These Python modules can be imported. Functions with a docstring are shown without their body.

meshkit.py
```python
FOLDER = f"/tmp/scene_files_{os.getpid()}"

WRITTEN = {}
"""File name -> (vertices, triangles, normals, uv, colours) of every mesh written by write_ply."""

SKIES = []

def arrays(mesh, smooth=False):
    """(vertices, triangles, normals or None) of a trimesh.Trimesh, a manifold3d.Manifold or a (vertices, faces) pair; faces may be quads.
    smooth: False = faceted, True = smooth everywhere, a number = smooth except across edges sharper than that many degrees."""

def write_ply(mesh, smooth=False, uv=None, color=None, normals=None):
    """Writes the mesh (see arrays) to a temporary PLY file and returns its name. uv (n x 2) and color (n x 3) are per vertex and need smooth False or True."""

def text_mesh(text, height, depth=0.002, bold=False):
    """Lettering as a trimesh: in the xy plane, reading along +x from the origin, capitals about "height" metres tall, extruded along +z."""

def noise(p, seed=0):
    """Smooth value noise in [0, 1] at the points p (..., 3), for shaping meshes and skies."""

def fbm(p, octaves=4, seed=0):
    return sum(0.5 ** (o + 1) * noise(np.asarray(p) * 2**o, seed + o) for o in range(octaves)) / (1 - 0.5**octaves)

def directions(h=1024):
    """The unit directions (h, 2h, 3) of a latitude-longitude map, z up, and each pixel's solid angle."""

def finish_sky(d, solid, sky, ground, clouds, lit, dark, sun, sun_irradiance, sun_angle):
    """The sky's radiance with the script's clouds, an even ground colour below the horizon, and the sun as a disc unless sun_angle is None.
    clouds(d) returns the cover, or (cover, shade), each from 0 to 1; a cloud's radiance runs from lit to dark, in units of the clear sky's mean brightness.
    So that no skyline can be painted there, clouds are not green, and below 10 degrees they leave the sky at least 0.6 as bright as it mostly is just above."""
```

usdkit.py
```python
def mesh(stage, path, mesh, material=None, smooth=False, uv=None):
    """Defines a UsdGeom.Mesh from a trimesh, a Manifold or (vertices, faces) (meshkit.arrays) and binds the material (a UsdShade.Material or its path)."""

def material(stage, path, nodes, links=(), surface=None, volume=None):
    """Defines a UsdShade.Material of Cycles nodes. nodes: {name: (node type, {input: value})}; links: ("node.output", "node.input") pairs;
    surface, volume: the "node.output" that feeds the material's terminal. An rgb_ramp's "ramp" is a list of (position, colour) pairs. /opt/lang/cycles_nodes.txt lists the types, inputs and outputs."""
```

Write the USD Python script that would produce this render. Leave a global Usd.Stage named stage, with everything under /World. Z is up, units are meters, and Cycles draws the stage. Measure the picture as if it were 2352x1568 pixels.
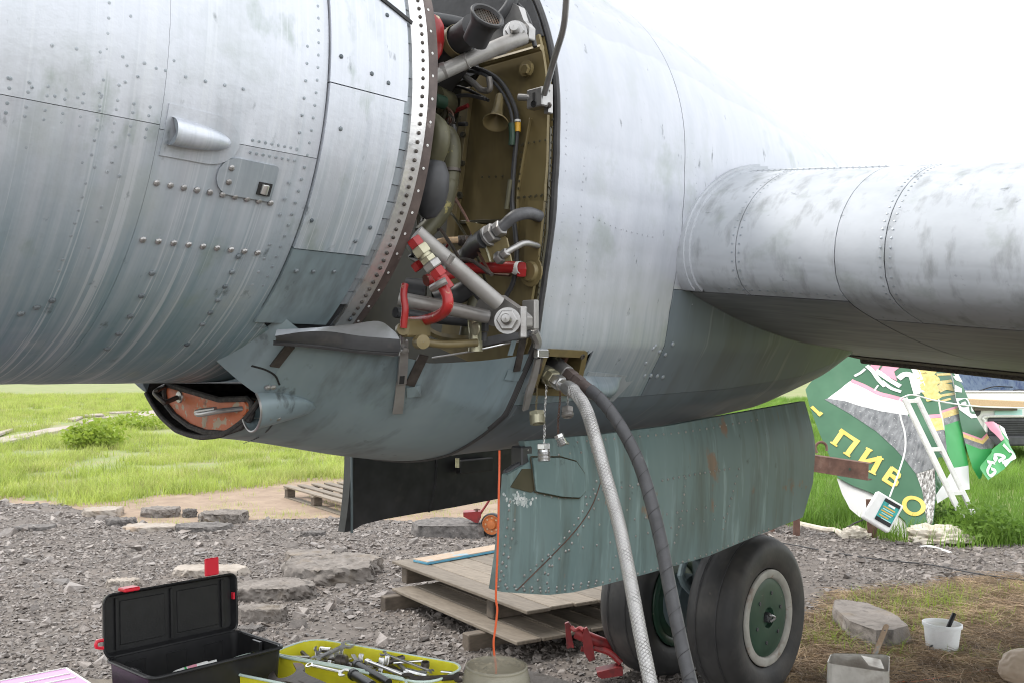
import math, numpy as np, trimesh, shapely, shapely.geometry as sg, meshkit, usdkit
from scipy.spatial import Delaunay
from pxr import Usd, UsdGeom, UsdLux, UsdShade, Sdf, Gf, Vt

stage = Usd.Stage.CreateInMemory()
UsdGeom.SetStageUpAxis(stage, UsdGeom.Tokens.z)
UsdGeom.SetStageMetersPerUnit(stage, 1.0)
UsdGeom.Xform.Define(stage, '/World')
UsdGeom.Scope.Define(stage, '/World/Looks')

# ------------------------------------------------------------------ camera, sky, sun
FPX, CX, CY, HOR, EYE = 2259.0, 1176.0, 784.2, 850.0, 1.75     # measured on a 2352 px wide view of the photograph
PITCH = math.atan((HOR - CY) / FPX)
cam = UsdGeom.Camera.Define(stage, '/World/camera')
cam.CreateHorizontalApertureAttr(36.0)
cam.CreateVerticalApertureAttr(36.0 * 682 / 1024)
cam.CreateFocalLengthAttr(36.0 * FPX / 2352)
cam.CreateClippingRangeAttr(Gf.Vec2f(0.05, 2000))
cam.CreateExposureAttr(1.0)
cam.AddTranslateOp().Set(Gf.Vec3d(0, 0, EYE))
cam.AddRotateXOp().Set(90 + math.degrees(PITCH))

SUN = np.array([-0.50, 0.20, 0.84]); SUN /= np.linalg.norm(SUN)
dome = UsdLux.DomeLight.Define(stage, '/World/sky')
dome.GetPrim().SetCustomDataByKey('kind', 'structure')
sky = usdkit.material(stage, '/World/Looks/sky', {
    'sky': ('sky_texture', {'sky_type': 'single_scattering', 'sun_disc': False, 'sun_elevation': float(math.asin(SUN[2])), 'sun_rotation': float(math.atan2(SUN[0], SUN[1]))}),
    'tc': ('texture_coordinate', {}),
    'n': ('noise_texture', {'scale': 2.2, 'detail': 5.0, 'roughness': 0.55}),
    'r': ('rgb_ramp', {'ramp': [(0.25, (6.6, 6.8, 7.1)), (0.75, (9.6, 9.7, 9.8))]}),
    'm': ('mix_color', {'fac': 0.93, 'use_clamp': False}),
    'bg': ('background_shader', {'strength': 0.12})},
    [('tc.generated', 'n.vector'), ('n.fac', 'r.fac'), ('sky.color', 'm.a'), ('r.color', 'm.b'), ('m.result', 'bg.color')], surface='bg.background')
UsdShade.MaterialBindingAPI.Apply(dome.GetPrim()).Bind(sky)
sun = UsdLux.DistantLight.Define(stage, '/World/sun')
sun.CreateNormalizeAttr(True); sun.CreateIntensityAttr(0.4); sun.CreateAngleAttr(12.0)
sun.CreateColorAttr(Gf.Vec3f(1.0, 0.96, 0.9))
zz = SUN; xx = np.cross([0, 0, 1], zz); xx /= np.linalg.norm(xx); yy = np.cross(zz, xx)
sun.AddTransformOp().Set(Gf.Matrix4d(*[float(v) for v in (*xx, 0, *yy, 0, *zz, 0, 0, 0, 0, 1)]))

# ------------------------------------------------------------------ frames and measuring
EYEP = np.array([0, 0, EYE]); FW = np.array([0, math.cos(PITCH), math.sin(PITCH)]); UPV = np.array([0, -math.sin(PITCH), math.cos(PITCH)]); RT = np.array([1.0, 0, 0])
PHI = 0.755
A = np.array([math.sin(PHI), math.cos(PHI), 0]); O = np.array([math.cos(PHI), -math.sin(PHI), 0]); Z = np.array([0, 0, 1.0])   # aft, outboard, up
UC, ZC = -3.05, 2.63                                     # the nacelle's axis
rng = np.random.default_rng(7)
def ray(x, y): return FW + (x - CX) / FPX * RT + (CY - y) / FPX * UPV
def onplane(x, y, n, d):
    r = ray(x, y); return EYEP + r * ((d - EYEP @ n) / (r @ n))
def gz(x, y, z=0.0): return onplane(x, y, Z, z)
def at(x, y, Y):
    r = ray(x, y); return EYEP + r * (Y / r[1])
def bay(x, y, s): return onplane(x, y, A, s)            # a point at station s of the nacelle
def side(x, y, u): return onplane(x, y, O, UC + u)      # a point u outboard of the nacelle's axis
def NP(s, u, z): return s * A + (UC + u) * O + (ZC + z) * Z
def c1(x, y): return (x * .586, y * .586)
def c2(x, y): return (872.8 + x * .29297, y * .29297)
def c3(x, y): return (872.8 + x * .29297, 413.4 + y * .29297)
def c4(x, y): return (321.6 + x * .4297, 689.1 + y * .4297)
def c5(x, y): return (1102.5 + x * .5314, 735 + y * .5314)
def c6(x, y): return (1800.8 + x * .35157, 780.9 + y * .35157)
def c7(x, y): return (1800.8 + x * .23843, 1194.4 + y * .23843)
def c8(x, y): return (183.75 + x * .46875, 1240.3 + y * .46875)
def c9(x, y): return (872.8 + x * .23438, 1240.3 + y * .23438)
def cA(x, y): return (1102.5 + x * .17575, 780.9 + y * .17575)      # hose couplings
def cB(x, y): return (1525.1 + x * .35157, 330.8 + y * .35157)      # wing
def cC(x, y): return (1883.4 + x * .19922, 799.3 + y * .19922)      # banner
def cD(x, y): return (321.6 + x * .19531, 826.9 + y * .19531)       # intake
def cE(x, y): return (872.8 + x * .17581, 505.3 + y * .17581)       # red pipes
def cF(x, y): return (597.2 + x * .29297, 1433.3 + y * .29297)      # tool tray

# ------------------------------------------------------------------ prims
used = {}
def numbered(path):
    n = used.get(path, -1) + 1; used[path] = n
    return path if n == 0 else f'{path}_{n:03d}'
BASE = {}
def tag(prim, label=None, cat=None, group=None, kind=None):
    for k, v in (('label', label), ('category', cat), ('group', group), ('kind', kind)):
        if v: prim.SetCustomDataByKey(k, v)
    return prim
def thing(name, label, cat, base=(0, 0, 0), group=None, kind=None):
    p = numbered('/World/' + name)
    x = UsdGeom.Xform.Define(stage, p); x.AddTranslateOp().Set(Gf.Vec3d(*map(float, base))); BASE[p] = np.array(base, float)
    tag(x.GetPrim(), label, cat, group, kind); return p
def V_F(m):
    if hasattr(m, 'to_mesh') or isinstance(m, trimesh.Trimesh) or isinstance(m, (tuple, list)):
        v, f, _ = meshkit.arrays(m)
        return v, f
def part(parent, name, m, mat, smooth=30, label=None, kind=None):
    v, f = V_F(m)
    p = numbered(parent + '/' + name)
    BASE[p] = BASE[parent]
    prim = usdkit.mesh(stage, p, (v - BASE[parent], f), LOOK[mat], smooth=smooth)
    prim.CreateDoubleSidedAttr(True)
    tag(prim.GetPrim(), label, None, None, kind)
    return p
def solo(name, m, mat, label=None, cat=None, group=None, kind=None, smooth=30):
    v, f = V_F(m)
    base = np.array([*(v.min(0) + v.max(0))[:2] / 2, v[:, 2].min()])
    p = numbered('/World/' + name)
    prim = usdkit.mesh(stage, p, (v - base, f), LOOK[mat], smooth=smooth)
    prim.CreateDoubleSidedAttr(True)
    prim.AddTranslateOp().Set(Gf.Vec3d(*map(float, base)))
    BASE[p] = base
    tag(prim.GetPrim(), label, cat, group, kind)
    return p

# ------------------------------------------------------------------ shapes
def cat(*ms):
    vs, fs, n = [], [], 0
    for m in ms:
        if m is None: continue
        if isinstance(m, list): m = cat(*m)
        v, f = V_F(m)
        if f.shape[1] == 4: f = np.vstack([f[:, [0, 1, 2]], f[:, [0, 2, 3]]])
        vs.append(v); fs.append(f + n); n += len(v)
    return trimesh.Trimesh(np.vstack(vs), np.vstack(fs), process=False)
def spline(pts, n=8, closed=False):
    P = np.asarray(pts, float)
    if len(P) < 3: return np.array([P[0] + (P[-1] - P[0]) * t for t in np.linspace(0, 1, max(2, n // 2))])
    if closed: Q = np.vstack([P[-1], P, P[0], P[1]])
    else: Q = np.vstack([2 * P[0] - P[1], P, 2 * P[-1] - P[-2]])
    out = []
    for i in range(1, len(Q) - 2):
        a, b, c, d = Q[i - 1:i + 3]
        for t in np.arange(n) / n:
            out.append(0.5 * (2 * b + (c - a) * t + (2 * a - 5 * b + 4 * c - d) * t * t + (3 * b - a - 3 * c + d) * t ** 3))
    if not closed: out.append(Q[-2])
    return np.array(out)
def grid(P, closed_u=False, closed_v=False):
    n, m = P.shape[:2]
    idx = np.arange(n * m).reshape(n, m)
    if closed_u: idx = np.vstack([idx, idx[:1]])
    if closed_v: idx = np.hstack([idx, idx[:, :1]])
    q = np.stack([idx[:-1, :-1], idx[1:, :-1], idx[1:, 1:], idx[:-1, 1:]], -1).reshape(-1, 4)
    return trimesh.Trimesh(P.reshape(-1, 3), np.vstack([q[:, [0, 1, 2]], q[:, [0, 2, 3]]]), process=False)
def frames(P, closed=False):
    T = np.gradient(P, axis=0)
    if closed: T = np.roll(P, -1, 0) - np.roll(P, 1, 0)
    T /= np.linalg.norm(T, axis=1, keepdims=True) + 1e-12
    ref = np.array([0, 0, 1.0]) if abs(T[0][2]) < .9 else np.array([1.0, 0, 0])
    n = np.cross(T[0], ref); n /= np.linalg.norm(n); N_ = [n]
    for t in T[1:]:
        n = n - t * (n @ t); n /= np.linalg.norm(n) + 1e-12; N_.append(n)
    N_ = np.array(N_); return T, N_, np.cross(T, N_)
def tube(pts, r, n=12, smooth=6, closed=False, caps=True):
    P = spline(pts, smooth, closed) if smooth else np.asarray(pts, float)
    R = np.interp(np.linspace(0, 1, len(P)), np.linspace(0, 1, len(np.atleast_1d(r))), np.atleast_1d(r)) if np.ndim(r) else np.full(len(P), r)
    T, Nn, B = frames(P, closed)
    th = np.arange(n) * 2 * math.pi / n
    G = P[:, None] + R[:, None, None] * (np.cos(th)[None, :, None] * Nn[:, None] + np.sin(th)[None, :, None] * B[:, None])
    ms = [grid(G, closed_u=closed, closed_v=True)]
    if caps and not closed:
        for k in (0, -1):
            v = np.vstack([G[k], P[k]]); f = [[i, (i + 1) % n, n] if k == -1 else [(i + 1) % n, i, n] for i in range(n)]
            ms.append((v, np.array(f)))
    return cat(*ms)
def basis(d):
    d = np.asarray(d, float); d = d / np.linalg.norm(d)
    ref = Z if abs(d[2]) < .9 else np.array([1.0, 0, 0])
    e = np.cross(ref, d); e /= np.linalg.norm(e); return d, e, np.cross(d, e)
def lathe(profile, p, d, n=24, squash=None):
    """profile: (radius, height along d) pairs"""
    d, e, g = basis(d); th = np.arange(n) * 2 * math.pi / n
    pr = np.array(profile, float)
    G = np.asarray(p)[None, None] + pr[:, 1][:, None, None] * d + pr[:, 0][:, None, None] * (np.cos(th)[None, :, None] * e + np.sin(th)[None, :, None] * g)
    return grid(G, closed_v=True)
def hexnut(p, d, r, h, n=6):
    return lathe([(0, 0), (r * .9, 0), (r, h * .15), (r, h * .85), (r * .9, h), (0, h)], p, d, n)
def box(c, ax, half, bev=0.0):
    """ax: 3 axes (rows); half: half sizes; bev: chamfer"""
    ax = np.array(ax, float); ax /= np.linalg.norm(ax, axis=1, keepdims=True); h = np.array(half, float)
    if bev <= 0:
        m = trimesh.creation.box(extents=2 * h); v, f = m.vertices, m.faces
    else:
        pts = []
        for sx in (-1, 1):
            for sy in (-1, 1):
                for sz in (-1, 1):
                    for k in range(3):
                        q = h.copy() - bev; q[k] = h[k]; pts.append(q * [sx, sy, sz])
        m = trimesh.convex.convex_hull(np.array(pts)); v, f = m.vertices, m.faces
    return trimesh.Trimesh(np.asarray(c) + v @ ax, f, process=False)
def tri2d(poly, step=None):
    """triangulates a shapely polygon, with inner points when step is given"""
    poly = sg.polygon.orient(poly)
    if step is None:
        v, f = trimesh.creation.triangulate_polygon(poly, engine='earcut'); return np.asarray(v), np.asarray(f)
    q = poly.segmentize(step); pts = [np.array(q.exterior.coords)[:-1]] + [np.array(r.coords)[:-1] for r in q.interiors]
    x0, y0, x1, y1 = poly.bounds
    X, Y = np.meshgrid(np.arange(x0, x1, step), np.arange(y0, y1, step)); I = np.stack([X.ravel(), Y.ravel()], 1)
    inner = poly.buffer(-step * .45)
    if not inner.is_empty: pts.append(I[shapely.contains_xy(inner, I[:, 0], I[:, 1])])
    P = np.vstack(pts); t = Delaunay(P).simplices; c = P[t].mean(1)
    t = t[shapely.contains_xy(poly, c[:, 0], c[:, 1])]
    a, b, d = P[t[:, 0]], P[t[:, 1]], P[t[:, 2]]
    s = np.cross(b - a, d - a); t = t[abs(s) > 1e-12]; s = s[abs(s) > 1e-12]
    t[s < 0] = t[s < 0][:, ::-1]
    return P, t
def shell(top, f, bottom):
    """closes two sheets of the same triangulation with walls along their border"""
    n = len(top); e = np.vstack([f[:, [0, 1]], f[:, [1, 2]], f[:, [2, 0]]])
    key = {}
    for i, j in e: key[(i, j)] = key.get((i, j), 0) + 1
    bd = [(i, j) for (i, j) in key if (j, i) not in key]
    wv, wf = [], []
    for i, j in bd:
        k = len(wv); wv += [top[i], top[j], bottom[j], bottom[i]]; wf += [[k, k + 2, k + 1], [k, k + 3, k + 2]]
    return cat((top, f), (bottom, f[:, ::-1]), (np.array(wv), np.array(wf)))
def plate(poly, mapf, nrm, thick, step=None):
    """poly in 2-D, mapf maps 2-D points to 3-D, thickness along -nrm"""
    p, f = tri2d(poly if isinstance(poly, sg.Polygon) else sg.Polygon(poly), step)
    t = np.array([mapf(*q) for q in p]); n = np.asarray(nrm)
    return shell(t, f, t - n * thick)
def rounded(w, h, r, n=5): return sg.box(-w / 2 + r, -h / 2 + r, w / 2 - r, h / 2 - r).buffer(r, n)
def flat(poly, c, e1, e2, thick, step=None):
    n = np.cross(e1, e2); n /= np.linalg.norm(n); c = np.asarray(c)
    return plate(poly, lambda x, y: c + x * np.asarray(e1) + y * np.asarray(e2), n, thick, step)
def dome_rivet(p, n, r, h=None):
    h = h or (r * .6 if r > .0055 else r * .13); return lathe([(r, -r * .3), (r * .95, h * .3), (r * .6, h * .85), (0.001, h)], p, n, 7)
def rock(c, half, ax, seed, res=0.12, rough=.25, flatness=1):
    """a broken slab: an irregular many-sided block with a fairly flat top and crumbled sides"""
    r_ = np.random.default_rng(seed + 900); h = np.array(half, float); n = 9 if max(h) > .15 else 7
    t = (np.arange(n) + r_.uniform(-.33, .33, n)) * 2 * math.pi / n
    sup = 1 / (abs(np.cos(t)) ** 3.2 + abs(np.sin(t)) ** 3.2) ** (1 / 3.2); k = sup * r_.uniform(.74, 1.08, n)
    q = np.stack([h[0] * k * np.cos(t), h[1] * k * np.sin(t)], 1)
    m = trimesh.creation.extrude_polygon(sg.Polygon(q).buffer(0), 2 * h[2], engine='earcut'); m.apply_translation([0, 0, -h[2]])
    m = trimesh.Trimesh(*trimesh.remesh.subdivide_to_size(m.vertices, m.faces, max_edge=max(h) / (13 if res < .1 else 8), max_iter=14)); m.merge_vertices()
    v = np.array(m.vertices); nv = np.array(m.vertex_normals); L = max(h)
    f1 = meshkit.fbm(v * (1.1 / L) + seed * 7.3, 3, seed) - .5; f2 = meshkit.fbm(v * (4.5 / L) + seed * 3.1, 4, seed + 9) - .5; f3 = meshkit.fbm(v * (14 / L) + seed, 2, seed + 5) - .5
    side = 1 - abs(nv[:, 2]); amp = rough * (f1 * .45 * L * side + f2 * (.34 * L * side + 1.3 * h[2])) + f3 * (.12 * L * side + .5 * h[2]) * rough * 2
    v = v + nv * amp[:, None]
    v[:, :2] *= (1 - .10 * (v[:, 2:3] + h[2]) / (2 * h[2]))
    ax = np.array(ax, float); ax /= np.linalg.norm(ax, axis=1, keepdims=True)
    return trimesh.Trimesh(np.asarray(c) + v @ ax, m.faces, process=False)
def bundle(c, half, seed, amp=.5):
    m = trimesh.creation.icosphere(4); v = np.array(m.vertices); d = meshkit.fbm(v * 1.6 + seed, 4, seed) - .5; d2 = abs(meshkit.fbm(v * 3.2 + seed * 2, 3, seed + 4) - .5)
    v = v * (1 + amp * (d - d2 * 1.2))[:, None]; v[:, 2] = np.where(v[:, 2] < 0, v[:, 2] * .6, v[:, 2])
    return trimesh.Trimesh(np.asarray(c) + v * np.array(half), m.faces, process=False)

# ------------------------------------------------------------------ materials
LOOK = {}
ROT = -(math.pi / 2 - PHI)
def M(name, ramp, scale=8, rough=.5, metal=0.0, stretch=None, bump=0.0, bscale=60, dirt=(), spec=.5, rvar=0.0, detail=6, coat=0.0, rand=0.0, trans=None, island=0.0, ndist=0.0, low=None):
    """ramp: (position, colour) along a noise; dirt: layers (colour, scale, low, high, stretch or None, strength). stretch works along the nacelle's (aft, across, up)."""
    n = {'g': ('geometry', {}), 'rot': ('mapping', {'rotation': (0, 0, ROT)}), 'p': ('principled_bsdf', {'metallic': metal, 'roughness': rough, 'specular_ior_level': spec, 'coat_weight': coat})}
    L = [('g.position', 'rot.vector')]
    def noise(k, sc, st, det=detail, rg=.6):
        n[k] = ('noise_texture', {'scale': sc, 'detail': det, 'roughness': rg, 'distortion': ndist})
        if st:
            n[k + 'm'] = ('mapping', {'scale': st}); L.append(('rot.vector', k + 'm.vector')); L.append((k + 'm.vector', k + '.vector'))
        else: L.append(('rot.vector', k + '.vector'))
    noise('n', scale, stretch)
    n['r'] = ('rgb_ramp', {'ramp': ramp if len(ramp) > 1 else [(0, ramp[0][1]), (1, ramp[0][1])]}); L.append(('n.fac', 'r.fac'))
    out = 'r.color'
    if low:                                              # second colour mixed in towards the bottom: colour, height of its ragged streaky edge, half width, raggedness
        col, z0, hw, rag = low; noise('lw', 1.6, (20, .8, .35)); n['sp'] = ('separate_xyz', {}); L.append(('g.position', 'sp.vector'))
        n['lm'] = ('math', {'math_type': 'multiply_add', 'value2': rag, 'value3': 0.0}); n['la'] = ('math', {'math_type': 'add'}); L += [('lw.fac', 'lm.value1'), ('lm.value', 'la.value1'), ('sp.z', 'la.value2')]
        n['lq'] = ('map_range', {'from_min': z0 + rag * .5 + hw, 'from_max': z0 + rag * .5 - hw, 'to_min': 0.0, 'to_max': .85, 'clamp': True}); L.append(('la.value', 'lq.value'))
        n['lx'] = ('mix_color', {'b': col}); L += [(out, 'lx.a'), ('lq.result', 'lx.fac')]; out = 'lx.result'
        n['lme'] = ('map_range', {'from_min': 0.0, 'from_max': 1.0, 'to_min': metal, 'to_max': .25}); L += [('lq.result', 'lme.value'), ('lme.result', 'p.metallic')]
    for i, (col, sc, lo, hi, st, amt) in enumerate(dirt):
        k = f'd{i}'; noise(k, sc, st)
        n[k + 'q'] = ('map_range', {'from_min': lo, 'from_max': hi, 'to_min': 0.0, 'to_max': amt, 'clamp': True}); L.append((k + '.fac', k + 'q.value'))
        n[k + 'x'] = ('mix_color', {'b': col}); L += [(out, k + 'x.a'), (k + 'q.result', k + 'x.fac')]; out = k + 'x.result'
    if rand or island:
        src = 'oi.random' if rand else 'g.random_per_island'
        if rand: n['oi'] = ('object_info', {})
        n['rr'] = ('map_range', {'from_min': 0.0, 'from_max': 1.0, 'to_min': 1 - (rand or island), 'to_max': 1 + (rand or island)}); L.append((src, 'rr.value'))
        n['hs'] = ('hsv', {}); L += [('rr.result', 'hs.value'), (out, 'hs.color')]; out = 'hs.color'
    L.append((out, 'p.base_color'))
    if rvar:
        n['rv'] = ('map_range', {'from_min': .3, 'from_max': .7, 'to_min': max(0.05, rough - rvar), 'to_max': rough + rvar}); L += [('n.fac', 'rv.value'), ('rv.result', 'p.roughness')]
    if bump:
        noise('b', bscale, None, 4); n['bu'] = ('bump', {'strength': bump, 'distance': .01}); L += [('b.fac', 'bu.height'), ('bu.normal', 'p.normal')]
    surf = 'p.BSDF'
    if trans:
        n['tl'] = ('translucent_bsdf', {}); n['mx'] = ('mix_closure', {'fac': trans}); L += [(out, 'tl.color'), ('p.BSDF', 'mx.closure1'), ('tl.BSDF', 'mx.closure2')]; surf = 'mx.closure'
    LOOK[name] = usdkit.material(stage, '/World/Looks/' + name, n, L, surface=surf)

GRIME = (.06, .075, .075); TEALP = (.105, .165, .16)
# worn aluminium paint: fine vertical streaks, patches of thin paint, dark stains
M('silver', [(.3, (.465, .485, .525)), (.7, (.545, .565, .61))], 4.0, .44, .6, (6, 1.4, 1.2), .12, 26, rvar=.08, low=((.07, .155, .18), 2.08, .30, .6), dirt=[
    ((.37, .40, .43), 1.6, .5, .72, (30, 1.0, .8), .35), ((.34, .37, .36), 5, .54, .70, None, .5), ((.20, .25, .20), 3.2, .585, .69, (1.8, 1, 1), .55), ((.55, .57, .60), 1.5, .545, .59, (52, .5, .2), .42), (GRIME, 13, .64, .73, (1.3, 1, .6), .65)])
M('silver_low', [(.3, (.27, .30, .33)), (.7, (.37, .40, .43))], 2.5, .42, .5, (14, 1.0, .8), .10, 30, rvar=.08, dirt=[
    ((.50, .52, .55), 2.6, .55, .62, (26, .7, .35), .5), ((.15, .19, .2), 1.6, .42, .65, (3, 1, .7), .4), (GRIME, 13, .66, .76, (1.4, 1, .6), .6)])
M('silver_aft', [(.3, (.385, .405, .44)), (.7, (.465, .48, .52))], 3.0, .5, .5, (4, 1.5, 1.1), .12, 20, rvar=.06, low=((.12, .175, .195), 1.80, .18, .45), dirt=[
    ((.35, .375, .37), 4.5, .54, .70, None, .5), ((.24, .28, .24), 2.6, .58, .69, (1.2, 1, 1), .5), (GRIME, 16, .665, .75, (1.6, 1.6, .7), .65), ((.37, .39, .425), 3.0, .5, .8, (22, 1, .8), .3)])
M('silver_wing', [(.3, (.34, .36, .385)), (.7, (.43, .45, .48))], 2.5, .72, .15, (2.5, 1.5, 1.5), .16, 9, rvar=.05, spec=.25, dirt=[
    ((.16, .17, .165), 3.0, .52, .72, (2, 5, 2), .6), ((.25, .28, .26), 7, .56, .7, None, .55), (GRIME, 15, .65, .75, (1.5, 1, 1), .65)])
M('screw', [(.35, (.07, .085, .095)), (.65, (.20, .225, .24))], 14, .5, .4)
M('teal', [(.3, (.16, .21, .23)), (.7, (.23, .285, .30))], 2.2, .42, .25, (2, 1, .7), .10, 26, rvar=.08, dirt=[
    ((.22, .29, .29), 4, .58, .72, (2, 1, .8), .5), ((.07, .075, .078), 3.2, .5, .72, (3, 1, .5), .75), ((.035, .035, .03), 9, .64, .74, (1.4, 1, .7), .7)])
M('teal_door', [(.3, (.108, .165, .168)), (.7, (.17, .235, .232))], 2.2, .5, .08, (2, 1, .5), .06, 30, rvar=.07, dirt=[
    ((.29, .39, .385), 5, .56, .7, (4, 1, .5), .6), ((.24, .125, .07), 3.4, .645, .69, (1.2, 1, 1), .8), ((.06, .065, .052), 2.4, .48, .72, (4, 1, .5), .75), ((.04, .045, .04), 14, .65, .75, None, .65), ((.19, .14, .07), 9, .64, .74, (5, 1, .6), .55)])
M('teal_aft', [(.3, (.095, .118, .145)), (.7, (.145, .175, .20))], 1.6, .5, .15, (3, 1, .5), .08, 24, rvar=.08, dirt=[
    ((.085, .09, .095), 2.4, .5, .72, (3, 1, .5), .6), ((.26, .28, .30), 2.2, .58, .67, (9, 1, .35), .5), ((.05, .052, .05), 6, .62, .74, (2, 1, .7), .5)])
M('wing_dark', [(.3, (.15, .156, .165)), (.7, (.25, .258, .265))], 2.6, .5, .2, (5, 1, 1), .08, 20, dirt=[((.32, .325, .32), 3, .54, .70, (7, .8, 1), .55), ((.04, .035, .03), 3, .58, .74, (5, 1, 1), .7)])
M('wing_rough', [(.35, (.03, .028, .025)), (.7, (.11, .10, .09))], 60, .8, 0, None, .5, 120)
M('bright_strip', [(.3, (.62, .61, .60)), (.7, (.74, .72, .70))], 9, .28, .85, (3, 1, 1), .35, 14, dirt=[((.34, .36, .36), 7, .58, .72, None, .6), (GRIME, 20, .66, .75, None, .6)])
M('brown_strip', [(.3, (.06, .045, .042)), (.7, (.13, .10, .09))], 14, .5, .25, None, .1, 40, dirt=[((.3, .27, .25), 26, .62, .7, None, .5)])
M('steel', [(.3, (.28, .275, .27)), (.7, (.40, .39, .38))], 12, .36, .85, None, .06, 60, dirt=[((.12, .10, .085), 7, .55, .75, None, .6)])
M('steel_bright', [(.3, (.55, .55, .55)), (.7, (.72, .71, .69))], 20, .25, .95, None, .04, 80, dirt=[((.2, .18, .16), 18, .6, .75, None, .6)])
M('tube_grey', [(.3, (.22, .21, .20)), (.7, (.31, .30, .285))], 6, .4, .5, None, .04, 60, dirt=[((.12, .10, .08), 5, .52, .75, None, .6)])
M('steel_dark', [(.3, (.045, .04, .036)), (.7, (.11, .095, .085))], 16, .42, .7, None, .1, 60, dirt=[((.16, .07, .03), 14, .6, .72, None, .5)])
M('olive', [(.3, (.12, .092, .04)), (.7, (.185, .145, .066))], 4, .4, .15, (1, 1, .5), .05, 30, dirt=[((.035, .032, .022), 3, .5, .75, (3, 2, .6), .8), ((.2, .165, .085), 6, .6, .75, None, .4)])
M('scuff', [(.4, (.30, .36, .35)), (.6, (.62, .63, .62))], 30, .6)
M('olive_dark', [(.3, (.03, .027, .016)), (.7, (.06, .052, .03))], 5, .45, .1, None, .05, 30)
M('black_hole', [(0, (.008, .008, .008))], 5, .7, 0)
M('dark_metal', [(.3, (.035, .036, .038)), (.7, (.075, .076, .08))], 7, .45, .3, None, .06, 40, dirt=[((.12, .11, .10), 9, .6, .75, None, .5)])
M('black_rubber', [(.3, (.016, .016, .017)), (.7, (.035, .034, .035))], 10, .5, 0, None, .06, 70, dirt=[((.10, .095, .09), 8, .6, .78, None, .4)])
M('tyre', [(.3, (.012, .012, .012)), (.7, (.026, .025, .024))], 6, .6, 0, None, .12, 50, dirt=[((.085, .075, .064), 4, .48, .75, None, .6), ((.11, .09, .075), 14, .68, .74, None, .5)])
M('hose_grey', [(.3, (.035, .035, .037)), (.7, (.075, .075, .08))], 9, .5, .0, None, .15, 70, dirt=[((.015, .015, .015), 8, .55, .7, None, .5), ((.20, .19, .18), 22, .64, .74, None, .5)])
M('red_paint', [(.3, (.20, .010, .012)), (.7, (.32, .016, .015))], 8, .35, 0, None, .1, 40, coat=.1, dirt=[((.40, .34, .20), 26, .64, .67, None, .9), ((.06, .012, .01), 10, .52, .70, None, .75)])
M('red_dull', [(.3, (.14, .012, .014)), (.7, (.22, .022, .022))], 12, .45, .1, None, .1, 50, dirt=[((.04, .02, .018), 14, .52, .7, None, .8)])
M('cream_metal', [(.3, (.32, .30, .21)), (.7, (.44, .42, .31))], 9, .32, .7, None, .05, 60, dirt=[((.14, .12, .08), 14, .6, .74, None, .6)])
M('yellow_band', [(0, (.60, .33, .03))], 9, .4)
M('white_plain', [(.3, (.62, .62, .60)), (.7, (.74, .74, .72))], 7, .5, 0, None, .03, 40)
M('green_pipe', [(.3, (.055, .05, .03)), (.7, (.10, .095, .055))], 9, .45, .2, None, .05, 40, dirt=[((.30, .26, .09), 16, .64, .68, None, .8)])
M('green_hub', [(.3, (.012, .032, .02)), (.7, (.024, .055, .034))], 7, .4, .1, None, .06, 40, dirt=[((.02, .02, .018), 8, .55, .7, None, .7), ((.2, .19, .15), 24, .69, .73, None, .6)])
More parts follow.
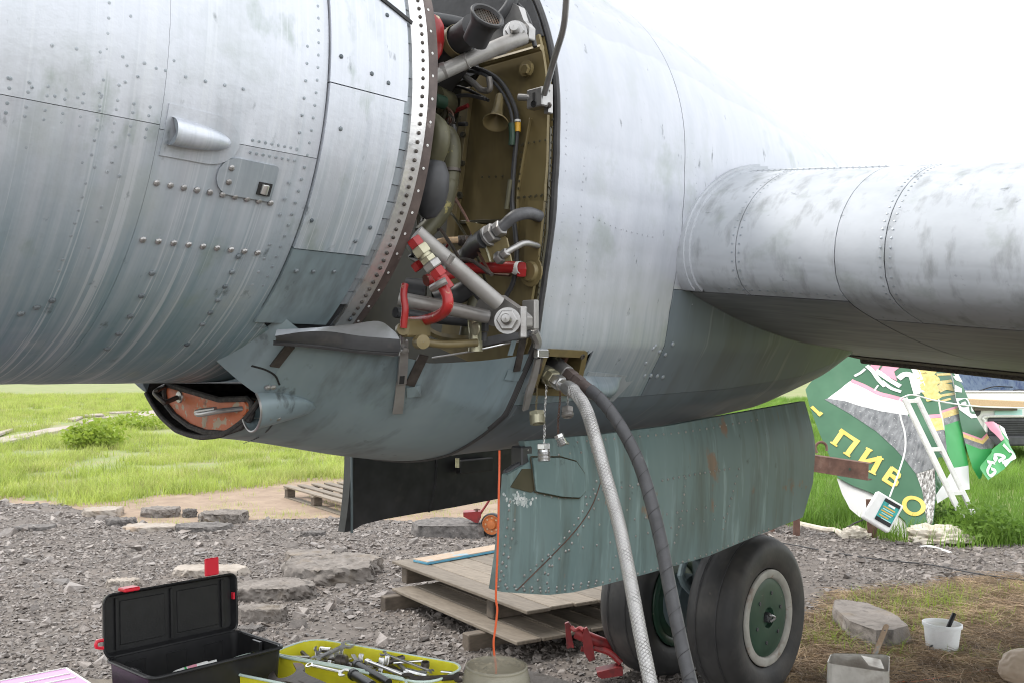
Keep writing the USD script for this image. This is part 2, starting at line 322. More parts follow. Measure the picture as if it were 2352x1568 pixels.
M('hub_white', [(.3, (.25, .24, .21)), (.7, (.38, .365, .325))], 12, .5, 0, None, .08, 40, dirt=[((.16, .09, .05), 14, .56, .72, None, .8)])
M('orange_paint', [(.3, (.40, .085, .025)), (.7, (.50, .125, .04))], 6, .5, 0, None, .2, 40, dirt=[((.32, .27, .19), 11, .545, .565, None, .95), ((.09, .04, .03), 6, .52, .68, None, .75), ((.03, .025, .022), 14, .60, .68, None, .7)])
M('rough_black', [(.35, (.012, .011, .011)), (.7, (.05, .042, .038))], 40, .75, 0, None, .5, 60)
M('wood_grey', [(.3, (.13, .105, .078)), (.7, (.21, .175, .135))], 6, .75, 0, (9, 1.5, 9), .25, 30, rand=.2, dirt=[((.07, .05, .035), 5, .56, .75, (10, 1.5, 4), .7)])
M('wood_dark', [(.3, (.075, .058, .042)), (.7, (.13, .102, .075))], 6, .75, 0, (2, 9, 9), .25, 30, rand=.15, dirt=[((.035, .026, .02), 5, .55, .72, None, .8)])
M('wood_pale', [(.3, (.27, .19, .125)), (.7, (.38, .285, .20))], 7, .6, 0, (3, 12, 8), .15, 40, dirt=[((.12, .28, .38), 5, .60, .66, None, .8)])
M('wood_blue', [(.3, (.05, .20, .30)), (.7, (.09, .30, .42))], 9, .5, 0, None, .1, 40, dirt=[((.4, .3, .2), 9, .64, .70, None, .8)])
M('wood_tan', [(.3, (.48, .32, .18)), (.7, (.58, .42, .26))], 6, .65, 0, (2, 12, 8), .1, 40)
M('black_plastic', [(.3, (.006, .006, .0065)), (.7, (.010, .010, .0105))], 30, .33, 0, None, .05, 140, spec=.35)
M('red_plastic', [(0, (.55, .012, .03))], 9, .35)
M('yellow_plastic', [(.3, (.56, .52, .02)), (.7, (.66, .61, .04))], 5, .42, 0, None, .04, 30, dirt=[((.16, .14, .05), 22, .66, .74, None, .7), ((.40, .35, .04), 4, .5, .75, None, .6)])
M('pale_rim', [(.3, (.42, .52, .47)), (.7, (.5, .6, .54))], 9, .45)
M('pink_plastic', [(.3, (.45, .16, .42)), (.7, (.52, .21, .49))], 5, .3, 0, coat=.3)
M('tin', [(.3, (.44, .42, .38)), (.7, (.62, .60, .55))], 9, .38, .55, None, .25, 12, dirt=[((.16, .12, .08), 6, .52, .72, None, .7)])
M('amber', [(.3, (.16, .06, .012)), (.7, (.34, .17, .04))], 22, .12, 0, None, .2, 30, coat=.5)
M('concrete', [(.3, (.13, .114, .10)), (.7, (.22, .195, .175))], 9, .85, 0, None, .5, 60, dirt=[((.06, .053, .048), 12, .54, .68, None, .8), ((.25, .19, .12), 3, .56, .75, None, .5)])
M('concrete_dark', [(.3, (.07, .064, .06)), (.7, (.17, .155, .145))], 14, .85, 0, None, .6, 60, dirt=[((.045, .04, .038), 16, .52, .66, None, .8), ((.4, .385, .36), 18, .66, .72, None, .7)])
M('concrete_pale', [(.3, (.24, .205, .17)), (.7, (.36, .32, .28))], 5, .85, 0, None, .3, 40, dirt=[((.34, .24, .15), 4, .52, .7, None, .6)])
M('gravel_stone', [(.3, (.12, .103, .092)), (.7, (.21, .184, .166))], 30, .45, 0, None, .3, 120, rand=.42, spec=.4)
M('gravel_base', [(.3, (.075, .063, .054)), (.7, (.135, .115, .10))], 20, .85, 0, None, .8, 50, dirt=[((.15, .12, .10), 2.5, .52, .7, None, .6)])
M('soil', [(.3, (.20, .14, .098)), (.7, (.30, .225, .16))], 3, .9, 0, None, .4, 30, dirt=[((.15, .105, .07), 14, .56, .7, None, .7)])
M('straw_soil', [(.3, (.055, .038, .027)), (.7, (.10, .07, .048))], 9, .9, 0, None, .5, 40)
M('ground', [(.3, (.13, .17, .045)), (.5, (.19, .22, .075)), (.72, (.25, .21, .125))], .8, .9, 0, None, .4, 12)
M('grass', [(.25, (.22, .29, .05)), (.5, (.33, .40, .085)), (.75, (.43, .47, .15))], .7, .55, 0, rand=.3, trans=.42, spec=.25)
M('grass_dry', [(.25, (.30, .33, .10)), (.7, (.45, .44, .18))], .7, .6, 0, rand=.3, trans=.4, spec=.2)
M('grass_right', [(.25, (.10, .20, .03)), (.7, (.18, .30, .05))], .7, .55, 0, rand=.3, trans=.42, spec=.25)
M('weed', [(.25, (.24, .37, .035)), (.7, (.42, .52, .09))], 5, .5, 0, trans=.42, spec=.3, island=.25)
M('straw', [(.3, (.15, .095, .055)), (.7, (.36, .27, .165))], 5, .7, 0, rand=.45)
M('orange_cord', [(0, (.62, .10, .03))], 9, .45)
M('banner_green', [(.3, (.030, .105, .052)), (.7, (.06, .16, .085))], 1.5, .38, 0, None, .15, 4, spec=.5)
M('banner_bright', [(.3, (.025, .26, .055)), (.7, (.05, .34, .10))], 2.0, .4, 0, None, .1, 5)
M('banner_grey', [(.3, (.075, .08, .085)), (.7, (.26, .265, .27))], 8, .45, 0, (1, 3, 1), 0, 9, dirt=[((.62, .62, .6), 45, .63, .68, None, .9)])
M('banner_feather', [(.40, (.10, .09, .08)), (.5, (.32, .31, .29)), (.62, (.7, .68, .66))], 16, .45, 0, (1.5, 4, 1))
M('banner_white', [(.3, (.70, .70, .68)), (.7, (.78, .77, .76))], 3, .4, 0)
M('banner_pink', [(.3, (.60, .22, .30)), (.7, (.68, .34, .40))], 3, .4, 0)
M('banner_gold', [(.3, (.52, .38, .10)), (.7, (.68, .55, .24))], 24, .4, 0)
M('banner_yellow', [(.3, (.66, .46, .08)), (.7, (.76, .58, .15))], 7, .4, 0)
M('banner_back', [(.3, (.50, .49, .47)), (.7, (.62, .61, .59))], 3, .5, 0, None, .1, 8)
M('ladder_white', [(.3, (.62, .61, .58)), (.7, (.74, .73, .70))], 14, .5, 0, (1, 1, 1), .2, 40, dirt=[((.26, .22, .18), 20, .66, .72, None, .7)])
M('rust', [(.3, (.075, .038, .028)), (.7, (.16, .085, .06))], 9, .7, .2, None, .2, 50, dirt=[((.22, .15, .12), 6, .56, .7, None, .6)])
M('van_white', [(.3, (.66, .65, .62)), (.7, (.73, .72, .69))], 2, .35, 0, coat=.3)
M('van_blue', [(0, (.10, .42, .62))], 3, .4)
M('painted_sky_reflection', [(.35, (.10, .16, .34)), (.5, (.34, .40, .52)), (.7, (.50, .55, .62))], 3, .3, 0, (4, 4, .1))  # streaky blue tones stand in for sky reflected in the windscreen
M('mint', [(0, (.38, .62, .58))], 3, .4)
M('screen_teal', [(.4, (.01, .20, .19)), (.6, (.03, .32, .29))], 30, .3)
M('cloth', [(.3, (.46, .41, .33)), (.7, (.62, .57, .49))], 10, .8, 0, None, .2, 40, dirt=[((.25, .18, .13), 9, .55, .7, None, .6)])
M('beige', [(.3, (.34, .26, .19)), (.7, (.44, .35, .26))], 9, .6, 0, None, .1, 40)
M('trolley_orange', [(.3, (.42, .12, .03)), (.7, (.52, .17, .05))], 9, .5, 0, dirt=[((.14, .06, .03), 12, .55, .7, None, .7)])
# braided steel: two crossing waves along the hose are too fine to pick apart
LOOK['braid'] = usdkit.material(stage, '/World/Looks/braid', {
    'g': ('geometry', {}), 'v': ('voronoi_texture', {'scale': 520.0}), 'r': ('rgb_ramp', {'ramp': [(0.1, (.62, .61, .59)), (.5, (.46, .45, .44)), (.9, (.24, .235, .23))]}),
    'b': ('bump', {'strength': .35, 'distance': .002, 'invert': True}), 'p': ('principled_bsdf', {'metallic': .7, 'roughness': .42})},
    [('g.position', 'v.vector'), ('v.distance', 'r.fac'), ('r.color', 'p.base_color'), ('v.distance', 'b.height'), ('b.normal', 'p.normal')], surface='p.BSDF')
def clear(name, col, fac, rough=.15):
    LOOK[name] = usdkit.material(stage, '/World/Looks/' + name, {
        't': ('transparent_bsdf', {'color': col}), 'p': ('principled_bsdf', {'base_color': col, 'roughness': rough}), 'm': ('mix_closure', {'fac': fac})},
        [('t.BSDF', 'm.closure1'), ('p.BSDF', 'm.closure2')], surface='m.closure')
clear('bucket_plastic', (.84, .85, .85), .48, .3)
clear('jar_plastic', (.62, .60, .52), .13, .12)
LOOK['glass'] = usdkit.material(stage, '/World/Looks/glass', {
    'f': ('fresnel', {'IOR': 1.6}), 't': ('transparent_bsdf', {'color': (.62, .70, .75)}), 'g': ('glossy_bsdf', {'color': (.9, .93, 1), 'roughness': .04}), 'm': ('mix_closure', {}), },
    [('f.fac', 'm.fac'), ('t.BSDF', 'm.closure1'), ('g.BSDF', 'm.closure2')], surface='m.closure')

# ------------------------------------------------------------------ ground
def poly_g(pts, z):
    return [gz(x, y)[:2] for x, y in pts]
def noisy(poly, amp, seed, step=.25):
    q = sg.Polygon(poly).segmentize(step); P = np.array(q.exterior.coords)[:-1]
    n = meshkit.fbm(np.c_[P * 1.7, np.zeros(len(P))], 4, seed) - .5
    m = meshkit.fbm(np.c_[P * 1.7 + 50, np.zeros(len(P))], 4, seed + 3) - .5
    return sg.Polygon(P + amp * np.stack([n, m], 1) * 2).buffer(0)
def sheet(name, poly, z, mat, step=.5, amp=0.0, kind='structure'):
    if poly.geom_type != 'Polygon': poly = max(poly.geoms, key=lambda q: q.area)
    p, f = tri2d(poly, step)
    v = np.c_[p, np.full(len(p), z)]
    if amp:
        d = np.clip(shapely.distance(shapely.boundary(poly), shapely.points(p)) / .5, 0, 1)
        v[:, 2] += amp * d * (meshkit.fbm(np.c_[p * 1.1, np.zeros(len(p))], 4, 5))
    return solo(name, (v, f), mat, kind=kind, smooth=True)
sheet('ground', sg.box(-250, -60, 250, 400), 0, 'ground', 40)
GRAVEL = noisy(poly_g([(-900, 1130), (0, 1150), (150, 1160), (300, 1205), (450, 1218), (600, 1196), (800, 1185), (950, 1200), (1080, 1232), (1300, 1200), (1800, 1200), (1920, 1216), (2050, 1240), (2200, 1258), (2352, 1250), (2900, 1235), (2900, 1345), (2352, 1338), (2150, 1366), (1950, 1385), (1860, 1440), (1750, 1600), (1500, 2600), (-900, 2600)], 0), .25, 3)
SOIL = noisy(poly_g([(-900, 1120), (0, 1137), (180, 1158), (330, 1148), (460, 1128), (600, 1108), (830, 1090), (1150, 1118), (1500, 1120), (1700, 1150), (1800, 1210), (1100, 1300), (300, 1300), (-900, 1300)], 0), .35, 8)
STRAW = noisy(poly_g([(2900, 1338), (2352, 1332), (2150, 1358), (1950, 1378), (1860, 1430), (1760, 1590), (1500, 2600), (2900, 2600)], 0), .2, 6)
sheet('gravel_yard', noisy([(-16, -26), (13, -26), (13, 3.6), (4, 4.2), (-4, 4.6), (-16, 6)], .5, 4, 1.0), .004, 'gravel_base', 1.0)
sheet('soil', SOIL, .006, 'soil', .5)
sheet('straw_ground', STRAW, .008, 'straw_soil', .3, .02)
sheet('gravel_bed', GRAVEL, .012, 'gravel_base', .2, .035)

# ------------------------------------------------------------------ the aircraft's body
T_D = np.array([-90, -72.8, -57.6, -50.8, -45, -39, -33.3, -27.5, -16.2, -6, 0, 90.])
R_D = np.array([1.235, 1.245, 1.225, 1.163, 1.126, 1.056, 1.009, .974, .924, .902, .9, .9])
T_M = np.array([-90, -82, -75, -70, -65, -60, -55, -48, -40, -20, 0, 90.])
R_M = np.array([1.105, 1.10, 1.075, 1.045, 1.01, .985, .965, .94, .92, .905, .9, .9])
tw = lambda s: np.interp(s, [2.52, 3.4, 4.3, 5.3, 6.2, 7.0, 7.6], [.90, .885, .83, .70, .52, .26, .04])
tt = lambda s: np.interp(s, [2.52, 3.4, 4.3, 5.3, 6.2, 7.0, 7.6], [.90, .84, .72, .60, .50, .36, .15])
tb = lambda s: np.interp(s, [2.52, 4.0, 4.9, 5.6, 6.2, 7.0, 7.6], [1.235, 1.19, 1.12, .99, .82, .45, .15])
class Surf:
    def __init__(self, kind): self.kind = kind
    def r(self, s, th):
        d = np.degrees(th)
        if self.kind == 'cowl': return .9 + np.interp(d, [-90, -60, 0, 90], [.02, .012, 0, 0]) + 0 * s - np.clip(.55 - s, 0, 2) ** 2 * .10
        if self.kind == 'low':
            k = np.clip((s - 1.7) / .82, 0, 1); k = k * k * (3 - 2 * k) * .5 + k * .5
            return np.interp(d, T_M, R_M) * (1 - k) + np.interp(d, T_D, R_D) * k
        return np.interp(d, T_D, R_D)
    def sc(self, s, up):
        if self.kind != 'aft': return 1.0, 1.0
        return tw(s) / .9, np.where(up, tt(s) / .9, tb(s) / 1.235)
    def uz(self, s, th, off=0.0):
        th = np.asarray(th, float); s = np.asarray(s, float)
        ab = np.arctan2(np.sin(th), abs(np.cos(th))); r = self.r(s, ab) + off
        wu, wz = self.sc(s, np.sin(th) >= 0)
        return r * np.cos(th) * wu, r * np.sin(th) * wz
    def pt(self, s, th, off=0.0):
        u, z = self.uz(s, th, off); s = np.broadcast_to(s, np.shape(u))
        return s[..., None] * A + (UC + u)[..., None] * O + (ZC + z)[..., None] * Z
    def F(self, P):
        s = P @ A; u = P @ O - UC; z = P[2] - ZC
        wu, wz = self.sc(s, z >= 0); u = u / wu; z = z / wz
        return math.hypot(u, z) - float(self.r(s, math.atan2(z, abs(u))))
    def hit(self, x, y, lo=1.0, hi=9.0):
        d = ray(x, y); d = d / d[1]; last = None
        for t in np.arange(lo, hi, .02):
            if self.F(EYEP + d * t) < 0:
                a_, b_ = t - .02, t
                for _ in range(18):
                    m = (a_ + b_) / 2
                    if self.F(EYEP + d * m) < 0: b_ = m
                    else: a_ = m
                return EYEP + d * b_
        return EYEP + d * 3.0
    def nrm(self, P):
        e = 1e-3; g = np.array([self.F(P + e * k) - self.F(P - e * k) for k in np.eye(3)]); return g / np.linalg.norm(g)
    def st(self, P):
        s = P @ A; u = P @ O - UC; z = P[2] - ZC; wu, wz = self.sc(s, z >= 0); return s, math.atan2(z / wz, u / wu)
COWL, LOW, AFT = Surf('cowl'), Surf('low'), Surf('aft')
D2R = math.pi / 180
def patch(S, s0, s1, t0, t1, off=0.0, ds=.06, dt=2.5, hole=None, depth=.007, bow=0.0):
    """a skin panel between stations s0..s1 (numbers or functions of the angle) and angles t0..t1 in degrees, with a turned-in edge"""
    nt = max(3, int(abs(t1 - t0) / dt) + 1); th = np.linspace(t0, t1, nt) * D2R
    f0 = s0 if callable(s0) else (lambda t: s0); f1 = s1 if callable(s1) else (lambda t: s1)
    w = np.mean([abs(f1(t) - f0(t)) for t in th]); ns = max(3, int(w / ds) + 1)
    k = np.linspace(0, 1, ns)
    SS = np.array([f0(t) + (f1(t) - f0(t)) * k for t in th]); TH = np.repeat(th[:, None], ns, 1)
    dent = (meshkit.fbm(np.stack([SS * 2.2, TH * 2.2, 0 * SS], -1), 3, 11) - .5) * .009 + (meshkit.fbm(np.stack([SS * 7, TH * 6, 0 * SS], -1), 2, 17) - .5) * .0035
    edge = np.minimum(np.minimum(k, 1 - k)[None, :] * w, np.minimum(np.arange(nt), np.arange(nt)[::-1])[:, None] * dt * D2R * .9)
    offs = off + dent * np.clip(edge / .05, 0, 1)
    P = S.pt(SS, TH, offs); m = grid(P); f = m.faces
    if hole:
        c = np.stack([SS.ravel(), TH.ravel() / D2R], 1)[f].mean(1)
        f = f[~((c[:, 0] > hole[0]) & (c[:, 0] < hole[1]) & (c[:, 1] > hole[2]) & (c[:, 1] < hole[3]))]
    e = np.vstack([f[:, [0, 1]], f[:, [1, 2]], f[:, [2, 0]]]); key = set(map(tuple, e)); bd = [(i, j) for i, j in key if (j, i) not in key]
    Q = S.pt(SS, TH, offs - depth).reshape(-1, 3); v = P.reshape(-1, 3)
    wv = np.array([[v[i], v[j], Q[j], Q[i]] for i, j in sorted(bd)]).reshape(-1, 3); n = len(bd)
    wf = np.array([[[4 * k_, 4 * k_ + 1, 4 * k_ + 2], [4 * k_, 4 * k_ + 2, 4 * k_ + 3]] for k_ in range(n)]).reshape(-1, 3)
    return cat((v, f), (wv, wf))
def row(S, pts, n, r, off=0.0, jit=.0):
    P = spline([S.hit(*p) for p in pts], 12); d = np.r_[0, np.cumsum(np.linalg.norm(np.diff(P, axis=0), axis=1))]
    ms = []
    for q in np.linspace(0, d[-1], n):
        c = np.array([np.interp(q, d, P[:, k]) for k in range(3)]); nn = S.nrm(c)
        c = c - nn * S.F(c) ; ms.append(dome_rivet(c + nn * off, nn, r * (1 + jit * rng.uniform(-1, 1))))
    return ms
def ring_row(S, s, t0, t1, n, r, off=0.0, skip=.0):
    ms = []
    for t in np.linspace(t0, t1, n) * D2R:
        if rng.random() < skip: continue
        ss = s(t) if callable(s) else s
        c = S.pt(np.array(ss), np.array(t)); nn = S.nrm(c); ms.append(dome_rivet(c + nn * off, nn, r))
    return ms
def line_row(S, th, s0, s1, n, r, off=0.0, skip=0.0):
    ms = []
    for s in np.linspace(s0, s1, n):
        if rng.random() < skip: continue
        c = S.pt(np.array(s), np.array(th * D2R)); nn = S.nrm(c); ms.append(dome_rivet(c + nn * off, nn, r))
    return ms
def ribbon(S, pts, w, off=0.0, th=.006, n=8):
    """a flat strap lying on the surface along pixels-measured points; w: width in metres (number or list)"""
    P = spline([S.hit(*p) for p in pts], n); W = np.interp(np.linspace(0, 1, len(P)), np.linspace(0, 1, len(np.atleast_1d(w))), np.atleast_1d(w))
    T = np.gradient(P, axis=0); G = []
    for p, t, ww in zip(P, T, W):
        nn = S.nrm(p); c = np.cross(nn, t); c /= np.linalg.norm(c); G.append([p + c * ww / 2 + nn * off, p + c * ww / 2 + nn * (off + th), p - c * ww / 2 + nn * (off + th), p - c * ww / 2 + nn * off])
    G = np.array(G); m = [grid(G, closed_v=True)]
    for k in (0, -1): m.append((G[k], np.array([[0, 1, 2], [0, 2, 3]])))
    return cat(*m)

AC = thing('aircraft', 'silver propeller aircraft nacelle with opened engine bay, wing, teal gear doors and twin wheels', 'aircraft', NP(2.5, 0, -ZC))
# engine cowling: an inner skin, its outer panels, the flaps behind them
cow = part(AC, 'engine_cowling', cat(grid(COWL.pt(np.linspace(-.35, 1.86, 30)[None, :] + np.zeros((91, 1)), np.linspace(-180, 180, 91)[:, None] * D2R + np.zeros((1, 30)), -.011))), 'dark_metal', True)
tA = [COWL.st(COWL.hit(*p))[1] / D2R for p in ((100, 232), (360, 290), (560, 326), (715, 370))]
seam = float(np.mean(tA[:2])); seam2 = float(np.mean(tA[2:]))
sM = COWL.st(COWL.hit(365, 300))[0]
sA = lambda t: 1.567 + (.19 * np.clip((-t / D2R - 50) / 12, 0, 1) ** 1.5)
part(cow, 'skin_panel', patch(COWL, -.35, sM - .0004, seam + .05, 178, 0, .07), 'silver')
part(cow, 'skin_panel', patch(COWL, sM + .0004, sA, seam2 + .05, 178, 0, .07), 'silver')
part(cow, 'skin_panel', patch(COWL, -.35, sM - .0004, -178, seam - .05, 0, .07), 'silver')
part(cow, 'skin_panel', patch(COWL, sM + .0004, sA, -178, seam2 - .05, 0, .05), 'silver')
rv = []
for dt_ in (1.0, 2.3): rv += line_row(COWL, seam + dt_, .35, sM - .03, 20, .0045, -.0004) + line_row(COWL, seam - dt_, .35, sM - .03, 20, .0045, -.0004)
for dt_ in (1.0,): rv += line_row(COWL, seam2 + dt_, sM + .25, 1.5, 8, .0045) + line_row(COWL, seam2 - dt_, sM + .25, 1.5, 8, .0045)
rv += ring_row(COWL, 1.535, -45, 50, 46, .0045) + ring_row(COWL, 1.50, -45, 50, 34, .0045, skip=.3)
rv += ring_row(COWL, .62, -50, 40, 34, .004, skip=.3) + ring_row(COWL, .97, -45, 5, 24, .004, skip=.3) + ring_row(COWL, 1.02, -45, 0, 20, .004, skip=.4)
rv += row(COWL, [(60, 340), (160, 365), (275, 405)], 8, .0045) + row(COWL, [(120, 105), (280, 130), (420, 175), (560, 205)], 10, .0045) + row(COWL, [(20, 180), (180, 225), (400, 140)], 9, .004)
part(cow, 'rivets', cat(*rv), 'silver_low', kind='stuff')
rv = row(COWL, [(360, 421), (480, 442), (622, 467)], 10, .009) + row(COWL, [(328, 551), (430, 562), (592, 581)], 9, .0095)
part(cow, 'dome_rivets', cat(*rv), 'steel', kind='stuff')
rv = ring_row(COWL, 1.42, -62, -36, 9, .009, skip=.2) + ring_row(COWL, .66, -62, -42, 4, .011) + ring_row(COWL, 1.2, -64, -44, 5, .010, skip=.3) + row(COWL, [(48, 720), (70, 712), (120, 690)], 3, .010)
part(cow, 'screw_heads', cat(*rv), 'screw', kind='stuff')
# blister: a half teardrop open at its front, on a base plate
P0, P1 = COWL.hit(388, 300), COWL.hit(540, 333)
ax = P1 - P0; L = np.linalg.norm(ax); ax /= L; nn = COWL.nrm((P0 + P1) / 2); nn -= ax * (nn @ ax); nn /= np.linalg.norm(nn); bx_ = np.cross(nn, ax)
def onskin(S, p, off):
    q = np.array(p, float)
    for _ in range(4):
        g = S.nrm(q); q = q - g * S.F(q)
    return q + S.nrm(q) * off
wid = np.linalg.norm(COWL.hit(380, 240) - COWL.hit(368, 352)) / 2
G = []
for x in np.linspace(0, 1, 14):
    k = math.sqrt(max(0, 1 - x ** 2.2)); G.append([onskin(COWL, P0 + ax * x * L * .93 + bx_ * wid * .57 * k * math.cos(t), .003 + .042 * k * max(0, math.sin(t)) ** .7) for t in np.linspace(0, math.pi, 15)])
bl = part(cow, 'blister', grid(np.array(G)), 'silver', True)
mouth = np.array(G[0]); part(bl, 'blister_mouth', (np.vstack([mouth + ax * .004, mouth.mean(0) + ax * .004]), np.array([[i, i + 1, 15] for i in range(14)])), 'silver_low')
q = []
for t in np.linspace(0, 1, 24):
    a_ = math.pi * (t - .5); q.append((L * .60 + math.cos(a_) * L * .46, math.sin(a_) * wid * 1.06))
base_poly = [(-.012, -wid * 1.08)] + q + [(-.012, wid * 1.08)]
def skinplate(S, poly, c, e1, e2, off, thick, step=.03):
    p, f = tri2d(sg.Polygon(poly).buffer(0), step); top = np.array([onskin(S, c + x * e1 + y * e2, off) for x, y in p]); bot = np.array([onskin(S, c + x * e1 + y * e2, off - thick) for x, y in p])
    return shell(top, f, bot)
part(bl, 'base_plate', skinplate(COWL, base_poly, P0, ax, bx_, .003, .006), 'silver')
# latch plate below it, round at its front, with a square hole and a roller
c0 = COWL.hit(566, 412); e1 = COWL.hit(632, 425) - COWL.hit(500, 400); lw = np.linalg.norm(e1) / 2; e1 /= 2 * lw; e2 = np.cross(COWL.nrm(c0), e1); lh = np.linalg.norm(COWL.hit(600, 372) - COWL.hit(585, 455)) / 2
pl = sg.box(-lw + lh, -lh, lw, lh).union(sg.Point(-lw + lh, 0).buffer(lh)).buffer(-.01).buffer(.01)
lp = part(cow, 'latch_plate', skinplate(COWL, np.array(pl.exterior.coords), c0, e1, e2, .004, .006), 'silver_low')
hc = COWL.hit(605, 434); hn = COWL.nrm(hc)
part(lp, 'latch_hole', box(hc + hn * .004, [e1, e2, hn], (.020, .017, .0025)), 'black_hole'); part(lp, 'roller', lathe([(.001, -.013), (.010, -.013), (.011, -.011), (.011, .011), (.010, .013), (.001, .013)], hc + hn * .006, e2, 12), 'steel_bright')
part(lp, 'bolts', cat(*[dome_rivet(COWL.hit(*p) + hn * .004, hn, .009) for p in (c1(905, 658), c1(894, 713))]), 'steel', kind='stuff')
# cowl flaps: three plates standing a little proud, then the seal ring and the bright edge strip
tf = [COWL.st(COWL.hit(*p))[1] / D2R for p in ((755, 190), (700, 562), (850, 595), (690, 748), (836, 738))]
sB = 1.842
t1_, t2_ = tf[0], (tf[1] + tf[2]) / 2; t3_ = (tf[3] + tf[4]) / 2
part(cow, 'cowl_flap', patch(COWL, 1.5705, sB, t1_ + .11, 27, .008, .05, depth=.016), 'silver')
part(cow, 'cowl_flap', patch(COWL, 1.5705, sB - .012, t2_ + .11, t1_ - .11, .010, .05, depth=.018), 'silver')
part(cow, 'cowl_flap', patch(COWL, 1.5705, sB - .02, t3_, t2_ - .11, .008, .05, depth=.02), 'teal')
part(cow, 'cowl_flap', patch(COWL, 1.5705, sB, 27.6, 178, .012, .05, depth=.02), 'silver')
part(cow, 'flap_bolts', cat(*[dome_rivet(COWL.hit(*c1(*p)) + COWL.nrm(COWL.hit(*c1(*p))) * .009, COWL.nrm(COWL.hit(*c1(*p))), .0068) for p in ((1157, 1055), (1223, 1058), (1305, 1058), (1330, 225), (1515, 328), (1215, 860), (1445, 888), (1328, 505), (1388, 940), (1510, 65), (1450, 292), (1370, 1242))]), 'screw', kind='stuff')
part(cow, 'flap_gap', ribbon(COWL, [(862, -6), (900, 24), (941, 57)], .012, .009, .004), 'black_hole')
for k in range(22):                                      # the segmented seal in the gap
    t = 24 - k * 3.3
    part(cow, 'seal_segment', patch(COWL, sB - .02, 1.868, t - 3.15, t, -.006 + .003 * (k % 2), .02, 1.2, depth=.01), 'silver_low')
es = part(cow, 'edge_strip', patch(COWL, lambda t: 1.862 - .012 * math.sin(t * 7 + 1) * .4, 1.921, -54, 178, .006, .02, 1.6, depth=.012), 'bright_strip')
part(es, 'rivets', cat(*ring_row(COWL, 1.898, -52, 40, 56, .0062, .008)), 'steel_dark', kind='stuff')
lip = part(cow, 'edge_lip', patch(COWL, 1.922, lambda t: 1.966 + .003 * math.sin(t * 9), -55, 178, -.004, .012, 2, depth=.014), 'brown_strip')
part(lip, 'rivets', cat(*ring_row(COWL, 1.946, -53, 30, 20, .0045, -.003)), 'white_plain', kind='stuff')
for s_, m_ in ((1.35, 'black_hole'),):
    th = np.linspace(0, 2 * math.pi, 60); ringp = NP(s_, 0, 0) + .86 * (np.cos(th)[:, None] * O + np.sin(th)[:, None] * Z)
    part(cow, 'engine_bulkhead', (np.vstack([ringp, NP(s_, 0, 0)]), np.array([[i, i + 1, 60] for i in range(59)])), m_)

# lower cowling with the oil cooler duct
sl0 = 1.70
top_t = lambda s: float(np.interp(s, [1.55, 1.75, 2.0, 2.15, 2.5], [-51.5, -53.5, -53.0, -52.5, -46.5]))
ns, nt = 30, 34
SS = np.linspace(sl0, 2.512, ns)
TH = np.array([np.linspace(top_t(s), -180 - top_t(s), nt * 2) for s in SS]) * D2R
low = part(AC, 'lower_cowling', grid(LOW.pt(SS[:, None] + 0 * TH, TH, 0.0)), 'teal', True)
THf = np.array([np.linspace(-68.5, top_t(s), 12) for s in np.linspace(1.60, sl0, 8)]) * D2R   # the shoulder ahead of the duct mouth, both sides
sF = 1.56 + .10 * np.linspace(0, 1, 12)[None, :]; kF = np.linspace(0, 1, 8)[:, None]
THf = np.array([np.linspace(-68.5, top_t(1.66), 12)] * 8) * D2R
sh = sF + (sl0 + .004 - sF) * kF
tuck = -(LOW.r(sh, THf) - COWL.r(sh, THf) + .008) * np.clip(1 - kF, 0, 1) ** 1.25
part(low, 'shoulder', grid(LOW.pt(sh, THf, tuck)), 'teal', True)
part(low, 'shoulder', grid(LOW.pt(sh, math.pi - THf, tuck)), 'teal', True)
mth = np.linspace(-68.5, -111.5, 30) * D2R
rim = LOW.pt(np.full(30, sl0), mth, 0.0)
part(low, 'duct_rim', tube(list(rim), .009, 8, 2), 'rough_black')
topm = np.array([NP(sl0, x, -.925 - .03 * math.sqrt(max(0, 1 - (x / .37) ** 2)) * 0) for x in np.linspace(.355, -.355, 30)])
dG = np.array([[rim[i] * (1 - k) + topm[i] * k for k in np.linspace(0, 1, 6)] for i in range(30)])
inner = [np.vstack([rim, topm[::-1]]) + A * d for d in (0, .25, .5)]
part(low, 'duct', grid(np.array(inner), closed_v=True), 'rough_black')
part(low, 'duct_back', (np.vstack([inner[2], inner[2].mean(0)]), np.array([[i, (i + 1) % 60, 60] for i in range(60)])), 'black_hole')
part(low, 'seam_line', ribbon(LOW, [cD(1310, 60), cD(1480, 110), cD(1590, 180), cD(1640, 285)], .006, .0005, .002), 'black_hole')
part(low, 'seam_line', ribbon(LOW, [cD(1585, 705), cD(1500, 820), cD(1390, 900), cD(1220, 970)], .004, .0005, .002), 'dark_metal')
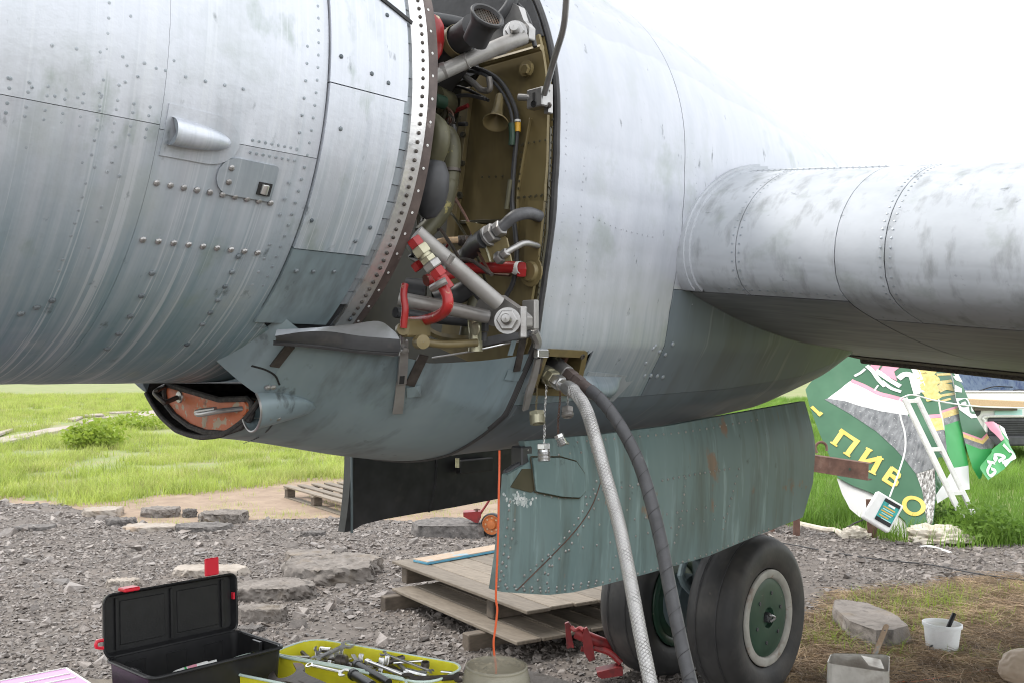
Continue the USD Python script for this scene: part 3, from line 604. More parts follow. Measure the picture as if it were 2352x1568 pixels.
# half-cone fairing beside the duct mouth
Pq, Pr = LOW.hit(*cD(1290, 550)), LOW.hit(*cD(2065, 560)); ax = Pr - Pq; L = np.linalg.norm(ax); ax /= L; nn = LOW.nrm((Pq + Pr) / 2); bx_ = np.cross(nn, ax); bx_ /= np.linalg.norm(bx_)
wd = np.linalg.norm(LOW.hit(*cD(1330, 410)) - LOW.hit(*cD(1330, 690))) / 2
G = []
for x in np.linspace(0, 1, 14):
    k = math.sqrt(max(0, 1 - x ** 1.7)); G.append([onskin(LOW, Pq + ax * x * L + bx_ * wd * k * math.cos(t), .001 + .075 * (1 - x) ** .8 * math.sin(t) ** .8) for t in np.linspace(0, math.pi, 15)])
sc_ = part(low, 'side_fairing', grid(np.array(G)), 'teal', True)
part(sc_, 'rim', tube(G[0], .004, 6, 2), 'steel')
part(sc_, 'bolts', cat(*[dome_rivet(LOW.hit(*cD(*p)) + nn * h_, nn, .011) for p, h_ in (((1500, 318), .001), ((1563, 315), .001), ((1480, 520), .055), ((1590, 545), .048))]), 'steel', kind='stuff')
# shelf and dark band along the top of the lower cowling, below the flaps
def strip3(rows): return grid(np.array(rows))
up = [bay(636, 757, 1.64), bay(720, 753, 1.72), bay(800, 746, 1.80), bay(870, 738, 1.88), bay(905, 760, 1.97)]
md = [bay(632, 772, 1.62), bay(700, 762, 1.69), bay(760, 762, 1.77), bay(830, 772, 1.87), bay(918, 779, 1.99)]
lo_ = [bay(632, 784, 1.635), bay(700, 788, 1.71), bay(760, 795, 1.79), bay(830, 803, 1.88), bay(918, 809, 2.0)]
up, md, lo_ = spline(up, 5), spline(md, 5), spline(lo_, 5)
part(low, 'shelf', strip3([up, md * .5 + up * .5 + Z * .004, md]), 'silver_wing', True); part(low, 'seal_band', strip3([md, md * .5 + lo_ * .5 + O * .006, lo_]), 'dark_metal', True)
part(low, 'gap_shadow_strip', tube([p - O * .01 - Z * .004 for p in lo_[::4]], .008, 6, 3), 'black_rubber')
part(low, 'bare_edge', tube([LOW.hit(*p) for p in ((690, 791), (790, 803), (905, 816))], .0035, 6), 'steel_bright')
part(low, 'bare_edge', tube([LOW.hit(*p) for p in ((992, 821), (1085, 806), (1190, 783))], .0035, 6), 'steel_bright')
for pts, w in (([c4(800, 240), c4(715, 350)], .035), ([c4(1515, 290), c4(1440, 450)], .034), ([c4(2045, 205), c4(2010, 375)], .026)):
    part(low, 'strap', ribbon(LOW, pts, w, .001, .006), 'steel_dark')
for pts, w in (([c4(1425, 490), c4(1500, 480)], .05), ([c4(1955, 395), c4(2055, 405)], .04), ([c4(1975, 250), c4(2000, 250)], .06)):
    part(low, 'doubler', ribbon(LOW, pts, w, .001, .003), 'teal')
def latch(pts, w):
    l = part(low, 'toggle_latch', ribbon(LOW, pts, w, .008, .012), 'steel')
    return l
l1 = latch([c4(1405, 205), c4(1400, 330), c4(1393, 430)], [.024, .030, .030]); part(l1, 'lever', ribbon(LOW, [c4(1392, 425), c4(1385, 510), c4(1375, 592)], [.030, .034], .004, .008), 'tube_grey')
part(l1, 'window', ribbon(LOW, [c4(1394, 385), c4(1391, 425)], .016, .0195, .002), 'black_hole'); part(l1, 'pin', lathe([(.001, -.02), (.012, -.02), (.012, .012), (.001, .014)], LOW.hit(*c4(1403, 245)) + LOW.nrm(LOW.hit(*c4(1403, 245))) * .02, LOW.nrm(LOW.hit(*c4(1403, 245))), 12), 'steel')
part(l1, 'eye_bolt', tube([bay(*c3(175, 1160), 2.0), bay(*c3(180, 1260), 2.02)], .009, 8), 'steel')
l2 = part(low, 'toggle_latch', tube([AFT.hit(*c3(1150, 1195)) + O * .03, AFT.hit(*c3(1180, 1260)) + O * .03, AFT.hit(*cA(660, 90)) + O * .03], [.020, .017, .015], 8), 'steel')
part(l2, 'block', box(AFT.hit(*cA(715, 175)) + O * .03, [A, O, Z], (.028, .012, .014), .003), 'steel_bright')
part(l2, 'lever', cat(ribbon(AFT, [cA(690, 190), cA(640, 420), cA(580, 620), cA(530, 850)], [.022, .03, .032, .024], .022, .009)), 'tube_grey'); part(l2, 'lever', ribbon(AFT, [cA(735, 180), cA(690, 390)], .022, .02, .007), 'steel_dark')

# aft nacelle skins, with the refuelling hatch cut out
hs = np.array([AFT.st(AFT.hit(*p)) for p in ((1250, 822), (1330, 822), (1322, 886), (1240, 884))])
hole = (hs[:, 0].min() - .022, hs[:, 0].max() + .022, np.degrees(hs[:, 1].min()) - .9, np.degrees(hs[:, 1].max()) + .9)
thL = float(AFT.st(AFT.hit(1450, 911))[1] / D2R); sR1 = float(AFT.st(AFT.hit(1560, 230))[0]); sR2 = float(AFT.st(AFT.hit(1585, 800))[0])
aft = part(AC, 'aft_nacelle', grid(AFT.pt(np.linspace(2.53, 7.58, 50)[None, :] + np.zeros((73, 1)), np.linspace(38, 178, 73)[:, None] * D2R + np.zeros((1, 50)), -.010)), 'dark_metal', True)
part(aft, 'skin_panel', patch(AFT, 2.524, sR1, thL + .12, 178, 0, .025, 1.0, hole=hole), 'silver_aft')
part(aft, 'skin_panel', patch(AFT, sR1 + .004, 7.56, -34, 178, 0, .09), 'silver_aft')
sw = lambda t: sR1 + .004 + .0 * t
part(aft, 'skin_panel', patch(AFT, sw, 7.56, thL + .12, -34.15, 0, .07), 'teal_aft')
part(aft, 'lower_skin', patch(AFT, 2.524, 7.56, -180 - thL, thL - .05, -.002, .08), 'teal_aft')
part(aft, 'lower_skin', patch(AFT, 2.524, 7.56, -182, -180 - thL - .2, -.002, .1), 'silver_aft')
rv = ring_row(AFT, 2.56, -58, 45, 60, .0035, skip=.1) + ring_row(AFT, 2.66, -40, 10, 30, .003, skip=.3)
rv += row(AFT, [(1365, 500), (1420, 525), (1500, 545)], 12, .0032) + row(AFT, [(1340, 770), (1345, 650), (1350, 560)], 12, .0032) + row(AFT, [(1590, 330), (1600, 420), (1590, 520), (1575, 600)], 16, .003)
rv += row(AFT, [(1660, 470), (1600, 600), (1590, 700)], 10, .003)
part(aft, 'rivets', cat(*rv), 'silver_aft', kind='stuff')
rv = row(AFT, [(1480, 862), (1500, 862), (1522, 865)], 4, .011) + row(AFT, [(1505, 795), (1525, 815), (1545, 790)], 4, .010) + row(AFT, [(1483, 833), (1500, 800)], 2, .011)
part(aft, 'screw_heads', cat(*rv), 'silver_low', kind='stuff')
th = np.linspace(-62, 80, 60) * D2R
part(aft, 'edge_seal', tube(list(AFT.pt(np.full(60, 2.512), th, -.004)), .012, 8, 1), 'black_rubber')
part(aft, 'edge_flange', grid(np.stack([AFT.pt(np.full(60, 2.500), th, -.012), AFT.pt(np.full(60, 2.494), th, -.060)])), 'olive', True)
th = np.linspace(-95, -46, 30) * D2R
part(aft, 'cowl_seam', tube(list(AFT.pt(np.full(30, 2.518), th, .0)), .0075, 6, 1), 'black_rubber')
# bulged panel behind the hatch
c0 = AFT.hit(1372, 888); n0 = AFT.nrm(c0); e1 = AFT.hit(1420, 889) - c0; e1 /= np.linalg.norm(e1); e2 = np.cross(n0, e1)
bw, bh = np.linalg.norm(AFT.hit(1426, 889) - c0), np.linalg.norm(AFT.hit(1390, 862) - AFT.hit(1380, 922)) / 2
part(aft, 'bulge_plate', skinplate(AFT, [(-bw, -bh * .8), (bw * .62, -bh), (bw * 1.1, bh * .8), (-bw, bh)], c0 + e1 * bw * .35, e1, e2, .002, .004), 'silver_low')
G = np.array([[onskin(AFT, c0 + e1 * bw * .8 * x + e2 * bh * .72 * y, .003 + .05 * max(0, (1 - y * y)) * max(0, 1 - x ** 4 if x < 0 else 1 - x * x) ** .7) for y in np.linspace(-1, 1, 13)] for x in np.linspace(-1, 1, 15)])
part(aft, 'bulge', grid(G), 'silver_aft', True)
# hatch frame and its dark box
cn = [AFT.hit(*p) for p in (cA(845, 125), cA(1385, 155), cA(1300, 600), cA(1150, 700), cA(660, 690))]
fc = np.mean([cn[0], cn[1], cn[2], cn[4]], 0); fn = AFT.nrm(fc); f1 = (cn[1] - cn[0]); f1 -= fn * (f1 @ fn); f1 /= np.linalg.norm(f1); f2 = np.cross(fn, f1)
uv = [((p - fc) @ f1, (p - fc) @ f2) for p in cn]
outer = sg.Polygon(uv).convex_hull.buffer(-.02).buffer(.026); inn = outer.buffer(-.028)
hat = part(aft, 'hatch_frame', skinplate(AFT, np.array(outer.exterior.coords), fc, f1, f2, .001, .001) if False else plate(sg.Polygon(outer.exterior.coords, [inn.exterior.coords]), lambda x, y: onskin(AFT, fc + x * f1 + y * f2, .005), fn, .016, .02), 'olive')
ob = np.array(inn.exterior.coords)[:-1]; ow = [np.array([onskin(AFT, fc + x * f1 + y * f2, .0) for x, y in ob]) - fn * d for d in (0, .22)]
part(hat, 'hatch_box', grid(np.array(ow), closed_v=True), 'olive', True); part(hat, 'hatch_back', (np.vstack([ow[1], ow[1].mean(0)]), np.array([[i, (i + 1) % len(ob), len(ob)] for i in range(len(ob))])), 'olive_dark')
for p in (cA(862, 170), cA(1325, 205), cA(695, 640)):
    q = AFT.hit(*p); part(hat, 'screw_cup', lathe([(.011, .004), (.010, .009), (.006, .007), (.001, .003)], q, fn, 12), 'steel_dark')
part(hat, 'bracket', box(onskin(AFT, AFT.hit(*cA(1190, 340)), -.06), [f1, f2, fn], (.008, .05, .03), .002), 'rust'); part(hat, 'bracket', box(onskin(AFT, AFT.hit(*cA(1130, 300)), -.08), [f1, f2, fn], (.004, .06, .03), .001), 'cream_metal')

# firewall behind the open bay
FS = 2.47
fw = [bay(1084, 202, FS), bay(1049, 457, FS), bay(1037, 545, FS), bay(1010, 800, FS)]
top = [bay(*c2(1300, 385), FS), bay(*c2(820, 520), FS)]
arc_t = np.linspace(17, -52, 30) * D2R; arc = list(AFT.pt(np.full(30, FS) + .05, arc_t, -.012)); arc = [p - A * ((p @ A) - FS) for p in arc]
uvp = lambda P: [((p @ O) - UC, p[2] - ZC) for p in P]
fpoly = sg.Polygon(uvp([top[1]] + fw) + uvp(arc[::-1])).buffer(0)
if fpoly.geom_type != 'Polygon': fpoly = max(fpoly.geoms, key=lambda q: q.area)
fwl = part(AC, 'firewall', plate(fpoly, lambda x, y: NP(FS, x, y), -A, .012, None), 'olive')
uarc = np.linspace(17, 100, 24) * D2R
part(fwl, 'upper_bulkhead', plate(sg.Polygon([(.888 * math.cos(t), .888 * math.sin(t)) for t in np.linspace(17 * D2R, math.pi, 40)] + uvp([top[1] + A * 0])).buffer(0), lambda x, y: NP(FS + .02, x, y), -A, .01), 'dark_metal')
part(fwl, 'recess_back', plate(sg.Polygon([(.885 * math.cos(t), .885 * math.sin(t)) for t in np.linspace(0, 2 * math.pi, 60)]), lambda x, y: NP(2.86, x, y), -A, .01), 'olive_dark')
part(fwl, 'top_ledge', tube([top[1] - A * .02, top[0] - A * .02], .012, 8, 0), 'olive')
def bstrip(pts, s, w, th, mat, name, parent=fwl):
    P = [bay(*p, s) for p in pts]; m = []
    for p, q in zip(P[:-1], P[1:]):
        d = q - p; Ld = np.linalg.norm(d); d /= Ld; m.append(box((p + q) / 2, [d, np.cross(A, d), A], (Ld / 2, w / 2, th / 2), .001))
    return part(parent, name, cat(*m), mat)
bstrip([c2(690, 690), c2(600, 1480), c3(560, 480)], FS - .012, .045, .02, 'olive', 'stiffener')
bstrip([c2(1180, 930), c2(1080, 1500), c3(1070, 500)], FS - .006, .006, .012, 'olive', 'stiffener')
bstrip([c2(1340, 1000), c2(1320, 1560), c3(1310, 400), c3(1230, 980)], FS - .006, .004, .01, 'olive_dark', 'stiffener')
bstrip([c3(610, 335), c3(960, 325)], FS - .008, .012, .015, 'olive_dark', 'stiffener')
bstrip([c3(1190, 165), c3(1305, 170), c3(1260, 640), c3(1150, 630)], FS - .003, .003, .005, 'olive_dark', 'doubler_edge')
part(fwl, 'doubler_plate', plate(sg.Polygon([((bay(*c3(*p), FS) @ O) - UC, bay(*c3(*p), FS)[2] - ZC) for p in ((1185, 165), (1305, 170), (1260, 640), (1150, 630))]), lambda x, y: NP(FS - .0145, x, y), -A, .002), 'olive')
rv = []
def brow(p, q, n, s=FS - .012, r=.0045):
    for t in np.linspace(0, 1, n): rv.append(dome_rivet(bay(p[0] + (q[0] - p[0]) * t, p[1] + (q[1] - p[1]) * t, s), -A, r))
for p, q, n in ((c2(1350, 940), c2(1330, 1540), 11), (c3(1320, 60), c3(1240, 900), 16), (c2(1120, 1130), c2(1295, 1100), 5), (c2(1090, 1550), c2(1270, 1530), 5), (c2(1110, 1140), c2(1085, 1480), 7), (c2(800, 1390), c2(960, 1385), 4), (c3(1080, 140), c3(1260, 130), 5), (c3(1190, 300), c3(1160, 590), 6), (c3(1250, 240), c3(1240, 600), 5)): brow(p, q, n)
for p in (c2(660, 1060), c2(655, 1285), c2(635, 1530), c3(640, 130)): rv.append(hexnut(bay(*p, FS - .025), -A, .011, .012, 8))
part(fwl, 'rivets', cat(*rv), 'olive_dark', kind='stuff')
part(fwl, 'boss', cat(lathe([(.028, 0), (.028, .014), (.001, .016)], bay(*c2(1160, 545), FS - .012), -A, 12), hexnut(bay(*c2(1150, 550), FS - .03), -A, .018, .014)), 'olive')

# engine mount
MT = part(AC, 'engine_mount', cat(), 'tube_grey') if False else None
mount = part(AC, 'engine_mount', plate(sg.Polygon([((bay(*c3(*p), 2.30) @ O) - UC, bay(*c3(*p), 2.30)[2] - ZC) for p in ((760, 1015), (800, 940), (960, 905), (1110, 1010), (1175, 1075), (1175, 1150), (1100, 1200), (1000, 1170), (860, 1135), (790, 1080))]).buffer(-.008).buffer(.008), lambda x, y: NP(2.285, x, y), -A, .028), 'tube_grey')
t1 = part(mount, 'mount_tube', tube([bay(*c3(285, 415), 2.0), bay(*c3(600, 690), 2.12), bay(*c3(930, 970), 2.255)], .0262, 16, 3), 'tube_grey')
part(mount, 'mount_tube', tube([bay(*c3(150, 935), 2.03), bay(*c3(500, 1000), 2.13), bay(*c3(845, 1075), 2.265)], [.0235, .0235, .022], 16, 3), 'tube_grey')
part(mount, 'mount_tube', tube([bay(*c3(120, 1040), 2.1), bay(*c3(420, 1085), 2.25), bay(*c3(800, 1120), 2.33)], .018, 12, 3), 'dark_metal')
jb = bay(*c3(1000, 1105), 2.24); jd = -A * .75 + O * .6 + Z * .05
part(mount, 'anchor_bolt', cat(lathe([(0.001, .075), (.013, .073), (.016, .066)] + [(.0165 if k % 2 else .0145, .066 - k * .004) for k in range(8)] + [(.0165, .03), (.0165, -.03)], jb, jd, 16), hexnut(jb, jd, .034, .026), lathe([(.001, .004), (.042, .004), (.042, -.006), (.001, -.006)], jb, jd, 20)), 'steel')
part(mount, 'anchor_block', box(bay(*c3(1120, 1120), 2.30), [-A + O, O + A, Z], (.035, .012, .05), .004), 'steel'); part(mount, 'anchor_block', box(bay(*c3(1180, 1060), 2.44), [A, O, Z], (.012, .03, .05), .004), 'tube_grey')
part(mount, 'mount_tube', tube([bay(*c2(400, 610), 2.05), bay(*c2(700, 470), 2.18), bay(*c2(1000, 340), 2.30), bay(*c2(1140, 300), 2.36)], [.0245, .0245, .026, .02], 16, 3), 'tube_grey')
part(mount, 'tube_collar', cat(*[tube([bay(*p, s_), bay(*q, s_ + .01)], .0262, 16, 0) for p, q, s_ in ((c2(480, 565), c2(520, 550), 2.085), (c2(640, 495), c2(690, 475), 2.16))]), 'tube_grey')
part(mount, 'upper_plate', plate(sg.Polygon([((bay(*c2(*p), 2.38) @ O) - UC, bay(*c2(*p), 2.38)[2] - ZC) for p in ((800, 380), (940, 190), (1050, 30), (1110, 60), (1150, 170), (1195, 220), (1190, 320), (1060, 370))]).buffer(-.008).buffer(.008), lambda x, y: NP(2.365, x, y), -A, .03), 'steel')
ub = bay(*c2(1060, 260), 2.34); part(mount, 'anchor_bolt', cat(lathe([(.001, .06), (.015, .058), (.017, .05), (.017, 0)], ub, jd, 14), hexnut(ub, jd, .032, .024), lathe([(.001, .006), (.04, .006), (.04, -.01)], ub, jd, 20)), 'steel')
part(mount, 'mount_tube', tube([bay(*c2(370, 140), 2.2), bay(*c2(560, 170), 2.26), bay(*c2(760, 215), 2.33)], .021, 16, 3), 'dark_metal')
part(mount, 'mount_tube', tube([bay(*c2(900, 190), 2.36), bay(*c2(1010, 60), 2.37), bay(*c2(1060, -60), 2.38)], .02, 12, 3), 'dark_metal')

# ducts, pipes, hoses and fittings in the bay
bayp = part(AC, 'bay_plumbing', tube([bay(*c2(380, 480), 2.16), bay(*c2(480, 410), 2.16), bay(*c2(640, 300), 2.15), bay(*c2(740, 215), 2.13)], [.056, .056, .046, .044], 18, 4), 'black_rubber')
mo, md_ = bay(*c2(835, 138), 2.10), np.array([.36, -.62, .52]); md_ /= np.linalg.norm(md_)
part(bayp, 'bellmouth', lathe([(.040, -.09), (.041, -.03), (.048, -.012), (.054, 0), (.056, .006), (.053, .011), (.046, .010), (.042, .0)], mo, md_, 28), 'black_rubber', 60)
gm = []
for k in np.linspace(-.036, .036, 9):
    w_ = math.sqrt(.042 ** 2 - k * k); _, e_, g_ = basis(md_)
    gm += [tube([mo + e_ * k - g_ * w_, mo + e_ * k + g_ * w_], .0012, 4, 0), tube([mo + g_ * k - e_ * w_, mo + g_ * k + e_ * w_], .0012, 4, 0)]
part(bayp, 'mesh_screen', cat(*gm), 'steel_dark', kind='stuff')
part(bayp, 'mesh_back', lathe([(.001, 0), (.042, 0)], mo - md_ * .006, md_, 20), 'olive_dark')
cb = bay(*c2(600, 330), 2.15); cd_ = bay(*c2(700, 260), 2.14) - cb
part(bayp, 'clamp_band', lathe([(.050, -.016), (.0515, -.015), (.0515, .015), (.050, .016)], cb, cd_, 24), 'olive')
part(bayp, 'heater_drum', lathe([(.001, -.13), (.085, -.13), (.09, -.12), (.09, .12), (.001, .13)], bay(*c2(500, 470), 2.34), bay(*c2(640, 280), 2.34) - bay(*c2(500, 470), 2.34), 24), 'black_rubber')
part(bayp, 'red_canister', lathe([(.001, -.075), (.022, -.066), (.036, -.04), (.040, 0), (.036, .045), (.02, .07), (.001, .078)], bay(*c2(405, 310), 2.05), Z * .95 + O * .1, 18), 'red_paint', True)
part(bayp, 'intake_pipe', tube([bay(*c2(400, 960), 2.12), bay(*c2(460, 1020), 2.12), bay(*c2(465, 1120), 2.12), bay(*c2(420, 1240), 2.12), bay(*c2(350, 1330), 2.12)], .034, 16, 6), 'green_pipe')
part(bayp, 'oil_tank', lathe([(.001, -.105), (.03, -.092), (.052, -.05), (.056, 0), (.05, .05), (.03, .085), (.001, .095)], bay(*c3(405, 60), 2.12), Z + O * .25, 20), 'dark_metal', True)
part(bayp, 'bent_pipe', tube([bay(*c2(480, 1030), 2.28), bay(*c2(545, 1080), 2.28), bay(*c2(565, 1200), 2.28), bay(*c2(545, 1420), 2.27), bay(*c3(535, 60), 2.26), bay(*c3(500, 210), 2.25), bay(*c3(420, 330), 2.22), bay(*c3(330, 430), 2.18)], .031, 16, 6), 'green_pipe')
part(bayp, 'pipe_clamp', cat(*[lathe([(.033, -.006), (.037, -.005), (.037, .005), (.033, .006)], bay(*p, s_), d_, 20) for p, s_, d_ in ((c2(550, 1340), 2.272, -Z), (c3(400, 345), 2.215, -Z * .7 - O * .6))]), 'steel_dark')
for k, (pts, r_, m_) in enumerate((
    ([c2(700, 520), c2(840, 570), c2(950, 650), c2(1030, 780), c2(1075, 930), c2(1068, 1100), c2(1050, 1300), c2(1035, 1540), c3(1042, 250), c3(1062, 430), c3(1072, 600), c3(1048, 790), c3(985, 920)], .0085, 'black_rubber'),
    ([c2(690, 560), c2(820, 590), c2(930, 690), c2(1010, 830), c2(1040, 980), c2(1030, 1150)], .006, 'dark_metal'),
    ([c2(530, 690), c2(640, 690), c2(760, 740), c2(850, 790)], .006, 'black_rubber'), ([c2(520, 770), c2(680, 750), c2(830, 780)], .007, 'hose_grey'),
    ([c2(420, 1010), c2(540, 980), c2(680, 975)], .008, 'black_rubber'), ([c2(450, 980), c2(560, 890), c2(690, 830)], .008, 'red_dull'),
    ([c2(1030, 970), c2(1035, 1070), c2(1030, 1140)], .011, 'green_hub'), ([c3(1020, 0), c3(1005, 120), c3(990, 230)], .008, 'green_pipe'),
    ([c2(650, 590), c2(740, 660), c2(800, 710), c2(860, 700), c2(855, 610)], .011, 'tube_grey'),
    ([c2(1080, 40), c2(1140, 110), c2(1185, 220), c2(1215, 370)], .008, 'black_rubber'))):
    part(bayp, 'cable', tube([bay(*p, FS - .035 - .004 * k) for p in pts], r_, 10, 6), m_)
rw = np.random.default_rng(77)
for k in range(26):                                      # loose wiring and thin lines deeper in the bay
    s0_ = rw.uniform(2.25, 2.44); x_, y_ = rw.uniform(400, 610), rw.uniform(640, 1100); dx, dy = rw.uniform(-60, 60), rw.uniform(250, 700)
    if k > 15: x_, y_, dx, dy = rw.uniform(150, 600), rw.uniform(1500, 1950), rw.uniform(150, 500), rw.uniform(150, 700)
    if k > 21: x_, y_, dx, dy = rw.uniform(400, 600), rw.uniform(1900, 2150), rw.uniform(300, 500), rw.uniform(50, 180)
    P = [bay(*c2(x_ + dx * t + rw.normal(0, 25), y_ + dy * t + rw.normal(0, 25)), s0_) for t in (0, .3, .65, 1)]
    part(bayp, 'wire', tube(P, rw.choice([.005, .007, .009]), 7, 5), ['black_rubber', 'olive_dark', 'steel_dark', 'dark_metal', 'rust'][k % 5])
yb = bay(*c2(1079, 1000), FS - .035); part(bayp, 'cable_tag', lathe([(.0095, -.016), (.0105, -.015), (.0105, .015), (.0095, .016)], yb, Z, 14), 'yellow_band'); part(bayp, 'cable_tag', lathe([(.0096, -.004), (.0108, -.003), (.0108, .003), (.0096, .004)], yb + Z * .022, Z, 14), 'white_plain')
hp, hd = bay(*c2(905, 960), FS - .09), np.array([-.12, -.45, -.85])
part(bayp, 'drain_horn', lathe([(.015, -.12), (.017, -.06), (.022, -.03), (.036, -.008), (.045, 0), (.044, .004), (.034, -.002), (.018, -.02), (.001, -.03)], hp, hd, 22), 'olive', 50)
part(bayp, 'coupling', cat(lathe([(.022, -.02), (.024, -.018), (.024, .03), (.015, .034)], bay(*c2(470, 800), 2.30), -A, 16)), 'green_hub'); part(bayp, 'drum', lathe([(.001, .04), (.05, .038), (.052, 0), (.05, -.06)], bay(*c2(450, 790), 2.34), -A + O * .3, 20), 'green_pipe')
# bracket with two hose unions
part(bayp, 'union_bracket', plate(sg.Polygon([((bay(*c3(*p), 2.33) @ O) - UC, bay(*c3(*p), 2.33)[2] - ZC) for p in ((752, 340), (905, 365), (1010, 460), (1040, 640), (880, 655), (830, 530))]), lambda x, y: NP(2.325 + (.87 - x) * -.25, x, y), -A, .006), 'olive')
part(bayp, 'bracket_edge', tube([bay(*c3(752, 340), 2.30), bay(*c3(828, 520), 2.30), bay(*c3(868, 645), 2.30)], .004, 6, 2), 'cream_metal'); part(bayp, 'bracket_edge', tube([bay(*c3(828, 522), 2.30), bay(*c3(1015, 518), 2.35)], .004, 6, 0), 'cream_metal')
ud = bay(*c3(960, 365), 2.30) - bay(*c3(870, 425), 2.30); ud /= np.linalg.norm(ud)
up0 = bay(*c3(880, 425), 2.30)
part(bayp, 'union_nut', cat(lathe([(.001, -.022), (.036, -.022), (.036, -.012), (.028, -.01)], up0, ud, 20), hexnut(up0 - ud * .012, ud, .034, .03), hexnut(up0 + ud * .022, ud, .027, .028)), 'steel')
part(bayp, 'rubber_hose', tube([up0 + ud * .04, bay(*c3(985, 345), 2.31), bay(*c3(1060, 285), 2.33), bay(*c3(1160, 262), 2.38), bay(*c3(1245, 285), 2.45)], [.0185, .019, .0205, .0205, .0205], 14, 6), 'hose_grey')
part(bayp, 'union_body', tube([up0 - ud * .03, bay(*c3(760, 500), 2.33), bay(*c3(660, 610), 2.36), bay(*c3(600, 660), 2.38)], [.034, .036, .026, .025], 16, 5), 'dark_metal'); part(bayp, 'union_ring', lathe([(.028, -.008), (.031, -.006), (.031, .006), (.028, .008)], bay(*c3(655, 610), 2.36), ud, 18), 'steel')
u2 = bay(*c3(935, 615), 2.31); ud2 = bay(*c3(1000, 560), 2.31) - u2; ud2 /= np.linalg.norm(ud2)
part(bayp, 'small_union', cat(hexnut(u2 - ud2 * .01, ud2, .022, .024), hexnut(u2 + ud2 * .018, ud2, .015, .022)), 'steel')
part(bayp, 'small_hose', tube([u2 + ud2 * .03, bay(*c3(1060, 530), 2.34), bay(*c3(1140, 497), 2.38), bay(*c3(1240, 520), 2.46)], .0105, 12, 6), 'steel')
part(bayp, 'lower_duct', tube([bay(*c3(780, 760), 2.40), bay(*c3(700, 850), 2.38), bay(*c3(600, 900), 2.36), bay(*c3(430, 960), 2.30)], .036, 16, 4), 'black_rubber'); part(bayp, 'lower_duct', tube([bay(*c3(200, 880), 2.25), bay(*c3(360, 890), 2.3)], .05, 16, 0), 'dark_metal')
part(bayp, 'hand_wheel', lathe([(.06, -.005), (.066, 0), (.06, .005), (.055, 0), (.06, -.005)], bay(*c3(590, 600), 2.42), -A, 20), 'red_dull')
part(bayp, 'red_line', tube([bay(*c3(1085, 690), 2.42), bay(*c3(960, 685), 2.40), bay(*c3(820, 690), 2.37), bay(*c3(680, 700), 2.34), bay(*c3(520, 745), 2.28), bay(*c3(360, 790), 2.2)], .0205, 16, 6), 'red_paint')
rp = bay(*c3(1120, 705), 2.43); part(bayp, 'red_nut', hexnut(rp + A * .012, -A - O * .8, .028, .03), 'red_paint'); part(bayp, 'red_line_cuff', lathe([(.0212, -.016), (.0225, -.014), (.0225, .014), (.0212, .016)], bay(*c3(1082, 692), 2.42), O, 16), 'white_plain')
part(bayp, 'port_flange', cat(lathe([(.001, .012), (.030, .012), (.034, .006), (.036, 0), (.05, 0), (.052, -.004)], bay(*c3(1180, 720), FS - .014), -A, 24)), 'olive')
part(bayp, 'hose_cuff', tube([bay(*c3(420, 500), 2.30), bay(*c3(500, 478), 2.33), bay(*c3(610, 472), 2.37)], .0115, 10, 4), 'wood_tan'); part(bayp, 'hose_clip', cat(*[hexnut(bay(*c3(x, 478), 2.385), bay(*c3(700, 478), 2.40) - bay(*c3(600, 478), 2.37), .019, .014, 10) for x in (612, 640, 668)]), 'steel_dark')
v0, v1 = bay(*c3(318, 545), 2.0), bay(*c3(425, 690), 2.03); vd = v1 - v0; vl = np.linalg.norm(vd); vd /= vl
vv = part(bayp, 'shutoff_valve', cat(lathe([(.001, 0), (.020, .002), (.020, vl * .72), (.016, vl * .75), (.016, vl)], v0, vd, 16), hexnut(v0 - vd * .01, vd, .029, .03), hexnut(v0 + vd * vl * .42, vd, .026, .02)), 'cream_metal')
part(vv, 'valve_nut', cat(hexnut(v0 - vd * .040, vd, .025, .03), hexnut(bay(*c3(275, 650), 2.02), vd, .02, .026), hexnut(v1 + vd * .004, vd, .026, .03), lathe([(.001, .0), (.018, 0), (.018, .05)], v1 + vd * .03, vd, 14)), 'red_paint'); part(vv, 'valve_body', hexnut(v1 - vd * .022, vd, .031, .026), 'steel')
part(bayp, 'red_pipe', tube([bay(*c3(455, 760), 2.04), bay(*c3(495, 840), 2.04), bay(*c3(525, 910), 2.04), bay(*c3(530, 985), 2.04), bay(*c3(490, 1045), 2.05), bay(*c3(410, 1085), 2.07), bay(*c3(300, 1110), 2.09), bay(*c3(190, 1112), 2.1)], .0172, 14, 6), 'red_paint')
part(bayp, 'red_pipe', tube([bay(*c3(196, 820), 1.99), bay(*c3(185, 900), 1.98), bay(*c3(197, 1010), 1.98), bay(*c3(190, 1090), 1.98), bay(*c3(183, 1160), 1.98)], .0112, 12, 6), 'red_paint')
part(bayp, 'pipe_clip', cat(tube([bay(*c3(410, 850), 2.03), bay(*c3(470, 815), 2.02), bay(*c3(520, 790), 2.03)], .012, 8, 3), tube([bay(*c3(490, 790), 2.04), bay(*c3(485, 720), 2.06), bay(*c3(500, 680), 2.08)], .008, 8, 3), tube([bay(*c3(535, 655), 2.06), bay(*c3(575, 590), 2.06)], .009, 8, 0)), 'tube_grey')
part(bayp, 'pivot_fitting', cat(box(bay(*c3(280, 1165), 2.05), [A, O, Z], (.05, .02, .028), .006), lathe([(.001, .02), (.02, .02), (.02, -.02), (.001, -.02)], bay(*c3(175, 1170), 2.0), O - A * .6, 14), lathe([(.001, .024), (.022, .022), (.022, -.02)], bay(*c3(320, 1270), 2.03), O - A * .4, 14)), 'olive')
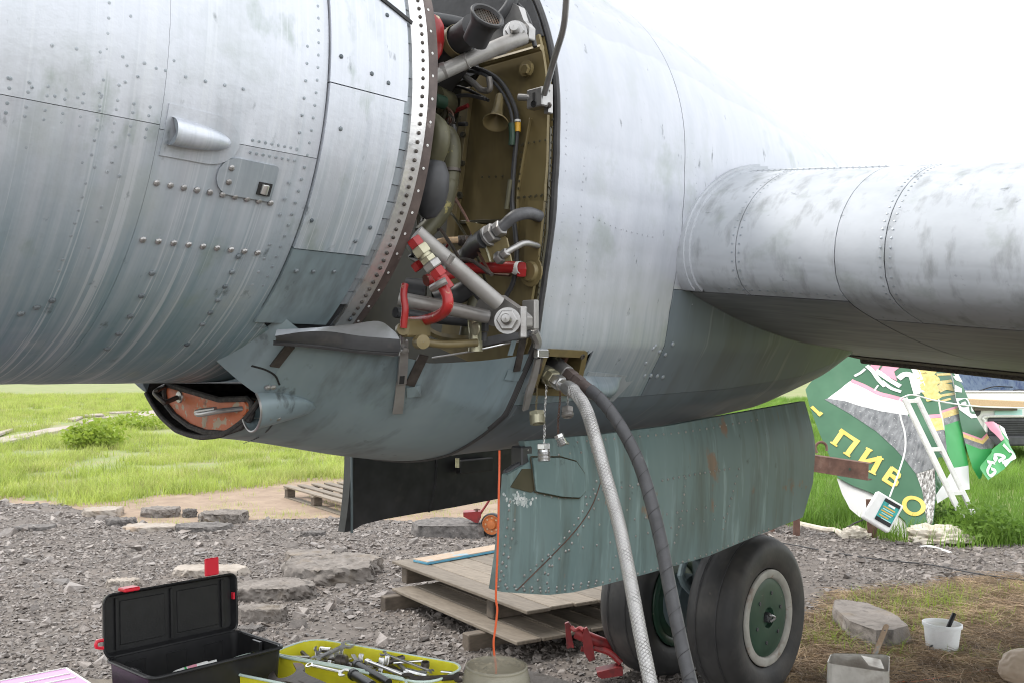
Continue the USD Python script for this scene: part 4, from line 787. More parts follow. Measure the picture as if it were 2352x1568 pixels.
part(bayp, 'torque_tube', tube([bay(*c3(340, 1270), 2.07), bay(*c3(520, 1290), 2.14), bay(*c3(760, 1275), 2.24)], .013, 12, 3), 'olive'); part(bayp, 'channel', tube([bay(*c3(340, 1160), 2.2), bay(*c3(480, 1230), 2.25), bay(*c3(720, 1250), 2.35)], .014, 6, 3), 'olive')
part(bayp, 'filler_neck', cat(lathe([(.024, -.06), (.022, .0), (.026, .03), (.026, .05), (.02, .056), (.001, .056)], bay(*c3(748, 1200), 2.28), Z, 16), lathe([(.001, .006), (.02, .004), (.022, 0)], bay(*c3(748, 1168), 2.24), -A, 16)), 'cream_metal'); part(bayp, 'drain_cock', cat(tube([bay(*c3(815, 1260), 2.28), bay(*c3(820, 1195), 2.28)], .009, 8, 0), hexnut(bay(*c3(823, 1190), 2.28), Z, .014, .03)), 'dark_metal')
part(bayp, 'rubber_bumper', cat(box((bay(*c3(800, 1275), 2.33) + bay(*c3(1085, 1218), 2.42)) / 2, [bay(*c3(1085, 1218), 2.42) - bay(*c3(800, 1275), 2.33), np.cross(A, O), A], (.10, .014, .012), .003)), 'hose_grey')
part(bayp, 'green_hose', tube([bay(*c3(660, 1270), 2.35), bay(*c3(680, 1160), 2.35), bay(*c3(720, 1000), 2.38), bay(*c3(760, 900), 2.40)], .022, 12, 4), 'green_pipe'); part(bayp, 'floor', plate(sg.Polygon([(-.6, 2.0), (.42, 2.0), (.42, 2.5), (-.6, 2.5)]), lambda x, y: NP(y, x, -.98), Z, .01), 'olive_dark')

# the prop rod of the lifted cowl door and its bracket
rod = part(AC, 'prop_rod', tube([bay(1250.5, 217, 2.40), bay(1275, 130, 2.33), bay(1295, 60, 2.27), bay(1302, -30, 2.2), bay(1304, -140, 2.1)], .0105, 12, 6), 'steel')
bk = bay(*c2(1240, 800), 2.42)
part(rod, 'rod_bracket', cat(box(bk + Z * .01, [O, A, Z], (.036, .02, .032), .004), tube([bay(*c2(1090, 765), 2.40), bay(*c2(1180, 770), 2.41)], .012, 12, 0), box(bay(*c2(1320, 780), 2.45), [O, A, Z], (.012, .012, .05), .003)), 'steel'); part(rod, 'bracket_slot', cat(lathe([(.001, 0), (.011, 0), (.011, .004)], bk - A * .021 - Z * .012, -A, 12), box(bk - A * .0215 + Z * .008, [O, A, Z], (.005, .001, .018))), 'black_hole')
part(rod, 'bracket_bolt', cat(hexnut(bay(*c2(1320, 720), 2.44), -A, .01, .01), hexnut(bay(*c2(1332, 830), 2.44), -A, .01, .01)), 'steel_dark')

# ------------------------------------------------------------------ the wing
AF = np.array([(6.5, 1.80), (6.1, 2.08), (5.6, 2.36), (5.0, 2.58), (4.4, 2.67), (4.0, 2.655), (3.72, 2.595), (3.53, 2.51), (3.41, 2.42), (3.335, 2.32), (3.31, 2.22), (3.33, 2.14), (3.39, 2.085), (3.55, 2.035), (3.97, 1.955), (4.52, 1.885), (5.15, 1.85), (5.8, 1.815), (6.5, 1.755)])
afs = spline(AF, 10); afd = np.r_[0, np.cumsum(np.linalg.norm(np.diff(afs, axis=0), axis=1))]; afd /= afd[-1]
def wpt(u, p, off=0.0):
    u, p = np.broadcast_arrays(np.asarray(u, float), np.asarray(p, float))
    s, z = np.interp(p, afd, afs[:, 0]), np.interp(p, afd, afs[:, 1]); e = 2e-3
    ds, dz = np.interp(p + e, afd, afs[:, 0]) - np.interp(p - e, afd, afs[:, 0]), np.interp(p + e, afd, afs[:, 1]) - np.interp(p - e, afd, afs[:, 1]); L = np.hypot(ds, dz) + 1e-9
    s, z = s + off * dz / L, z - off * ds / L
    return s[..., None] * A + (UC + u)[..., None] * O + (z - .11 * (u - .85))[..., None] * Z
def pnear(s, upper): 
    i = np.arange(len(afs)); m = (afd < .48) if upper else (afd > .52); j = i[m][np.argmin(abs(afs[m, 0] - s))]; return float(afd[j])
if (wpt(1.0, .5, .1) - wpt(1.0, .5)) @ A > 0: WS = -1
else: WS = 1
def wpatch(u0, u1, p0, p1, off=0.0, du=.08, n=24, depth=.006):
    U, P = np.meshgrid(np.linspace(u0, u1, max(3, int((u1 - u0) / du))), np.linspace(p0, p1, n), indexing='ij')
    dent = (meshkit.fbm(np.stack([U * 3, P * 14, 0 * U], -1), 3, 4) - .5) * .008
    ed = np.minimum(np.minimum(U - u0, u1 - U) / .08, np.minimum(P - p0, p1 - P) / .015).clip(0, 1)
    G = wpt(U, P, WS * (off + dent * ed)); Q = wpt(U, P, WS * (off - depth)); m = grid(G)
    b = [[(i, 0) for i in range(U.shape[0])], [(i, n - 1) for i in range(U.shape[0])], [(0, j) for j in range(n)], [(U.shape[0] - 1, j) for j in range(n)]]
    return cat(m, *[grid(np.array([[G[i, j] for i, j in q], [Q[i, j] for i, j in q]])) for q in b])
pN, pF = pnear(3.79, True), pnear(3.42, False); pG = pnear(3.66, False)
wing = part(AC, 'wing', grid(wpt(np.linspace(.1, 5.5, 30)[:, None], np.linspace(0, 1, 90)[None, :], -WS * .012)), 'wing_dark', True)
us = [.86, 1.105, 1.68, 2.6, 3.6, 5.5]
part(wing, 'nose_panel', wpatch(.90, 1.103, pN + .002, pF), 'silver_wing'); part(wing, 'nose_panel', wpatch(1.107, 1.50, pN + .002, pF), 'silver_wing')
part(wing, 'nose_panel', wpatch(1.503, 1.678, pN - .05, pG), 'silver_wing'); part(wing, 'nose_panel', wpatch(1.682, 2.9, pN - .05, pG, du=.06), 'silver_wing'); part(wing, 'nose_panel', wpatch(2.904, 5.5, pN - .05, pG), 'silver_wing')
for u0, u1 in ((.5, 1.25), (1.253, 1.5)): part(wing, 'upper_skin', wpatch(u0, u1, .02, pN - .001), 'silver_wing')
part(wing, 'upper_skin', wpatch(1.503, 5.5, .02, pN - .053), 'silver_wing')
part(wing, 'lower_skin', wpatch(.5, 1.497, pF + .002, .80, n=30), 'wing_dark'); part(wing, 'lower_skin', wpatch(1.503, 5.5, pG + .002, .80, n=30), 'wing_dark')
part(wing, 'flap', wpatch(.3, 5.5, .803, .985, -.004), 'wing_dark')
part(wing, 'flap_edge', tube([wpt(u, 1.0)  for u in np.linspace(.2, 5.5, 10)], .03, 8, 1), 'wing_rough'); part(wing, 'flap_seal', wpatch(.2, 5.5, .955, .999, .004, n=6), 'wing_rough')
part(wing, 'root_fillet', wpatch(.70, .905, pnear(3.95, True), pnear(3.40, False), .012, .03, 40, .014), 'silver_wing'); part(wing, 'root_fillet', wpatch(.70, .885, pnear(3.90, True), pnear(3.38, False), .022, .03, 40, .012), 'silver_wing')
rv = []
for u0, n in ((1.09, 26), (1.12, 26), (1.665, 26), (1.70, 26)):
    for p in np.linspace(pN, pF, n): q = wpt(u0, p, WS * .001); rv.append(dome_rivet(q, wpt(u0, p, WS * .1) - q, .004))
for p, u0, u1, n in ((pN + .005, .92, 1.48, 22), (pN - .004, .92, 1.48, 22), (pF - .006, 1.0, 1.5, 16), (pG - .006, 1.55, 2.6, 24)):
    for u in np.linspace(u0, u1, n): q = wpt(u, p, WS * .001); rv.append(dome_rivet(q, wpt(u, p, WS * .1) - q, .0045))
part(wing, 'rivets', cat(*rv), 'silver_low', kind='stuff')

# ------------------------------------------------------------------ gear doors and wheels
def sz(p, u): q = side(*p, u); return (q @ A, q[2] - ZC)
UD = .57
dp = [c5(55, 1162), c5(90, 1172), c5(290, 1186), c5(400, 1175), c5(510, 1150), c5(720, 1095), c5(980, 1020), c5(1240, 910), c5(1390, 850), c5(1425, 700), c5(1436, 540), c5(1420, 350), c5(1100, 405), c5(820, 455), c5(530, 492), c5(190, 522), c5(200, 610), c5(150, 640), c5(105, 665), c5(95, 760), c5(75, 950), c5(60, 1110)]
dpoly = sg.Polygon([sz(p, UD) for p in dp]).buffer(.004).buffer(-.004)
dz1 = dpoly.bounds[3]; dz0 = dpoly.bounds[1]
def ud(s, z): k = (z - dz0) / (dz1 - dz0); return UD + .022 * math.sin(math.pi * np.clip(k, 0, 1)) - .02 * max(0, k - .75) * 4 + .004 * (float(meshkit.fbm(np.array([s * 3, z * 3, 0.]), 3, 2)) - .5) * 2
door = part(AC, 'gear_door', plate(dpoly, lambda s, z: NP(s, ud(s, z), z), O, .03, .06), 'teal_door')
def on_door(p): s, z = sz(p, UD); return NP(s, ud(s, z), z)
rv = []
def drow(pts, n, r=.0064):
    P = spline([(*sz(p, UD), 0) for p in pts], 8); d = np.r_[0, np.cumsum(np.linalg.norm(np.diff(P, axis=0), axis=1))]
    for q in np.linspace(0, d[-1], n): s, z = np.interp(q, d, P[:, 0]), np.interp(q, d, P[:, 1]); rv.append(dome_rivet(NP(s, ud(s, z), z), O, r * rng.uniform(.85, 1.1)))
for pts, n in (([(70, 1150), (290, 1170), (500, 1138), (720, 1083), (980, 1008), (1240, 900)], 42), ([(100, 1140), (290, 1155), (500, 1125)], 12), ([(110, 780), (90, 950), (75, 1120)], 10), ([(130, 860), (110, 1000), (90, 1100)], 7), ([(500, 660), (440, 800), (330, 960), (180, 1100)], 17), ([(530, 690), (470, 820), (360, 990), (240, 1120)], 13),
    ([(500, 880), (760, 840), (1000, 800)], 12), ([(370, 990), (560, 955), (780, 900), (1040, 850)], 14), ([(560, 1120), (600, 900), (640, 720)], 9), ([(830, 960), (855, 830), (870, 680)], 9), ([(1040, 900), (1070, 760), (1100, 640)], 9), ([(770, 690), (900, 665), (1060, 640)], 14), ([(440, 760), (540, 730), (700, 700)], 8), ([(200, 560), (380, 530), (640, 505), (900, 480), (1200, 430)], 30), ([(230, 745), (330, 765), (410, 745), (425, 660)], 9), ([(330, 580), (520, 560)], 5), ([(280, 1170), (290, 1020)], 5)):
    drow([c5(*p) for p in pts], n)
part(door, 'rivets', cat(*rv), 'steel', kind='stuff')
rv = []
ctr = NP(*[(lambda q: (q[0], UD, q[1]))(sz(c5(320, 670), UD))][0])
pp = sg.Polygon([sz(c5(*p), UD) for p in ((205, 592), (330, 592), (395, 610), (428, 660), (430, 735), (405, 762), (330, 758), (215, 735))])
part(door, 'stiffened_cover', plate(pp.buffer(-.01).buffer(.01), lambda s, z: NP(s, ud(s, z) + .012, z), O, .012, .04), 'teal_door'); 
part(door, 'cover_edge', tube([NP(s, ud(s, z) + .006, z) for s, z in list(pp.buffer(.004).simplify(.003).exterior.coords)[:-1]], .0028, 6, 1, closed=True), 'olive_dark')
part(door, 'cracked_seam', tube([on_door(c5(*p)) + O * .001 for p in ((515, 665), (470, 790), (400, 900), (290, 1020), (150, 1165))], .0022, 6, 5), 'rust')
part(door, 'front_recess', plate(sg.Polygon([sz(c5(*p), UD) for p in ((112, 718), (165, 640), (205, 640), (215, 735), (200, 742))]), lambda s, z: NP(s, ud(s, z) + .003, z), O, .002), 'olive_dark')
rs_ = np.random.default_rng(12); chips = []
for _ in range(60):
    q = sz(c5(150 + rs_.normal(0, 28), 775 + rs_.normal(0, 16) - .2 * 0), UD); r_0 = rs_.uniform(.002, .008); chips.append(plate(sg.Point(q).buffer(r_0, 2), lambda s_, z_: NP(s_, ud(s_, z_) + .0009, z_), O, .0008))
part(door, 'bare_paint_chips', cat(*chips), 'scuff', False, kind='stuff')
part(door, 'hinge_bracket', cat(box(side(*c5(180, 600), .55), [A, O, Z], (.03, .03, .05), .006), tube([side(*c5(108, 660), .56), side(*c5(150, 632), .56), side(*c5(198, 612), .56)], .012, 8, 3)), 'dark_metal')
UF = -.65
fp = [(806, 1040), (806, 1224), (822, 1222), (846, 1206), (893, 1194), (970, 1180), (1052, 1166), (1160, 1145), (1260, 1125), (1240, 1020), (1000, 1025)]
fpoly2 = sg.Polygon([sz(p, UF) for p in fp])
fz = fpoly2.bounds
fd = part(AC, 'gear_door', plate(fpoly2, lambda s, z: NP(s, UF - .05 * ((fz[3] - z) / (fz[3] - fz[1])) ** 2 + .0 * s, z), O, .05, .08), 'dark_metal', label='dark inner face of the far gear door')
part(fd, 'edge_strip', tube([side(808, 1045, UF + .004), side(808, 1130, UF - .01), side(808, 1222, UF - .05)], .007, 6, 3), 'teal'); part(fd, 'hinge_arm', box(side(1090, 1068, UF + .03), [A, O, Z], (.12, .02, .035), .005), 'black_rubber')
part(fd, 'stiffener', cat(tube([side(1005, 1040, UF + .005), side(1000, 1110, UF - .01), side(985, 1175, UF - .04)], .006, 6, 3)), 'dark_metal')
part(aft, 'drain_tag', box(side(1051, 1062, .1), [A, O, Z], (.004, .012, .02), .001), 'cream_metal')
def wheel(c, far):
    w = part(AC, 'wheel', lathe([(.235, -.12), (.30, -.135), (.36, -.145), (.405, -.125), (.424, -.085), (.431, -.03), (.432, 0), (.431, .03), (.424, .085), (.405, .125), (.36, .145), (.30, .135), (.262, .12), (.255, .10)], c, O, 72), 'tyre', True)
    part(w, 'groove', cat(*[lathe([(.4315, k - .003), (.4295, k), (.4315, k + .003)], c, O, 60) for k in (-.06, -.02, .02, .06)]), 'black_rubber', kind='stuff')
    part(w, 'rim_flange', lathe([(.254, .118), (.254, .124), (.247, .132), (.214, .130), (.206, .118), (.200, .10)], c, O, 64), 'hub_white' if not far else 'green_hub', True)
    hb = part(w, 'hub_cover', lathe([(.206, .10), (.203, .116), (.17, .124), (.09, .126), (.055, .124), (.05, .10), (.03, .10), (.001, .10)], c, O, 48), 'green_hub')
    part(hb, 'axle_nut', cat(hexnut(c + O * .10, O, .028, .03, 8)), 'dark_metal'); part(hb, 'cotter', tube([c + O * .128 + Z * .012 - A * .01, c + O * .150 + Z * .02 - A * .02, c + O * .150 + Z * .0 + A * .02, c + O * .134 - Z * .02], .0065, 8, 4), 'steel')
    for k in range(6):
        t = k * math.pi / 3 + .3; part(hb, 'hub_bolt', hexnut(c + O * .124 + .13 * (math.cos(t) * A + math.sin(t) * Z), O, .011, .006), 'dark_metal')
    part(w, 'inner_drum', lathe([(.001, -.10), (.2, -.10), (.235, -.12), (.22, -.05), (.20, .10)], c, O, 40), 'green_hub')
    return w
WC = side(1768, 1418, .44) - O * .13
wheel(WC, False); wheel(WC - O * .565, True)
mid = WC - O * .2825
leg = part(AC, 'landing_gear_leg', cat(tube([mid + Z * 0.0, mid + Z * .35, mid + Z * 1.1 - A * .05], [.055, .06, .085], 18, 3), tube([mid - O * .2, mid + O * .2], .05, 16, 0)), 'teal')
part(leg, 'brake_unit', lathe([(.001, -.1), (.15, -.1), (.16, -.05), (.16, .05), (.001, .05)], mid + O * .11, O, 30), 'dark_metal'); part(leg, 'brake_unit', lathe([(.001, -.1), (.15, -.1), (.16, -.05), (.16, .05), (.001, .05)], mid - O * .11, O, 30), 'teal')
part(leg, 'drag_brace', tube([mid + Z * .25, mid + Z * .9 - A * .9], .03, 12, 0), 'teal'); part(leg, 'torque_link', tube([mid - A * .06 + Z * .05, mid - A * .22 + Z * .2, mid - A * .07 + Z * .38], .02, 10, 3), 'teal')

# caps hanging on chains from the hatch
HS = AFT.hit(1285, 850); 
def chain(parent, p, q, mat):
    d = q - p; L = np.linalg.norm(d); n = int(L / .011); ms = []
    for k in range(n):
        c = p + d * (k + .5) / n + (O * math.sin(k * .5) + A * math.cos(k * .37)) * .0012; e = (A if k % 2 else O)
        ms.append(tube([c + d / L * .0075, c + e * .0035, c - d / L * .0075, c - e * .0035], .0013, 5, 3, closed=True))
    return part(parent, 'chain', cat(*ms), mat, kind='stuff')
def Yat(p, Y): return at(*p, Y)
HY = HS[1] - .06
for (a_, b_, kind, mat, cm) in ((cA(742, 520), cA(737, 925), 'wide', 'olive', 'cream_metal'), (cA(865, 560), cA(832, 1345), 'plug', 'steel_bright', 'steel_bright'), (cA(1045, 640), cA(1022, 1225), 'small', 'rust', 'steel_bright'), (cA(1146, 690), cA(1140, 872), 'nut', 'steel', 'tube_grey')):
    p, q = at(*a_, HY), at(*b_, HY); k = .001 * 1
    px = HY / FPX * .17575                                   # metres per unit of that close view
    if kind == 'wide':
        d = np.array([.10, -.25, -.95]); m = cat(hexnut(q, d, 108 * px, 65 * px), lathe([(100 * px, 55 * px), (100 * px, 165 * px), (85 * px, 175 * px), (70 * px, 168 * px), (66 * px, 120 * px), (.001, 120 * px)], q, d, 24))
    elif kind == 'plug':
        d = np.array([.02, -.10, -1.0]); m = cat(hexnut(q, d, 92 * px, 85 * px), lathe([(78 * px, 80 * px)] + [((86 if j % 2 else 80) * px, (110 + j * 9) * px) for j in range(14)] + [(60 * px, 240 * px), (.001, 238 * px)], q, d, 24))
    elif kind == 'small':
        d = np.array([.42, -.12, -.9]); m = cat(hexnut(q, d, 66 * px, 60 * px), lathe([(50 * px, 55 * px)] + [((66 if j % 2 else 60) * px, (75 + j * 10) * px) for j in range(9)] + [(40 * px, 165 * px), (.001, 160 * px)], q, d, 22))
    else:
        d = np.array([0.02, -.35, -.93]); m = cat(hexnut(q, d, 82 * px, 80 * px), lathe([(80 * px, 80 * px), (82 * px, 120 * px), (62 * px, 140 * px), (52 * px, 120 * px), (.001, 112 * px)], q, d, 22))
    cp = part(AC, 'dust_cap', m, cm); chain(cp, p, q, mat)

# ------------------------------------------------------------------ hoses, the plug and the cord
def hose(name, label, coup, path, Y, r, mat, n=16):
    t = thing(name, label, 'hose', (HS[0], HS[1] - .1, 0))
    P = [at(*p, y) for p, y in zip(path, Y)]; dl_ = P[-1] - P[-2]; P += [P[-1] + dl_ * .8, np.array([P[-1][0] + .13, P[-1][1] - .16, .22]), np.array([P[-1][0] + .22, P[-1][1] - .36, r])]
    part(t, 'hose_body', tube(P, r, n, 8), mat, True)
    return t, P
bp = [c5(398, 298), c5(440, 350), c5(468, 410), c5(494, 495), c5(540, 660), c5(600, 880), c5(645, 1100), c5(690, 1340), c5(735, 1560)]
Y0 = HS[1]
h1, P1_ = hose('braided_hose', 'braided steel hose screwed into the open hatch, hanging down past the teal gear door', None, bp, np.linspace(Y0 - .22, Y0 - .72, len(bp)), .0208, 'braid')
rp_ = [c5(478, 302), c5(520, 340), c5(565, 395), c5(620, 480), c5(680, 600), c5(722, 720), c5(757, 850), c5(787, 980), c5(817, 1140), c5(850, 1300), c5(880, 1440), c5(910, 1568)]
h2, P2_ = hose('rubber_hose', 'dark grey rubber hose leaving the open hatch to the right of the braided one', None, rp_, np.linspace(Y0 - .18, Y0 - .62, len(rp_)), .0215, 'hose_grey')
def coupling(parent, a_, b_, Ya, Yb, segs):
    p, q = at(*a_, Ya), at(*b_, Yb); d = q - p; L = np.linalg.norm(d); d /= L
    for name, t0, t1, r, kind, mat in segs:
        c = p + d * L * t0; h_ = L * (t1 - t0)
        part(parent, name, hexnut(c, d, r, h_) if kind == 'hex' else lathe([(.001, 0), (r * .92, 0), (r, h_ * .08), (r, h_ * .92), (r * .92, h_), (.001, h_)], c, d, 22), mat)
def helix(P, r, turns, ph, w, sgn):
    Q = spline(P, 30); T, Nn, B = frames(Q); d = np.r_[0, np.cumsum(np.linalg.norm(np.diff(Q, axis=0), axis=1))]; t = sgn * d * turns * 2 * math.pi + ph
    return tube(Q + r * (np.cos(t)[:, None] * Nn + np.sin(t)[:, None] * B), w, 4, 0, caps=False)
part(h1, 'braid_strands', cat(*[helix(P1_, .0206, 11, k * math.pi / 4, .0011, sg_) for k in range(8) for sg_ in (1, -1)]), 'steel', kind='stuff')
part(h2, 'wrap_ridge', cat(helix(P2_, .0213, 16, 0, .0013, 1)), 'black_rubber')
coupling(h1, cA(770, 390), cA(1215, 660), Y0 + .04, Y0 - .22, (('socket', -.02, .16, .034, 'hex', 'black_rubber'), ('collar', .15, .36, .0325, 'round', 'cream_metal'), ('collar_nut', .34, .50, .031, 'hex', 'cream_metal'), ('nut', .49, .70, .027, 'hex', 'steel_bright'), ('sleeve', .69, .84, .020, 'round', 'steel_bright'), ('ferrule', .83, 1.03, .0255, 'round', 'steel')))
coupling(h2, cA(960, 300), cA(1480, 690), Y0 + .06, Y0 - .17, (('socket', -.02, .18, .032, 'hex', 'steel'), ('collar', .17, .38, .029, 'round', 'steel'), ('nut', .37, .56, .026, 'hex', 'brown_strip'), ('nut', .57, .74, .025, 'hex', 'brown_strip'), ('sleeve', .73, 1.04, .022, 'round', 'brown_strip')))
plug = thing('intake_plug', 'flaking orange plug with two wire handles, pushed into the oil cooler duct', 'plug', NP(sl0, 0, -1.0))
opts = ((300, 300), (520, 370), (760, 445), (950, 490), (1180, 470), (1300, 480), (1320, 640), (1200, 760), (1000, 830), (780, 815), (600, 745), (430, 620), (330, 500))
pq = sg.Polygon([((bay(*cD(*p), sl0 + .01) @ O) - UC, bay(*cD(*p), sl0 + .01)[2] - ZC) for p in opts]).buffer(-.015).buffer(.015)
part(plug, 'board', plate(pq, lambda u, z: NP(sl0 + .008 + .03 * (u * u), u, z), -A, .03, .03), 'orange_paint')
part(plug, 'rubber_edge', tube([NP(sl0 + .004 + .03 * u * u, u, z) for u, z in list(pq.buffer(.008).simplify(.004).exterior.coords)[:-1]], .010, 8, 1, closed=True), 'rough_black')
def pb(p, d): q = bay(*cD(*p), sl0); u = q @ O - UC; return q + A * (.008 + .03 * u * u - d)
part(plug, 'handle', tube([bay(*cD(290, 300), sl0 + .0), bay(*cD(210, 345), sl0 - .05), bay(*cD(175, 390), sl0 - .06), bay(*cD(270, 480), sl0 - .06), bay(*cD(300, 490), sl0 - .05), bay(*cD(440, 435), sl0 - .0)], .0085, 10, 5), 'steel_dark')
part(plug, 'handle', tube([pb((1190, 565), .0), pb((1050, 590), .04), pb((850, 630), .05), pb((800, 615), .05), pb((830, 595), .05), pb((960, 570), .03)], .0085, 10, 5), 'steel')
part(plug, 'handle_washer', cat(lathe([(.001, .006), (.022, .005), (.024, 0)], pb((1190, 565), .0), -A, 16)), 'orange_paint'); part(plug, 'handle_washer', lathe([(.001, .006), (.02, .005), (.022, 0)], pb((440, 430), .0), -A, 16), 'steel')
CY_ = 3.42
cordp = [(1147, 1050), (1146, 1120), (1144, 1230), (1141, 1310), (1139, 1370), (1142, 1400), (1138, 1440), (1134, 1470), (1135, 1500), (1139, 1530), (1140, 1600)]
cp_ = [at(*p, CY_ + (.02 if i == 0 else 0)) for i, p in enumerate(cordp)]; cp_ += [np.array([cp_[-1][0] + .02, CY_ - .03, .2]), np.array([cp_[-1][0] + .1, CY_ - .1, .006])]
solo('orange_cord', tube([cp_[0] + Z * .025] + cp_, .0038, 8, 6), 'orange_cord', 'thin orange cord hanging straight down in front of the teal gear door', 'cord')

# ------------------------------------------------------------------ things on the ground
def px2m(n, Y): return n * Y / FPX
def boards(parent, name, L0, e1, e2, length, n, w, gap, th, mat, seed, z):
    r_ = np.random.default_rng(seed)
    for k in range(n):
        c = L0 + e2 * (k * (w + gap) + w / 2) + e1 * (length / 2 + r_.uniform(-.012, .012)) + Z * (z - L0[2] + r_.uniform(0, .004))
        a_ = r_.uniform(-.004, .004); part(parent, name, box(c, [e1 + e2 * a_, e2 - e1 * a_, Z], (length / 2, w / 2, th / 2), .004), mat)
# two stacked skids under the gear door
q0, q1 = gz(*c9(115, 470), .155), gz(*c9(1350, 1000), .155); e1 = q1 - q0; Lp = np.linalg.norm(e1); e1 /= Lp; e2 = np.cross(Z, e1)
for name_, z_, Lq, lab, inset, dk in (('wooden_skid', .155, None, 'lower of the two stacked wooden skids under the gear door', .12, 0), ('wooden_skid', .305, c9(115, 200), 'upper of the two stacked wooden skids, carrying the blue-edged plank', .10, 1)):
    o0 = gz(*(Lq or c9(115, 470)), z_); ll = Lp if not dk else float((gz(*c9(1460, 690), z_) - o0) @ e1)
    t = thing(name_, lab, 'pallet', (*o0[:2], z_ - .15), 'stacked wooden skids')
    boards(t, 'deck_board', o0, e1, e2, ll, 7, .174, .009, .022, 'wood_grey', 20 + dk, z_ - .011)
    for k, f in enumerate((.08, .745) if dk else (.06, .76)):
        c = o0 + e1 * ll * f + e2 * .66; c[2] = z_ - .022 - .062
        part(t, 'runner', box(c + e2 * (-.10 if not dk else .05), [e1, e2, Z], (.042, .68, .0605), .006), 'wood_dark')
pk = [gz(*c9(*p), .335) for p in ((325, 150), (470, 205), (1135, 85), (1100, 15))]
pe = pk[2] - pk[1]; pl_ = np.linalg.norm(pe); pe /= pl_; pw = np.cross(Z, pe)
pt_ = thing('plank', 'blue-edged plank with worn bare top lying on the upper skid', 'plank', pk[1])
part(pt_, 'worn_top', box((pk[1] + pe * pl_ * .75 + pw * .085) - Z * .006, [pe, pw, Z], (pl_ * .75, .084, .004), .002), 'wood_pale'); part(pt_, 'board', box((pk[1] + pe * pl_ * .75 + pw * .085) - Z * .0165, [pe, pw, Z], (pl_ * .752, .086, .0095), .003), 'wood_blue')

# far pallet of open slats
a0 = gz(650, 1143); a0[2] = .17; fe = gz(806, 1194) - gz(650, 1143); fe /= np.linalg.norm(fe); fb = np.cross(Z, fe)
fpal = thing('slatted_pallet', 'weathered pallet of spaced slats lying on the soil beyond the far gear door', 'pallet', (*a0[:2], 0))
for k in range(7):
    part(fpal, 'slat', box(a0 + fe * 1.1 + fb * (.07 + k * .19) - Z * (.011 - .006 * rng.random()), [fe + fb * rng.uniform(-.02, .02), fb, Z], (1.1 + .03 * rng.random(), .055, .011), .003), 'wood_grey')
for k in range(3):
    part(fpal, 'stringer', box(a0 + fe * (.08 + k * 1.0) + fb * .62 - Z * .034, [fe, fb, Z], (.06, .62, .011), .002), 'wood_grey')
    part(fpal, 'bottom_board', box(a0 + fe * 1.1 + fb * (.07 + k * .55) - Z * .158, [fe, fb, Z], (1.1, .055, .010), .002), 'wood_grey')
    for j in range(3): part(fpal, 'block', box(a0 + fe * (.08 + k * 1.0) + fb * (.07 + j * .55) - Z * .096, [fe, fb, Z], (.06, .055, .050), .004), 'wood_dark')

# red trolley with an orange wheel
TY = 10.3
def tr(x, y, dy=0.0): return at(872.8 + 0, 0, 1) if False else at(900.4 + x * .11719, 1148.4 + y * .11719, TY + dy)
tro = thing('red_trolley', 'red steel trolley with an orange spoked wheel seen behind the gear doors', 'trolley', (*tr(1750, 600)[:2], 0))
part(tro, 'frame', plate(sg.Polygon([((tr(*p) @ RT), tr(*p)[2]) for p in ((1395, 230), (1560, 220), (1740, 210), (1745, 330), (1690, 440), (1610, 420), (1400, 310))]), lambda x, z: np.array([x, TY - .02, z]), -np.array([0, 1, 0.]), .16), 'red_dull')
part(tro, 'handle_tube', tube([tr(1690, 330), tr(1770, 200), tr(1890, 20), tr(2050, -260)], .012, 10, 3), 'red_dull'); part(tro, 'screw_jack', cat(hexnut(tr(1660, 215), Z, .016, .03), tube([tr(1600, 180), tr(1730, 180)], .007, 8, 0)), 'rust'); part(tro, 'foot', tube([tr(1660, 430), tr(1660, 530)], [.018, .010], 10, 0), 'dark_metal')
wc = tr(1965, 470, -.02); wax = np.array([-.35, -.94, 0.]); wr = px2m(225 * .11719, TY)
wl = part(tro, 'wheel', lathe([(wr * .80, -.03), (wr * .96, -.03), (wr, -.018), (wr, .018), (wr * .96, .03), (wr * .84, .03)], wc, wax, 40), 'black_rubber', True)
part(wl, 'rim', lathe([(wr * .86, .02), (wr * .84, .031), (wr * .78, .031), (wr * .74, .018), (wr * .42, .012), (wr * .36, .034), (.02, .036), (.001, .036)], wc, wax, 40), 'trolley_orange')
_, we, wg = basis(wax)
for k in range(8): t = k * math.pi / 4; part(wl, 'spoke_hole', lathe([(.001, .0165), (wr * .085, .0162)], wc + we * math.cos(t) * wr * .58 + wg * math.sin(t) * wr * .58, wax, 12), 'wood_tan')
part(tro, 'axle', tube([wc - wax * .1, wc + wax * .02], .012, 8, 0), 'rust')

# red jack bracket
JY = 5.55
def jk(x, y, Y=JY): return at(*c9(x, y), Y)
jack = thing('red_jack_stand', 'dark red steel bracket with two lugs and a tube lying by the near wheel', 'jack part', (*jk(2050, 1150)[:2], 0))
for p in (((1812, 815), (1850, 800), (1885, 850), (1870, 900), (1905, 1060), (1880, 1050), (1830, 1060), (1820, 900)), ((1998, 870), (2030, 850), (2075, 960), (2110, 1170), (2050, 1190), (2000, 1100), (1985, 980))):
    Yp = JY + (.04 if p[0][0] < 1900 else -.04)
    part(jack, 'lug', plate(sg.Polygon([(jk(*q, Yp)[0], jk(*q, Yp)[2]) for q in p]).buffer(-.004).buffer(.004), lambda x, z: np.array([x, Yp, z]), -np.array([0, 1, 0.]), .022), 'red_dull')
part(jack, 'saddle', tube([jk(1880, 850, JY + .02), jk(1915, 880), jk(1960, 860), jk(2000, 880, JY - .03)], .012, 8, 4), 'red_dull'); part(jack, 'tube', tube([jk(1920, 900, JY + .02), jk(2120, 985, JY), jk(2420, 1100, JY + .1)], .034, 14, 3), 'red_dull')
